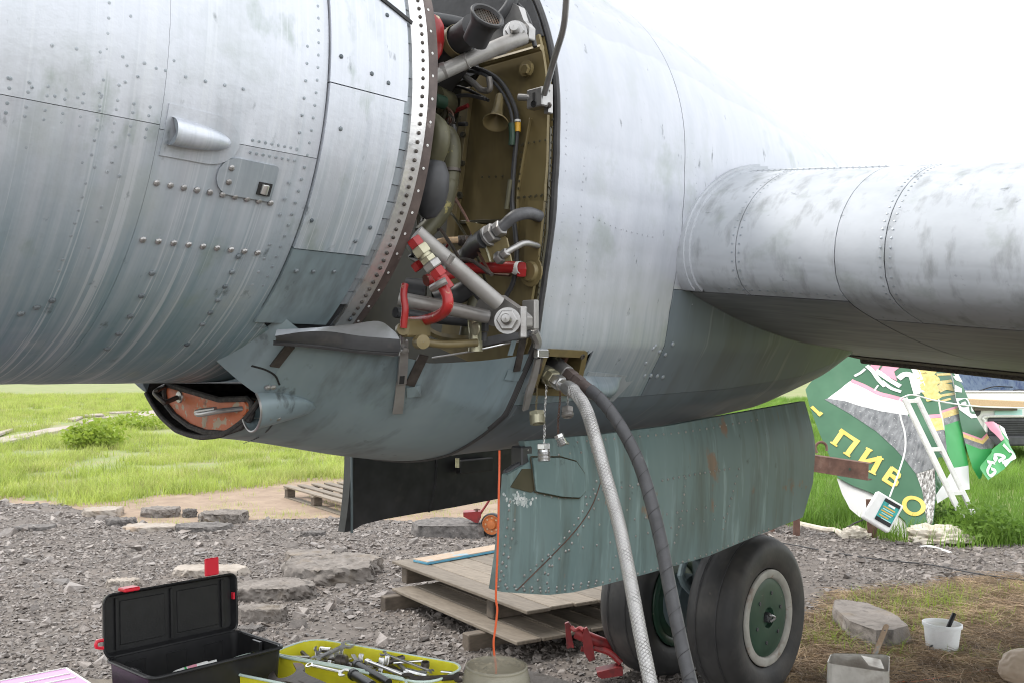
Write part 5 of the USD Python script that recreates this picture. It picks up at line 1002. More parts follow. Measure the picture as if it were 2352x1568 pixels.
part(jack, 'base_plate', plate(sg.Polygon([(jk(*q)[0], jk(*q)[2]) for q in ((2110, 1240), (2300, 1195), (2360, 1200), (2360, 1270), (2160, 1300), (2120, 1280))]), lambda x, z: np.array([x, JY - .1, z]), -np.array([0, 1, 0.]), .09), 'red_dull'); part(jack, 'strut', cat(tube([jk(2100, 1050, JY - .02), jk(2250, 1100, JY - .04), jk(2360, 1200, JY - .05)], .018, 8, 3)), 'red_dull'); part(jack, 'strut', tube([jk(1970, 1060), jk(2080, 1080)], .016, 8, 0), 'red_dull')

# broken slabs and rocks
def stone(name, label, x, y, hx, hy, hz, yaw, mat, seed, cat_='rock', group=None, rough=.32, lift=.22, tilt=0.0):
    c = gz(x, y); ex = np.array([math.cos(yaw), math.sin(yaw), tilt]); ey = np.array([-math.sin(yaw), math.cos(yaw), 0]); ex /= np.linalg.norm(ex)
    hz = hz * 1.25; hx = hx * 1.08
    return solo(name, rock(c + np.array([0, hy * .8, hz * lift]), (hx, hy, hz), [ex, ey, np.cross(ex, ey)], seed, .05 if hx > .3 else .12, rough), mat, label, cat_, group, smooth=35)
stone('broken_slab', 'pale-topped slab at the far left edge of the rubble', 220, 1190, .27, .24, .06, .1, 'concrete_pale', 1, 'slab')
stone('broken_slab', 'long grey slab on the soil behind the pale-topped one', 358, 1189, .25, .2, .065, -.05, 'concrete', 2, 'slab')
stone('broken_slab', 'small dark chunk between the two slabs on the soil', 430, 1189, .09, .09, .06, .3, 'concrete_dark', 3, 'rock')
stone('broken_slab', 'rightmost slab of the row lying on the tan soil', 507, 1204, .29, .24, .075, -.12, 'concrete', 4, 'slab')
stone('broken_slab', 'flat dark slab sunk in the gravel before the row of slabs', 450, 1228, .34, .24, .05, -.05, 'concrete_dark', 5, 'slab')
stone('broken_slab', 'white-dusted flat slab sunk in the gravel, left of the flat dark one', 335, 1226, .30, .22, .045, .08, 'concrete_pale', 6, 'slab')
stone('rubble_chunk', 'rounded asphalt chunk between the white-dusted and pale-topped slabs', 268, 1214, .20, .17, .06, .2, 'concrete_dark', 7)
stone('rubble_chunk', 'dark angular chunk alone on the gravel left of the far gear door', 715, 1240, .13, .10, .05, .2, 'concrete_dark', 8)
stone('rubble_chunk', 'small grey chunk on the gravel at the far left edge of the picture', 62, 1226, .22, .16, .045, .2, 'concrete_dark', 31)
stone('boulder', 'largest broken concrete boulder behind the black toolbox', 735, 1350, .44, .40, .10, -.06, 'concrete', 9, rough=.32)
stone('boulder', 'wedge of concrete leaning in front of the largest boulder', 620, 1385, .33, .22, .075, .12, 'concrete', 10, rough=.3)
stone('boulder', 'flat-topped stone just right of the toolbox lid', 590, 1437, .19, .13, .07, .08, 'concrete', 11, rough=.2)
stone('boulder', 'small low stone beside the corner of the toolbox', 566, 1462, .10, .07, .035, .1, 'concrete_dark', 12)
stone('boulder', 'tan flat stone peeking out behind the toolbox lid', 470, 1334, .34, .18, .055, .05, 'concrete_pale', 13)
stone('boulder', 'light lump of concrete left behind the toolbox', 268, 1357, .14, .10, .05, .1, 'concrete_pale', 14)
stone('boulder', 'low stone between the wooden skid and the largest boulder', 700, 1300, .26, .2, .06, .1, 'concrete', 32)
stone('earth_slab', 'thick slab of asphalt with dry grass on it before the red trolley', 1025, 1240, .46, .33, .10, -.10, 'concrete_dark', 15, 'slab', rough=.16)
k_ = [gz(*c7(*p), .12) for p in ((430, 800), (560, 700), (1165, 1030), (1085, 1165))]
ke = k_[3] - k_[0]; kL = np.linalg.norm(ke); ke /= kL; kf = np.cross(Z, ke); kW = abs((k_[1] - k_[0]) @ kf) + .10
solo('broken_slab', rock(np.mean(k_, 0) - Z * .06, (kL / 2, kW / 2 + .05, .07), [ke, kf, Z], 16, .05, .10), 'concrete', 'thick broken concrete slab in the dry grass right of the wheel', 'slab', smooth=35)

# tin can with a stirring stick, bucket, cables on the ground
KY = 4.75
def kn(x, y, Y=KY): return at(*c7(x, y), Y)
can = thing('tin_can', 'cut-open square tin can holding brown oil in the front right corner', 'can', (*kn(720, 1500)[:2], 0))
czt = .375
r4 = [gz(*c7(*p), czt) for p in ((430, 1215), (560, 1400), (1000, 1530), (905, 1300))]
cc = np.mean(r4, 0); ca = np.array([.93, -.37, 0]); ca /= np.linalg.norm(ca); cl_, cb_, cw_ = .27, np.cross(Z, ca), .25
pts2 = np.array(rounded(cl_, cw_, .03, 4).exterior.coords)[:-1]; npt = len(pts2)
wob = .02 * (meshkit.fbm(np.c_[pts2 * 9, np.zeros(npt)], 3, 3) - .5)
def canring(z, k=1.0, w=0.0): return np.array([cc[:2].tolist() + [0] + ca * x * k + cb_ * y * k + Z * (z + w * wv_) for (x, y), wv_ in zip(pts2, wob / .01)]) if False else np.array([np.array([cc[0], cc[1], 0]) + ca * x * (k + .02 * math.sin(z * 40 + x * 30)) + cb_ * y * k + Z * (z + w * wv_) for (x, y), wv_ in zip(pts2, wob)])
part(can, 'wall', grid(np.array([canring(.0), canring(.10), canring(.2), canring(.30), canring(czt, 1.01, 2.0), canring(czt - .002, .99, 2.0), canring(.30, .985), canring(.1, .985)]), closed_v=True), 'tin', 40)
oil = canring(.29, .98); part(can, 'oil', (np.vstack([oil, oil.mean(0)]), np.array([[i, (i + 1) % npt, npt] for i in range(npt)])), 'amber'); part(can, 'bent_lid', plate(sg.Polygon([(-.07, 0), (.08, 0), (.09, .10), (-.05, .13)]), lambda x, y: r4[3] * .55 + r4[2] * .45 + (r4[2] - r4[3]) / np.linalg.norm(r4[2] - r4[3]) * x + (ca * .75 - Z * .15 + cb_ * .1) * -y * .9 + Z * .01, Z, .003), 'tin')
sk = thing('stirring_stick', 'flat wooden stick with a hole standing in the tin can', 'stick', kn(830, 1390, KY + .05))
sp, sq = kn(825, 1420, KY + .08), kn(995, 1000, KY + .05); sdv = sq - sp; sL = np.linalg.norm(sdv); sdv /= sL; sn_ = np.cross(sdv, RT); sn_ = -np.array([0, 1, 0.]) ; sx_ = np.cross(sdv, sn_)
hole_ = sg.Point(sL * .86, 0).buffer(.005)
part(sk, 'stick', plate(sg.Polygon([(-.1, -.013), (sL * .97, -.0125), (sL, -.003), (sL, .006), (sL * .95, .0125), (-.1, .013)]).difference(hole_), lambda x, y: sp + sdv * x + sx_ * y, sn_, .006), 'wood_pale')
bb = gz(*c7(1520, 1275)); BY = bb[1]; bk_ = thing('plastic_bucket', 'translucent white plastic bucket with a black brush handle on the dry grass', 'bucket', bb)
br1, br0, bhh = px2m(41, BY), px2m(33, BY), .185
bd_ = np.array([.03, 0, 1.0])
part(bk_, 'wall', lathe([(.001, .002), (br0 * .96, .002), (br0, .008), (br1 * .97, bhh - .02), (br1 * 1.03, bhh - .02), (br1 * 1.04, bhh), (br1 * .99, bhh + .002), (br1 * .96, bhh - .004), (br0 * .96, .012)], bb, bd_, 40), 'bucket_plastic', True)
part(bk_, 'rim', lathe([(br1 * 1.0, bhh - .022), (br1 * 1.05, bhh - .018), (br1 * 1.05, bhh), (br1 * 1.0, bhh + .003)], bb, bd_, 40), 'bucket_plastic', True)
spg = thing('sponge', 'reddish brown sponge lying inside the translucent bucket', 'sponge', bb + Z * .09); part(spg, 'body', trimesh.Trimesh(*(lambda m: (bb + np.array([-.01, -.01, .095]) + m.vertices * [.068, .055, .036], m.faces))(trimesh.creation.icosphere(3)), process=False), 'rust', True)
bh2 = thing('brush', 'black-handled brush standing in the translucent bucket', 'brush', bb + Z * .1)
hp0, hp1 = at(*c7(1590, 1010), BY + .02), at(*c7(1640, 895), BY + .04); part(bh2, 'handle', tube([hp0 * 1.6 - hp1 * .6, hp0, hp1], .0135, 12, 0), 'black_plastic'); part(bh2, 'bristles', tube([hp0 * 1.6 - hp1 * .6, hp0 * 2.6 - hp1 * 1.6], [.014, .022], 12, 0), 'orange_paint')
st2 = thing('grey_rod', 'slim grey rod lying slantwise inside the translucent bucket', 'rod', bb + Z * .05); part(st2, 'rod', tube([at(*c7(1385, 1225), BY - .05), at(*c7(1620, 1110), BY - .04)], .006, 8, 0), 'hose_grey'); part(st2, 'tip', tube([at(*c7(1620, 1110), BY - .04), at(*c7(1635, 1103), BY - .04)], .0075, 8, 0), 'black_plastic')
def cable(name, label, cat_, pts, r, mat, z=None, n=8): return solo(name, tube(pts, r, n, 8), mat, label, cat_)
cable('red_cable', 'thin red cable lying across the dry grass at the lower right', 'cable', [gz(*c7(*p), .018) for p in ((900, 1640), (1090, 1560), (1240, 1556), (1400, 1535), (1600, 1500), (1750, 1470), (1950, 1445), (2200, 1400), (2500, 1340))], .0055, 'orange_cord')
cable('black_cable', 'thin black cable lying straight across the gravel at the right', 'cable', [gz(*c7(*p), .05) for p in ((-300, 180), (30, 225), (300, 275), (700, 345), (1000, 385), (1400, 425), (1850, 510), (2312, 575), (2800, 640))], .006, 'black_rubber')
cable('dark_hose', 'thin dark hose running from the white box into the gravel', 'hose', [at(*c6(515, 1172), 9.98), at(*c6(460, 1195), 9.95), gz(*c6(390, 1232), .05), gz(*c6(300, 1258), .04)], .008, 'black_rubber')
solo('beige_stone', bundle(gz(*c7(2345, 1640)) + Z * .10, (.15, .13, .13), 44, .2), 'beige', 'smooth beige stone cut off by the lower right corner', 'stone', smooth=60)

# steel beam on a trestle, white hose, cloths
bm = thing('steel_beam', 'rusty steel channel beam sticking out behind the teal gear door', 'beam', (*at(*c6(180, 800), 10.2)[:2], 0))
b0, b1, b2, b3 = at(*c6(100, 735), 10.3), at(*c6(552, 802), 9.7), at(*c6(545, 908), 9.7), at(*c6(100, 850), 10.3)
bdv = b1 - b0; bL = np.linalg.norm(bdv); bdv /= bL; bdv[2] *= 1; hN = np.cross(bdv, Z); hN /= np.linalg.norm(hN); bU = np.cross(hN, bdv); hh = np.linalg.norm(b1 - b2) / 2; bc = (b0 + b1 + b2 + b3) / 4
part(bm, 'web', box(bc - bdv * .5, [bdv, hN, bU], (bL / 2 + .5, .006, hh), .002), 'rust'); part(bm, 'flange', box(bc - bdv * .5 + bU * hh - hN * .035, [bdv, hN, bU], (bL / 2 + .5, .042, .005), .002), 'rust'); part(bm, 'flange', box(bc - bdv * .5 - bU * hh - hN * .035, [bdv, hN, bU], (bL / 2 + .5, .042, .005), .002), 'rust')
part(bm, 'bolt_hole', lathe([(.001, .0075), (.014, .0072)], bc + bdv * bL * .25 + hN * 0, -hN if hN[1] > 0 else hN, 14), 'green_hub')
for f in (-.55, -.95): g_ = bc + bdv * bL * f; part(bm, 'leg', box([g_[0], g_[1], (g_[2] - hh) / 2], np.eye(3), (.03, .03, (g_[2] - hh) / 2), .003), 'rust')
part(bm, 'ring', tube([at(*c6(p[0], p[1]), 10.2) for p in ((215, 735), (205, 700), (220, 672), (250, 665), (275, 685), (280, 720))], .014, 8, 5), 'rust')
solo('rusty_stake', plate(sg.Polygon([(-.05, 0), (.05, 0), (.045, .42), (-.06, .42)]), lambda x, z: gz(*c6(580, 1305)) + RT * x + Z * z, -np.array([0, 1, 0.]), .02), 'rust', 'dark rusty stake in the ground behind the white box', 'stake')
cable('white_hose', 'flat dirty white hose lying along the edge of the gravel', 'hose', [gz(*c6(*p), .04) for p in ((-60, 1170), (60, 1190), (150, 1212), (270, 1238), (340, 1245), (400, 1285))], .035, 'cloth')
solo('white_strip', tube([gz(*c6(*p), .03) for p in ((890, 1350), (960, 1348), (1030, 1368), (1090, 1388))], .014, 8, 5), 'banner_white', 'thin white strip lying on the gravel edge below the banner', 'strip')
solo('cloth_bundle', bundle(gz(*c6(468, 1300)) + Z * .05, (.17, .12, .09), 51, .8), 'cloth', 'small dirty cloth bundle at the gravel edge left of the stake', 'cloth', smooth=60)
solo('cloth_bundle', bundle(gz(*c6(1055, 1345)) + Z * .05 + np.array([0, .15, 0]), (.36, .22, .15), 52, .8), 'cloth', 'larger crumpled pale cloth between the banner foot and the ladder', 'cloth', smooth=60)

# ------------------------------------------------------------------ the beer banner thrown over a heap
def plane3(p, q, r): n = np.cross(q - p, r - p); n /= np.linalg.norm(n); n = n if n @ (EYEP - p) > 0 else -n; return n, n @ p
ban = thing('banner', 'green printed beer banner with yellow letters draped in folds behind the wing', 'banner', (*gz(2090, 1236)[:2], 0))
class Face:
    def __init__(s, a_, b_, c_, amp, seed): s.n, s.d = plane3(a_, b_, c_); s.amp, s.seed = amp, seed; s.e1 = np.cross(Z, s.n); s.e1 /= np.linalg.norm(s.e1); s.e2 = np.cross(s.n, s.e1); s.o = s.n * s.d
    def uv(s, x, y): p = onplane(x, y, s.n, s.d) - s.o; return (p @ s.e1, p @ s.e2)
    def pt(s, u, v, off): return s.o + u * s.e1 + v * s.e2 + s.n * (off + s.amp * (float(meshkit.fbm(np.array([u * 2.2 + v * .8, v * 1.0 - u * .5, s.seed * 1.7]), 3, s.seed)) - .5) * 2.6)
    def poly(s, P): return sg.Polygon([s.uv(*p) for p in P])
    def line(s, P, w): return sg.LineString(spline([(*s.uv(*p), 0) for p in P], 6)[:, :2]).buffer(w / 2, cap_style=2)
    def add(s, name, g, mat, off=.004, parent=None, step=.06, th=.0015):
        for q in (g.geoms if hasattr(g, 'geoms') else [g]):
            if q.area > 1e-5: part(parent or ban, name, plate(q.buffer(0), lambda u, v: s.pt(u, v, off), s.n, th, step), mat, True)
F1 = Face(at(*c6(180, 440), 11.5), gz(*c6(930, 1300)), at(*c6(860, 100), 11.6), .07, 3)
g1 = F1.poly([c6(*p) for p in ((520, 40), (300, 110), (140, 330), (165, 430), (235, 620), (300, 760), (350, 895), (480, 950), (620, 1010), (700, 1090), (790, 1170), (835, 1290), (945, 1305), (975, 1200), (995, 1000), (1000, 830), (1010, 760), (1070, 760), (1060, 690), (1020, 470), (975, 150), (900, 40))])
F1.add('cloth', g1, 'banner_green', 0.0, step=.05)
F1.add('back_flap', F1.poly([c6(*p) for p in ((345, 893), (430, 905), (530, 960), (620, 1010), (790, 1170), (850, 1300), (800, 1290), (690, 1230), (560, 1150), (495, 1140), (430, 1095), (380, 1000))]), 'banner_back', -.03)
wb = F1.poly([c6(*p) for p in ((285, 383), (330, 345), (445, 258), (520, 295), (620, 345), (700, 365), (790, 385), (830, 420), (810, 478), (640, 455), (500, 430), (390, 395))]); F1.add('white_band', wb, 'banner_white', .004)
F1.add('grey_band', F1.poly([c6(*p) for p in ((265, 390), (285, 383), (390, 395), (500, 430), (640, 455), (810, 478), (900, 560), (960, 690), (985, 830), (860, 870), (800, 790), (720, 700), (600, 590), (430, 480))]), 'banner_grey', .004)
F1.add('speckled_band', F1.poly([c6(*p) for p in ((862, 872), (985, 832), (992, 1000), (972, 1180), (950, 1255), (925, 1130), (905, 980))]), 'banner_feather', .004)
F1.add('pink_line', F1.line([c6(*p) for p in ((440, 262), (520, 293), (620, 343), (700, 363), (790, 383))], .05), 'banner_pink', .007)
F1.add('star_patch', F1.poly([c6(*p) for p in ((600, 85), (690, 105), (780, 150), (720, 195), (740, 258), (640, 215), (560, 175))]), 'banner_pink', .004); F1.add('star_line', F1.line([c6(*p) for p in ((672, 105), (612, 205))], .02), 'banner_green', .007)
for P, w in ((((540, 165), (580, 200), (615, 250), (660, 298)), .05), (((600, 195), (680, 250), (760, 295)), .06), (((640, 265), (700, 310), (765, 330)), .04), (((748, 243), (790, 215), (832, 225), (850, 280), (870, 345)), .07), (((740, 120), (800, 140), (850, 170), (885, 250), (910, 330)), .08), (((460, 232), (500, 210), (530, 185)), .03), (((590, 325), (615, 290)), .02)):
    F1.add('white_ribbon', F1.line([c6(*p) for p in P], w), 'banner_white', .0075)
for P in (((845, 125), (900, 150), (960, 145)), ((880, 190), (930, 180), (985, 205)), ((890, 240), (940, 235), (985, 250), (960, 280)), ((905, 320), (950, 310), (1000, 300)), ((930, 365), (980, 355), (1010, 340)), ((925, 290), (900, 240))):
    F1.add('gold_leaf', F1.line([c6(*p) for p in P], .085).buffer(.012), 'banner_gold', .0075)
F1.add('gold_patch', F1.poly([c6(*p) for p in ((950, 500), (1030, 500), (1045, 580), (985, 590))]), 'banner_gold', .004); F1.add('pink_patch', F1.poly([c6(*p) for p in ((938, 475), (1022, 473), (1029, 498), (948, 500))]), 'banner_pink', .004); F1.add('grey_patch', F1.poly([c6(*p) for p in ((985, 592), (1045, 582), (1062, 690), (1066, 752), (1018, 740))]), 'banner_grey', .004)
W = .075
def let(*strokes):
    g = shapely.union_all([sg.LineString([F1.uv(*c6(*p)) for p in st]).buffer(w / 2, cap_style=2, join_style=2) for st, w in strokes]); F1.add('letter', g, 'banner_yellow', .0075, step=.05)
let(([(385, 597), (325, 682)], .055), ([(365, 588), (490, 665)], .05), ([(477, 657), (410, 745)], .055), ([(303, 668), (347, 696)], .02), ([(388, 732), (432, 757)], .02))
let(([(557, 713), (500, 792)], .055), ([(505, 797), (640, 768)], .05), ([(628, 770), (578, 862)], .055), ([(553, 852), (600, 876)], .02), ([(535, 702), (577, 724)], .02), ([(608, 760), (650, 780)], .02))
def LB(x, y): return (645 + 57 * y + 88 * x, 905 - 77 * y + 62 * x)
let(([LB(.09, -.02), LB(.09, 1.02)], .052), ([LB(.0, .97), LB(.45, .97), LB(.66, .88), LB(.70, .74), LB(.60, .58), LB(.1, .54)], .036), ([LB(.1, .52), LB(.6, .50), LB(.80, .38), LB(.82, .2), LB(.66, .05), LB(.0, .03)], .040))
oc = F1.uv(*c6(848, 1076)); ring_ = shapely.affinity.scale(sg.Point(oc).buffer(1, 20), .118, .122).difference(shapely.affinity.scale(sg.Point(oc).buffer(1, 20), .072, .078)); F1.add('letter', ring_, 'banner_yellow', .0075, step=.03)
let(([(180, 440), (237, 490)], .04), ([(228, 480), (245, 492)], .06))
F2 = Face(at(*c6(985, 150), 11.75), at(*c6(1090, 1000), 10.75), at(*c6(1215, 960), 11.0), .03, 5)
sp2 = [[(975, 145), (1080, 165), (1110, 290), (1138, 425), (1025, 460), (1005, 330)], [(1025, 460), (1138, 425), (1140, 438), (1028, 475)], [(1028, 475), (1140, 438), (1146, 478), (1036, 512)], [(1036, 512), (1146, 478), (1152, 520), (1046, 556)], [(1046, 556), (1152, 520), (1180, 700), (1202, 818), (1110, 832), (1065, 720)], [(1110, 832), (1202, 818), (1218, 970), (1130, 985), (1000, 1065), (990, 1010)]]
for k, (P, m_) in enumerate(zip(sp2, ('banner_green', 'banner_pink', 'banner_gold', 'banner_grey', 'banner_bright', 'banner_white'))): F2.add('fold_strip', F2.poly([c6(*p) for p in P]), m_, 0, step=.08)
for P, w in ((((1000, 222), (1090, 218)), .03), (((1003, 275), (1098, 262)), .035), (((1005, 320), (1050, 300), (1105, 308)), .09), (((1012, 365), (1118, 345)), .03), (((1020, 400), (1085, 382)), .025)): F2.add('gold_stripe', F2.line([c6(*p) for p in P], w), 'banner_gold', .004)
F3 = Face(at(*c6(1085, 165), 11.8), at(*c6(1230, 900), 11.0), at(*c6(1390, 670), 11.5), .03, 7)
sp3 = [[(1084, 165), (1110, 220), (1165, 290), (1215, 400), (1270, 505), (1320, 580), (1335, 600), (1300, 635), (1180, 590), (1160, 520), (1140, 425)], [(1180, 590), (1300, 635), (1335, 600), (1340, 608), (1305, 648), (1182, 602)], [(1182, 602), (1305, 648), (1340, 608), (1350, 630), (1310, 672), (1188, 628)], [(1188, 628), (1310, 672), (1350, 630), (1388, 668), (1370, 700), (1300, 705), (1195, 665)], [(1195, 665), (1300, 705), (1370, 700), (1310, 830), (1290, 900), (1275, 905), (1235, 830), (1205, 720)]]
for P, m_ in zip(sp3, ('banner_green', 'banner_pink', 'banner_gold', 'banner_grey', 'banner_bright')): F3.add('fold_strip', F3.poly([c6(*p) for p in P]), m_, 0, step=.08)
for P in (((1098, 237), (1140, 232), (1166, 275), (1120, 262)), ((1112, 290), (1160, 315), (1160, 340), (1118, 335)), ((1125, 375), (1200, 378), (1230, 440), (1270, 500), (1230, 505), (1150, 450))): F3.add('white_mark', F3.poly([c6(*p) for p in P]), 'banner_white', .004)
F3.add('dark_mark', F3.line([c6(*p) for p in ((1150, 400), (1185, 390), (1200, 420), (1165, 425), (1150, 400))], .03), 'banner_green', .0075); F3.add('dark_mark', F3.line([c6(*p) for p in ((1215, 430), (1225, 465), (1250, 470))], .03), 'banner_green', .0075)
F4 = Face(at(*c6(1310, 535), 11.4), at(*c6(1340, 905), 10.9), at(*c6(1490, 750), 11.5), .10, 9)
F4.add('crumpled_end', F4.poly([c6(*p) for p in ((1302, 535), (1420, 545), (1412, 640), (1388, 668), (1330, 590))]), 'banner_pink', 0); F4.add('crumpled_end', F4.poly([c6(*p) for p in ((1420, 548), (1445, 570), (1470, 650), (1490, 745), (1442, 840), (1345, 910), (1295, 830), (1372, 700), (1412, 640))]), 'banner_bright', 0)
F4.add('white_edge', F4.poly([c6(*p) for p in ((1421, 548), (1446, 570), (1471, 650), (1430, 600))]), 'banner_white', .004)
for P in (((1335, 790), (1380, 800)), ((1355, 795), (1345, 850), (1365, 880), (1385, 850), (1360, 835)), ((1370, 780), (1385, 745), (1425, 765), (1405, 790)), ((1395, 760), (1380, 790)), ((1400, 690), (1440, 740)), ((1440, 735), (1475, 770), (1425, 800)), ((1460, 760), (1440, 820))): F4.add('white_letter', F4.line([c6(*p) for p in P], .035), 'banner_white', .005, step=.05)
part(ban, 'hidden_heap', bundle(np.array([4.65, 11.9, .35]), (.5, .3, .6), 60, .3), 'banner_green')

# ladder, white box, cables
lad = thing('ladder', 'white painted wooden ladder leaning on the banner', 'ladder', gz(*c6(1230, 1290)))
la, lb_ = (at(*c6(787, 378), 10.75), gz(*c6(1232, 1300), -.03)), (at(*c6(868, 372), 10.8), gz(*c6(1312, 1290), -.03))
def rail(p, q, w, t): d = q - p; L = np.linalg.norm(d); x = RT - d / L * (RT @ d / L); return box((p + q) / 2, [d, x, np.cross(d, x)], (L / 2, w / 2, t / 2), .006)
part(lad, 'rail', rail(*la, .058, .04), 'ladder_white'); part(lad, 'rail', rail(*lb_, .050, .04), 'ladder_white')
for f in (.02, .37, .68): p, q = la[0] + (la[1] - la[0]) * f, lb_[0] + (lb_[1] - lb_[0]) * (f + .005); part(lad, 'rung', rail(p, q, .045, .03) if False else box((p + q) / 2, [q - p, Z, np.cross(q - p, Z)], (np.linalg.norm(q - p) / 2, .022, .014), .003), 'ladder_white')
BXY = 9.9
bx4 = [at(*c6(*p), y) for p, y in (((617, 985), BXY + .03), ((787, 1087), BXY - .02), ((690, 1255), BXY - .05), ((500, 1150), BXY))]
xe = bx4[1] - bx4[0]; xL = np.linalg.norm(xe); xe /= xL; ye = bx4[3] - bx4[0]; ye -= xe * (ye @ xe); yL = np.linalg.norm(ye); ye /= yL; ne = np.cross(xe, ye); ne = ne if ne @ (EYEP - bx4[0]) > 0 else -ne; bcn = np.mean(bx4, 0)
wbx = thing('white_box', 'white plastic box with a teal printed label hanging tilted before the banner', 'box', bcn)
part(wbx, 'case', box(bcn - ne * .04, [xe, ye, ne], (xL / 2, yL / 2, .045), .012), 'white_plain'); 
s4 = [((at(*c6(*p), BXY) - bcn) @ xe, (at(*c6(*p), BXY) - bcn) @ ye) for p in ((660, 1033), (757, 1092), (682, 1220), (588, 1160))]
scn = part(wbx, 'label', plate(sg.Polygon(s4), lambda x, y: bcn + x * xe + y * ye + ne * .0085, ne, .002), 'screen_teal')
s4 = np.array(s4); su, sv = s4[1] - s4[0], s4[3] - s4[0]
for k, (v0, l0, l1, mm, ww) in enumerate(((.03, .02, .98, 'black_plastic', .035), (.95, .02, .98, 'black_plastic', .04), (.17, .35, .75, 'white_plain', .022), (.32, .12, .85, 'yellow_band', .012), (.42, .15, .8, 'mint', .01), (.52, .1, .85, 'yellow_band', .012), (.62, .2, .8, 'mint', .01), (.74, .12, .7, 'yellow_band', .012), (.84, .3, .9, 'mint', .01))):
    p, q = s4[0] + su * l0 + sv * v0, s4[0] + su * l1 + sv * v0; part(scn, 'print_line', plate(sg.LineString([p, q]).buffer(ww / 2, cap_style=2), lambda x, y: bcn + x * xe + y * ye + ne * .0105, ne, .0015), mm)
cable('white_cable', 'thin white cable strung from the right over the ladder top to the white box', 'cable', [at(*p, y) for p, y in ((c6(2300, 450), 13.0), (c6(1568, 440), 11.6), (c6(1250, 430), 11.1), (c6(1000, 395), 10.7), (c6(850, 357), 10.55), (c6(785, 368), 10.5), (c6(753, 400), 10.5), (c6(762, 500), 10.4), (c6(790, 610), 10.3), (c6(790, 720), 10.2), (c6(750, 860), 10.05), (c6(690, 1022), 9.9))], .0085, 'white_plain')

# van in the background with planks leaning on its front
VY = 18.5
def vp(x, y, Y=VY): return at(*cC(x, y), Y)
van = thing('white_van', 'white van with dark grille parked on the grass behind the banner', 'van', (9.4, VY + 2, 0))
X0, X1 = 8.42, 10.6; zs = vp(1800, 490)[2]
part(van, 'body', cat(box([(X0 + X1) / 2, VY + 2.2, .95], np.eye(3), ((X1 - X0) / 2, 2.2, zs - .95 + .0), .06), box([(X0 + X1) / 2, VY + 2.6, zs + .4], [[1, 0, 0], [0, 1, 0], [0, 0, 1]], ((X1 - X0) / 2 - .02, 1.75, .44), .08)), 'van_white')
wsb = [np.array([X0 + .12, VY + .30, zs + .01]), np.array([X1 - .12, VY + .30, zs + .01]), np.array([X1 - .2, VY + .80, zs + .80]), np.array([X0 + .2, VY + .80, zs + .80])]
part(van, 'windscreen_backing', (np.array([w + np.array([0, .12, 0]) for w in wsb]), np.array([[0, 1, 2], [0, 2, 3]])), 'painted_sky_reflection'); part(van, 'windscreen', (np.array(wsb), np.array([[0, 1, 2], [0, 2, 3]])), 'glass')  # backing sheet added behind the glass, coloured as reflected sky
part(van, 'pillar', tube([wsb[0], wsb[3]], .05, 8, 0), 'van_white'); part(van, 'pillar', tube([wsb[1], wsb[2]], .05, 8, 0), 'van_white'); part(van, 'bonnet', (np.array([[X0, VY, zs - .02], [X1, VY, zs - .02], [X1 - .02, VY + .85, zs + .03], [X0 + .02, VY + .85, zs + .03]]), np.array([[0, 1, 2], [0, 2, 3]])), 'van_white')
g0, g1_ = vp(1905, 835), vp(2352, 800)
gr = part(van, 'grille', box([(vp(1920, 0)[0] + X1 - .2) / 2, VY - .01, (vp(0, 800)[2] + vp(0, 1010)[2]) / 2], np.eye(3), ((X1 - .2 - vp(1920, 0)[0]) / 2, .03, (vp(0, 800)[2] - vp(0, 1010)[2]) / 2), .02), 'dark_metal')
part(van, 'grille_surround', tube([vp(1900, 1000, VY - .03), vp(1905, 850, VY - .03), vp(1960, 780, VY - .03), np.array([X1 - .2, VY - .03, vp(0, 785)[2]])], .025, 8, 4), 'van_white')
for k in range(9): part(gr, 'grille_bar', box([(vp(1920, 0)[0] + X1 - .2) / 2, VY - .045, vp(0, 810)[2] - .05 - k * .033], np.eye(3), ((X1 - .25 - vp(1920, 0)[0]) / 2, .008, .006), .002), 'black_plastic')
part(van, 'headlight', lathe([(.001, .03), (.08, .025), (.1, 0), (.1, -.03)], vp(1795, 725), -np.array([0, 1, 0.]), 20), 'dark_metal'); part(van, 'bumper', box([(X0 + X1) / 2, VY - .08, vp(0, 1060)[2]], np.eye(3), ((X1 - X0) / 2 + .03, .09, .09), .03), 'dark_metal')
part(van, 'number_plate_blank', box((vp(2010, 735, VY - .03) + vp(2335, 745, VY - .03)) / 2, np.eye(3), (.26, .01, .065), .008), 'mint'); part(van, 'underbody', box([(X0 + X1) / 2, VY + 2.2, .48], np.eye(3), ((X1 - X0) / 2 - .1, 2.0, .12), .02), 'black_plastic')
for x_ in (X0 + .12, X1 - .12): part(van, 'wheel', lathe([(.001, -.1), (.2, -.1), (.34, -.09), (.36, -.05), (.36, .05), (.34, .09), (.001, .1)], [x_, VY + .9, .36], RT, 28), 'tyre')
for a_, b_ in (((1840, 487), (2220, 445)), ((2230, 482), (2420, 490))): part(van, 'wiper', cat(tube([vp(*a_, VY + .25), vp((a_[0] + b_[0]) / 2 - 20, min(a_[1], b_[1]) - 5, VY + .30), vp(*b_, VY + .33)], .012, 6, 4)), 'black_plastic')
solo('leaning_plank', box((vp(1735, 625, VY - .14) + vp(2290, 645, VY - .14)) / 2, [vp(2290, 640) - vp(1735, 615), -np.array([0, 1, 0.]), Z], (1.18 * np.linalg.norm(vp(2290, 640) - vp(1735, 615)) / 2, .05, px2m(8.5, VY)), .01), 'wood_tan', 'long pale brown plank across the front of the white van', 'plank')
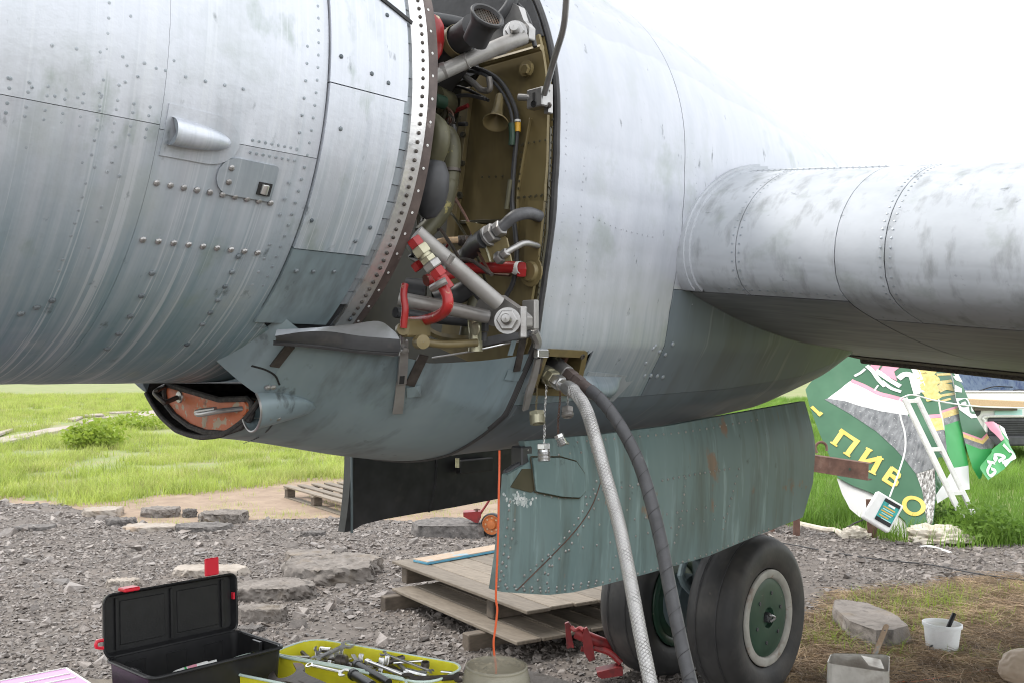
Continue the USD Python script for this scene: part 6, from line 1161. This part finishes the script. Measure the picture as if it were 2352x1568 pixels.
solo('leaning_plank', box((vp(1800, 690, VY - .09) + vp(2230, 700, VY - .09)) / 2, [RT, -np.array([0, 1, 0.]), Z], (.40, .05, px2m(4, VY)), .006), 'wood_dark', 'thin dark plank under the pale one on the van front', 'plank')
bc_ = thing('blue_cabin', 'bright blue cabin standing beyond the white van, mostly hidden by the wing', 'cabin', (8.75, 23, 0))
part(bc_, 'wall', box([9.1, 23.5, 1.25], np.eye(3), (.62, .6, 1.2), .03), 'van_blue'); part(bc_, 'door', box([8.85, 22.88, 1.1], np.eye(3), (.25, .03, .95), .01), 'van_blue'); part(bc_, 'dark_base', box([9.1, 23.4, .12], np.eye(3), (.66, .66, .12), .01), 'hose_grey')

# ------------------------------------------------------------------ work table and tools, close to the camera
TZ = .68
tbl = thing('work_table', 'plain wooden work table under the tools, mostly below the picture', 'table', (-.9, 2.9, 0))
for k in range(7): part(tbl, 'top_board', box([-.93, 2.52 + k * .143, TZ - .014], np.eye(3), (.98, .07, .0135), .003), 'wood_grey')
for x_ in (-1.82, -.06):
    for y_ in (2.5, 3.3): part(tbl, 'leg', box([x_, y_, (TZ - .028) / 2], np.eye(3), (.03, .03, (TZ - .028) / 2), .004), 'wood_dark')
    part(tbl, 'rail', box([x_, 2.9, TZ - .075], np.eye(3), (.02, .36, .04), .003), 'wood_dark')
def tray_mesh(c, e1, e2, n, L, Wd, r, h, wall, taper=.0, floor=True, ns=4):
    def ring(z, inset): return np.array([c + e1 * x + e2 * y + n * z for x, y in np.array(rounded(L - 2 * inset, Wd - 2 * inset, max(r - inset, .004), ns).exterior.coords)[:-1]])
    rs = [ring(0, taper + r * .3), ring(r * .25, taper), ring(h, 0), ring(h + .002, wall * .5), ring(h, wall), ring(wall * 1.2, taper + wall)]
    m = grid(np.array(rs), closed_v=True); k = len(rs[0]); ms = [m]
    for rr in (rs[0], rs[-1]): ms.append((np.vstack([rr, rr.mean(0)]), np.array([[i, (i + 1) % k, k] for i in range(k)])))
    return cat(*ms)
bl_, br_, fr_ = gz(250, 1512, .85), gz(540, 1448, .85), gz(615, 1492, .85)
x1 = br_ - bl_; TL = np.linalg.norm(x1); x1 /= TL; x2 = np.cross(x1, Z); x2 = x2 if x2 @ (fr_ - br_) > 0 else -x2; TW = abs((fr_ - br_) @ x2)
tc_ = (bl_ + br_) / 2 + x2 * TW / 2; tc_[2] = TZ
tbx = thing('toolbox', 'open black plastic toolbox with red clips standing on the table', 'toolbox', tc_)
bd = part(tbx, 'body', tray_mesh(tc_, x1, x2, Z, TL + .01, TW, .03, .17, .007, .012), 'black_plastic', 40)
part(bd, 'rim', tube([tc_ + x1 * x + x2 * y + Z * .168 for x, y in np.array(rounded(TL + .018, TW + .008, .03, 3).exterior.coords)[:-1]], .0055, 8, 1, closed=True), 'black_plastic')
for f in (-.32, .0, .30): part(bd, 'inner_rib', box(tc_ + x1 * TL * f - x2 * (TW / 2 - .010) + Z * .09, [x1, x2, Z], (.035, .003, .06), .002), 'black_plastic')
for f in (-.48, .46): part(bd, 'side_notch', box(tc_ + x1 * TL * f + x2 * .02 + Z * .15, [x1, x2, Z], (.006, .025, .02), .002), 'black_plastic')
LH = float(at(245, 1362, bl_[1])[2] - .85)
lax = Z * .995 - x2 * .06; lax /= np.linalg.norm(lax); lno = np.cross(x1, lax); lno = lno if lno @ x2 > 0 else -lno
lc = tc_ - x2 * (TW / 2 + .034) + Z * .165 + lax * LH / 2
lid = part(tbx, 'lid', tray_mesh(lc, x1, lax, lno, TL + .03, LH, .03, .032, .007, .008), 'black_plastic', 40)
for f in (-.22, .22): part(lid, 'lid_panel', box(lc + x1 * TL * f + lno * .010, [x1, lax, lno], (TL * .17, LH * .34, .002), .0015), 'black_plastic')
for f in (-.42, .0, .42): part(lid, 'lid_rib', box(lc + x1 * TL * f + lno * .014, [x1, lax, lno], (.004, LH * .40, .005), .001), 'black_plastic')
for f, up_ in ((-.34, 0), (.33, 1)):
    c = lc + x1 * TL * f + lax * LH / 2
    m = box(c + lax * (.03 if up_ else .004) + lno * (.02 if up_ else .03), [x1, lax, lno], (.026, .030 if up_ else .006, .005 if up_ else .024), .003)
    part(tbx, 'red_clip', m, 'red_plastic')
hl = lc - x1 * (TL / 2 + .015) + lax * (-.25 * LH)
part(tbx, 'side_clip', cat(tube([hl + lno * .03 + lax * .012, hl - x1 * .02 + lno * .03 + lax * .012, hl - x1 * .022 + lno * .03 - lax * .006, hl + lno * .03 - lax * .012], .0055, 6, 2)), 'red_plastic'); part(tbx, 'side_clip', box(lc + x1 * (TL / 2 + .005) + lax * .1 * LH + lno * .02, [x1, lax, lno], (.004, .012, .008), .001), 'red_plastic')
tu0, tu1 = gz(*c8(425, 655), .80), gz(*c8(672, 585), .825)
tt_ = thing('sealant_tube', 'white printed plastic tube lying in the black toolbox', 'tube', tu0); du = tu1 - tu0; dl = np.linalg.norm(du); du /= dl
part(tt_, 'body', lathe([(.001, .0), (.006, .0), (.016, .03), (.0175, .05), (.0175, dl * .82), (.014, dl * .84), (.014, dl), (.001, dl)], tu0 - Z * .012, du, 20), 'white_plain', True)
part(tt_, 'print', cat(lathe([(.0178, dl * .42), (.0178, dl * .60)], tu0 - Z * .012, du, 20)), 'banner_pink'); part(tt_, 'print', lathe([(.0178, dl * .36), (.0178, dl * .40)], tu0 - Z * .012, du, 20), 'banner_bright')
# yellow tool case, two halves
cz = .79
h0, h1_, f0_, f1_ = gz(625, 1505, cz), gz(830, 1571, cz), gz(700, 1464, cz), gz(1062, 1527, cz)
y1 = f1_ - f0_; y1 /= np.linalg.norm(y1); y2 = np.cross(Z, y1)       # y2 points away from the camera
hd_ = float((f0_ - h0) @ y2); CL = .66
kc = h0 + y1 * (CL / 2 - .02) + y2 * hd_ / 2; kc[2] = TZ + .002
kase = thing('tool_case', 'open bright yellow plastic tool case full of spanners on the table', 'tool case', kc)
c1_ = part(kase, 'far_half', tray_mesh(kc, y1, y2, Z, CL, hd_, .075, cz - TZ, .006, .01, ns=7), 'yellow_plastic', 40)
kn2 = kc - y2 * (hd_ - .012) - y1 * .06; c2_ = part(kase, 'near_half', tray_mesh(kn2, y1, y2, Z, CL, hd_, .075, cz - TZ - .004, .006, .01, ns=7), 'yellow_plastic', 40)
for pr_, cen in ((c1_, kc), (c2_, kn2)): part(pr_, 'pale_rim', tube([cen + y1 * x + y2 * y + Z * (cz - TZ + .001) for x, y in np.array(rounded(CL, hd_ + .002, .075, 5).exterior.coords)[:-1]], .0042, 6, 1, closed=True), 'pale_rim')
def tl(x, y, z): return gz(*cF(x, y), z)
def wrench(label, p, q, nrm, r, w, th, mat, opening=.5, ring=False, turn=0.0):
    d = q - p; L = np.linalg.norm(d); d /= L; s_ = np.cross(nrm, d); s_ /= np.linalg.norm(s_); n_ = np.cross(d, s_)
    head = sg.Point(0, 0).buffer(r, 16)
    a_ = math.pi + turn; slot = shapely.affinity.rotate(sg.box(0, -r * opening, r * 2, r * opening).union(sg.Point(0, 0).buffer(r * opening)), math.degrees(a_), origin=(0, 0))
    body = head.difference(slot).union(sg.Polygon([(r * .55, -w * .7), (r * 1.6, -w / 2), (L, -w / 2 * .9), (L, w / 2 * .9), (r * 1.6, w / 2), (r * .55, w * .7)]))
    e_ = sg.Point(L, 0).buffer(r * .72, 14); body = body.union(e_).difference(sg.Point(L, 0).buffer(r * .42, 12)) if ring else body.union(e_).difference(shapely.affinity.rotate(sg.box(0, -r * .33, r * 2, r * .33), math.degrees(turn), origin=(0, 0)) if False else shapely.affinity.translate(sg.box(0, -r * .33, r * 2, r * .33), L, 0))
    body = body.buffer(-.0008).buffer(.0008)
    if body.geom_type != 'Polygon': body = max(body.geoms, key=lambda g: g.area)
    t = thing('wrench', label, 'wrench', p)
    part(t, 'shaft', plate(body, lambda x, y: p + d * x + s_ * y, n_, th), mat, 25)
    part(t, 'raised_web', plate(sg.box(r * 1.5, -w * .22, L - r * 1.2, w * .22), lambda x, y: p + d * x + s_ * y + n_ * .0012, n_, .001), mat)
up_ = np.array([-.1, -.45, .88])
wrench('bright chrome open-end wrench with its jaw raised over the far wall of the yellow case', tl(690, 150, .815), tl(440, 262, .80), up_, .024, .017, .006, 'steel_bright', .48, turn=-.5)
wrench('huge dark open-end wrench lying across the hinge of the yellow case', tl(205, 375, .80), tl(640, 560, .80), np.array([0, -.4, .9]), .058, .05, .011, 'steel_dark', .55, turn=-.35)
wrench('thin shiny combination wrench leaning on the far wall of the yellow case', tl(965, 222, .80), tl(1345, 362, .785), np.array([0, -.5, .86]), .012, .008, .005, 'steel_bright', .45)
wrench('small ring wrench lying in the middle of the yellow case', tl(655, 372, .80), tl(385, 312, .79), up_, .018, .009, .005, 'steel_bright', .45, ring=True)
wrench('dark oily wrench beside the clear jar in the yellow case', tl(1150, 425, .79), tl(1560, 405, .80), np.array([0, -.5, .86]), .026, .018, .008, 'steel_dark', .45)
wrench('short worn wrench standing at the left corner of the yellow case', tl(455, 195, .81), tl(440, 300, .78), np.array([.5, -.8, .2]), .014, .012, .005, 'steel', .45)
def rod_thing(name, label, cat_, p, q, r, mat, r2=None):
    t = thing(name, label, cat_, (p + q) / 2); part(t, 'shaft', tube([p, q], r, 14, 0), mat); d = (q - p) / np.linalg.norm(q - p); part(t, 'collar', lathe([(r * .9, 0), (r2 or r * 1.2, .001), (r2 or r * 1.2, .018), (r * .9, .019)], p + d * .004, d, 14), mat)
rod_thing('extension_bar', 'silver socket extension bar in the middle of the yellow case', 'tool bar', tl(830, 285, .79), tl(1145, 405, .79), .0065, 'steel_bright', .0095)
rod_thing('black_tube_spanner', 'long black tube spanner lying along the yellow case', 'tube spanner', tl(745, 305, .79), tl(1010, 455, .795), .0115, 'black_plastic')
rod_thing('black_tube_spanner', 'short thick black tube spanner nearest the hinge of the case', 'tube spanner', tl(720, 385, .79), tl(880, 480, .795), .015, 'black_plastic')
rod_thing('socket', 'brown rusty round socket in the left half of the yellow case', 'socket', tl(600, 285, .78), tl(680, 290, .78), .019, 'steel_dark')
rod_thing('socket', 'black socket standing at the far wall of the yellow case', 'socket', tl(1295, 345, .78), tl(1295, 310, .795), .012, 'steel_dark')
for x_, y_, w_ in ((605, 220, 22), (640, 205, 18), (790, 265, 22), (950, 295, 24), (995, 280, 20), (540, 320, 18), (940, 385, 20), (1140, 400, 22)):
    q = tl(x_, y_, .785); part(c1_, 'spring_clip', box(q, [y1, y2, Z + y2 * .3], (px2m(w_ * .293, q[1]), .003, .015), .001), 'steel_bright')
rt = np.random.default_rng(5)
for mname, nn_ in (('steel', 16), ('steel_dark', 18), ('steel_bright', 10)):
    ms = []
    for _ in range(nn_):
        c = kc + y1 * rt.uniform(-.27, .27) + y2 * rt.uniform(-.10, .09); c[2] = rt.uniform(.745, .782); a_ = rt.normal(0, .5); d = y1 * math.cos(a_) + y2 * math.sin(a_) + Z * rt.normal(0, .1); l = rt.uniform(.02, .16)
        ms.append(tube([c - d * l / 2, c + d * l / 2], rt.uniform(.004, .011), 8, 0) if rt.random() < .6 else box(c, [d, np.cross(Z, d), np.cross(d, np.cross(Z, d))], (l / 2, rt.uniform(.006, .012), .003), .001))
    solo('small_tools', cat(*ms), mname, 'jumble of small sockets, bits and spanners filling the far half of the yellow case', 'tools', 'loose tools in the yellow case', 'stuff')
# clear jar, grey plank, pink case
jc = np.array([at(1138, 1530, 3.08)[0], 3.08, TZ]); jz = at(1138, 1527, 3.08)[2] - TZ; jr = px2m(79, 3.08)
jar = thing('clear_jar', 'scratched clear plastic jar lying open beside the yellow case', 'jar', jc)
part(jar, 'wall', lathe([(.001, .003), (jr * .92, .003), (jr * .98, .015), (jr, .05), (jr * .98, jz * .75), (jr * .90, jz * .93), (jr * .86, jz), (jr * .84, jz), (jr * .88, jz * .9), (jr * .95, jz * .72), (jr * .96, .02)], jc, Z + O * .03, 40), 'jar_plastic', True)
part(jar, 'rim', lathe([(jr * .86, jz - .006), (jr * .90, jz - .004), (jr * .90, jz + .002), (jr * .86, jz + .004)], jc, Z + O * .03, 40), 'jar_plastic', True); part(jar, 'oily_residue', lathe([(.001, .008), (jr * .9, .008), (jr * .9, .022), (.001, .025)], jc, Z, 30), 'amber')
gp0, gp1 = gz(1205, 1534, TZ + .026), gz(1345, 1573, TZ + .026); gd = gp1 - gp0; gd /= np.linalg.norm(gd); gn = np.cross(gd, Z); gn = gn if gn[1] < 0 else -gn
solo('grey_plank', box((gp0 + gp1) / 2 + gn * .06 - Z * .012 + gd * .05, [gd, gn, Z], (.26, .058, .0125), .004), 'concrete', 'rough grey weathered plank end to the right of the clear jar', 'plank')
pz = .775; pc0, pc1, pc2 = gz(152, 1537, pz), gz(222, 1582, pz), gz(-40, 1598, pz)
pa = pc1 - pc0; pal = np.linalg.norm(pa); pa /= pal; pb_ = np.cross(pa, Z); pb_ = pb_ if pb_[0] < 0 else -pb_; pbl = abs((pc2 - pc0) @ pb_); pcc = pc0 + pa * .16 + pb_ * pbl / 2
pkc = thing('pink_case', 'pink translucent organiser case in the lower left corner', 'case', (*pcc[:2], TZ))
part(pkc, 'body', box(pcc - Z * (pz - TZ) / 2, [pa, pb_, Z], (.155, pbl / 2 - .004, (pz - TZ) / 2 - .004), .008), 'pink_plastic'); part(pkc, 'lid', box(pcc, [pa, pb_, Z], (.16, pbl / 2, .005), .003), 'pink_plastic')
for f in (.35, .62): part(pkc, 'lid_ridge', box(pc0 + pa * .32 * f * .62 + pb_ * pbl * .5 + Z * .006, [pa, pb_, Z], (.003, pbl * .46, .002), .001), 'white_plain')
part(pkc, 'lid_edge', tube([pc0 + Z * .004, pc0 + pb_ * pbl + Z * .004], .004, 6, 0), 'white_plain'); part(pkc, 'lid_edge', tube([pc0 + Z * .004, pc0 + pa * .32 + Z * .004], .004, 6, 0), 'white_plain')

# ------------------------------------------------------------------ path of old slabs, weeds, grass, gravel, straw
def cP(x, y): return (x * .252, 845.3 + y * .252)
pth = sheet('path', sg.Polygon(poly_g([cP(*p) for p in ((-300, 640), (0, 605), (300, 555), (700, 455), (1000, 410), (1500, 390), (1700, 400), (1560, 440), (1100, 500), (600, 600), (300, 670), (-300, 740))], 0)), .003, 'ground', 1.0)
pslabs = [((-160, 655), (0, 598), (110, 565), (150, 572), (10, 628)), ((100, 545), (330, 515), (350, 530), (280, 556), (130, 553)), ((580, 480), (720, 447), (765, 455), (690, 488)), ((700, 441), (930, 427), (960, 438), (780, 450)), ((920, 411), (1190, 396), (1290, 399), (1060, 419)), ((1150, 440), (1400, 390), (1540, 398), (1560, 430), (1320, 462)), ((-160, 760), (-160, 690), (230, 615), (460, 612), (300, 655)), ((240, 604), (430, 562), (680, 532), (660, 556), (480, 602)), ((700, 512), (870, 482), (905, 490), (760, 521)), ((1000, 500), (1130, 452), (1200, 466), (1120, 490)), ((880, 461), (1050, 448), (1030, 470)), ((1250, 480), (1360, 470), (1420, 480), (1300, 492))]
for k, q in enumerate(pslabs):
    g_ = sg.Polygon(poly_g([cP(*p) for p in q], 0)).buffer(-.1).buffer(.06)
    if g_.is_empty: continue
    if g_.geom_type != 'Polygon': g_ = max(g_.geoms, key=lambda a__: a__.area)
    tz_ = .05 + .05 * rng.random(); tx = rng.uniform(-.015, .015)
    part(pth, 'slab', plate(g_.segmentize(.5), lambda x, y: np.array([x, y, tz_ + tx * math.sin(x)]), Z, .06), 'concrete_pale')
PATHG = sg.Polygon(poly_g([cP(*p) for p in ((-300, 640), (0, 605), (300, 555), (700, 455), (1000, 410), (1500, 390), (1600, 420), (1100, 490), (600, 590), (300, 655), (-300, 740))], 0)).buffer(-.2)
def blade(h, w, lean, yaw, nseg=3):
    t = np.linspace(0, 1, nseg + 1); y_ = lean * t ** 2 * h; z_ = h * t * (1 - .25 * lean * t); d = np.array([math.cos(yaw), math.sin(yaw), 0]); s_ = np.array([-d[1], d[0], 0])
    L = [d * a_ + Z * b_ + s_ * w * (1 - c_) * .5 for a_, b_, c_ in zip(y_, z_, t)]; R_ = [d * a_ + Z * b_ - s_ * w * (1 - c_) * .5 for a_, b_, c_ in zip(y_, z_, t)]
    v = np.array([*L[:-1], *R_[:-1], L[-1]]); n = nseg; f = []
    for i in range(n - 1): f += [[i, n + i, n + i + 1], [i, n + i + 1, i + 1]]
    f.append([n - 1, 2 * n - 1, 2 * n]); return v, np.array(f)
def tuft(n, h, spread, w, seed, lean=1.0):
    r_ = np.random.default_rng(seed); ms = []
    for _ in range(n):
        v, f = blade(h * r_.uniform(.45, 1.1), w * r_.uniform(.6, 1.2), lean * r_.uniform(.1, 1.1), r_.uniform(0, 6.28)); a_ = r_.uniform(0, 6.28); q = spread * math.sqrt(r_.random()); ms.append((v + [q * math.cos(a_), q * math.sin(a_), -.01], f))
    return cat(*ms)
def instancer(name, protos, mats, P, S, yaw, ids, label, cat_, tilt=None):
    p = '/World/' + name; pi = UsdGeom.PointInstancer.Define(stage, p); paths = []
    UsdGeom.Scope.Define(stage, p + '/kinds')
    for k, (m, mt) in enumerate(zip(protos, mats)):
        v, f = V_F(m); q = numbered(p + '/kinds/' + name + '_piece'); pr = usdkit.mesh(stage, q, (v, f), LOOK[mt], smooth=False); pr.CreateDoubleSidedAttr(True); paths.append(q)
    pi.CreatePrototypesRel().SetTargets(paths); pi.CreateProtoIndicesAttr(Vt.IntArray.FromNumpy(np.asarray(ids, np.int32)))
    pi.CreatePositionsAttr(Vt.Vec3fArray.FromNumpy(np.asarray(P, np.float32))); S = np.asarray(S, np.float32); pi.CreateScalesAttr(Vt.Vec3fArray.FromNumpy(S if S.ndim == 2 else np.repeat(S[:, None], 3, 1)))
    yaw = np.asarray(yaw) / 2; qs = []
    tl_ = np.zeros(len(P)) if tilt is None else np.asarray(tilt) / 2
    for y_, t_ in zip(yaw, tl_):                         # yaw about z after a tilt about x
        cy, sy, ct, st = math.cos(y_), math.sin(y_), math.cos(t_), math.sin(t_); qs.append(Gf.Quath(cy * ct, cy * st, sy * st, sy * ct))
    pi.CreateOrientationsAttr(Vt.QuathArray(qs)); tag(pi.GetPrim(), label, cat_, None, 'stuff')
def scatter(n, y0, y1, k0, k1, power, inside, outside=(), seed=1):
    """points on the ground between depths y0..y1, thinning with distance"""
    r_ = np.random.default_rng(seed); u = r_.random(n); e = 2 - power
    Y = (y0 ** e + u * (y1 ** e - y0 ** e)) ** (1 / e) if abs(e) > 1e-6 else y0 * (y1 / y0) ** u
    X = Y * r_.uniform(k0, k1, n); m = np.ones(n, bool)
    if inside is not None: m &= shapely.contains_xy(inside, X, Y)
    for g_ in outside: m &= ~shapely.contains_xy(g_, X, Y)
    return np.c_[X[m], Y[m], np.zeros(m.sum())]
hgt = lambda P, s_, f_: meshkit.fbm(np.c_[P[:, :2] * s_, np.zeros(len(P))], 3, f_)
SOILIN = SOIL.buffer(-.35)
gp_ = scatter(22000, 11.2, 70, -.60, .08, 1.0, None, (GRAVEL.buffer(.05), SOILIN, PATHG), 3)
keep = hgt(gp_, .9, 2) > .37 + .13 * rng.random(len(gp_)); gp_ = gp_[keep]
gprot = [tuft(26, .17, .17, .011, 100 + k) for k in range(4)] + [tuft(22, .26, .2, .013, 110, .8)]
ids = rng.choice(5, len(gp_), p=[.22, .22, .22, .22, .12]); sc = .55 + .9 * hgt(gp_, .5, 9) + .012 * gp_[:, 1]
instancer('grass', gprot, ['grass', 'grass', 'grass_dry', 'grass', 'grass'], gp_, sc, rng.uniform(0, 6.28, len(gp_)), ids, 'bright yellow-green short grass beyond the soil on the left', 'grass')
gq = scatter(9000, 9.3, 60, .20, .66, 1.0, None, (GRAVEL.buffer(-.12), STRAW), 4)
ids = rng.choice(4, len(gq)); instancer('tall_grass', [tuft(26, .30, .17, .012, 130 + k, .8) for k in range(4)], ['grass_right'] * 4, gq, .6 + .75 * hgt(gq, .7, 5), rng.uniform(0, 6.28, len(gq)), ids, 'taller green grass around the banner and the van', 'grass')
gs = scatter(1300, 5.6, 7.9, .24, .66, .5, STRAW, (), 14); w_ = hgt(gs, 2.2, 3); gs = gs[(w_ + (gs[:, 1] - 5.6) * .17 > .68)]
instancer('sparse_grass', [tuft(12, .13, .09, .007, 140 + k, 1.3) for k in range(3)], ['weed'] * 3, gs, .6 + .6 * rng.random(len(gs)), rng.uniform(0, 6.28, len(gs)), rng.choice(3, len(gs)), 'sparse fresh grass at the edge between gravel and dry straw', 'grass')
gsl = scatter(1500, 10.5, 16, -.6, .1, .5, SOIL.buffer(.3), (GRAVEL,), 24); gsl = gsl[hgt(gsl, 1.6, 6) > .50]
instancer('soil_grass', [tuft(10, .10, .14, .006, 150 + k, 1.4) for k in range(3)], ['grass'] * 3, gsl, .6 + .8 * rng.random(len(gsl)), rng.uniform(0, 6.28, len(gsl)), rng.choice(3, len(gsl)), 'thin scattered grass on the tan soil strip', 'grass')
# gravel: flat angular shards
def shard(seed, fl):
    r_ = np.random.default_rng(seed); return trimesh.convex.convex_hull(r_.normal(size=(9, 3)) * [1, .75, fl])
gv = scatter(105000, 4.2, 13.6, -.62, .62, .9, GRAVEL.buffer(-.02), (), 5)
base = .012 + .035 * np.clip(shapely.distance(shapely.boundary(GRAVEL), shapely.points(gv[:, :2])) / .5, 0, 1) * meshkit.fbm(np.c_[gv[:, :2] * 1.1, np.zeros(len(gv))], 4, 5); gv[:, 2] = base + .003
keepg = (meshkit.fbm(np.c_[gv[:, :2] * .9, np.zeros(len(gv))], 4, 21) + rng.normal(0, .07, len(gv))) > .355; gv = gv[keepg]
ss = .0058 * np.exp(rng.normal(0, .42, len(gv))) * (1 + .05 * (gv[:, 1] - 4)); big = rng.random(len(gv)) < .05; ss[big] *= rng.uniform(1.6, 3.2, big.sum())
def smooth_shard(m): v, f = V_F(m); return v, f
instancer('gravel', [shard(200 + k, .34 + .12 * (k % 3)) for k in range(9)], ['gravel_stone'] * 9, gv, ss, rng.uniform(0, 6.28, len(gv)), rng.choice(9, len(gv)), 'dark grey broken asphalt gravel covering the ground under the aircraft', 'gravel', rng.normal(0, .28, len(gv)))
def strands(n, seed):
    r_ = np.random.default_rng(seed); ms = []
    for _ in range(n):
        a_ = r_.uniform(0, 6.28); l = r_.uniform(.06, .2); c = r_.normal(0, .06, 3) * [1, 1, .12] + [0, 0, .014]; d = np.array([math.cos(a_), math.sin(a_), r_.normal(0, .12)]); s_ = np.array([-d[1], d[0], r_.normal(0, .4)])
        P = [c - d * l / 2, c + s_ * r_.normal(0, .012) + [0, 0, .006], c + d * l / 2]; ms.append(tube(P, .0011, 3, 3, caps=False))
    return cat(*ms)
sw_ = scatter(2600, 4.2, 8.3, .14, .66, .6, STRAW.buffer(.12), (), 6); sw_[:, 2] = .015
instancer('straw', [strands(20, 300 + k) for k in range(6)], ['straw'] * 6, sw_, .7 + .6 * rng.random(len(sw_)), rng.uniform(0, 6.28, len(sw_)), rng.choice(6, len(sw_)), 'dry brown straw and dead grass at the lower right', 'straw')
def weed(name, label, c, h, r, n, leaf, seed, mat='weed'):
    r_ = np.random.default_rng(seed); ms = []; st = []
    for k in range(n):
        a_ = r_.uniform(0, 6.28); q = r * math.sqrt(r_.random()); zt = h * r_.uniform(.2, 1) * (1 - .5 * (q / r) ** 2); p = c + np.array([q * math.cos(a_), q * math.sin(a_), zt])
        for _ in range(4):
            d = r_.normal(size=3) * [1, 1, .6]; d /= np.linalg.norm(d); s_ = np.cross(d, r_.normal(size=3)); s_ /= np.linalg.norm(s_); l = leaf * r_.uniform(.5, 1.2); b_ = p + r_.normal(size=3) * leaf * .4
            ms.append((np.array([b_, b_ + d * l * .5 + s_ * l * .28 + Z * l * .1, b_ + d * l, b_ + d * l * .5 - s_ * l * .28 + Z * l * .1]), np.array([[0, 1, 2], [0, 2, 3]])))
        if k % 3 == 0: st.append(tube([c + np.array([q * .4 * math.cos(a_), q * .4 * math.sin(a_), 0]), p], .004, 4, 2, caps=False))
    t = thing(name, label, 'plant', c); part(t, 'leaves', cat(*ms), mat, False, kind='stuff'); part(t, 'stems', cat(*st), mat, kind='stuff')
weed('weed_clump', 'bushy bright green weed clump beside the old slab path on the left', gz(215, 1028), .62, .62, 260, .15, 1); weed('weed_clump', 'smaller weed clump at the right end of the slab path', gz(310, 985), .5, .8, 120, .16, 2)
weed('ladder_weed', 'leafy green weed growing over the foot of the white ladder', gz(2262, 1245), .42, .36, 190, .075, 3, 'grass_right'); weed('ladder_weed', 'green weed tuft left of the ladder foot by the pale cloth', gz(2190, 1225), .30, .26, 110, .07, 4, 'grass_right')
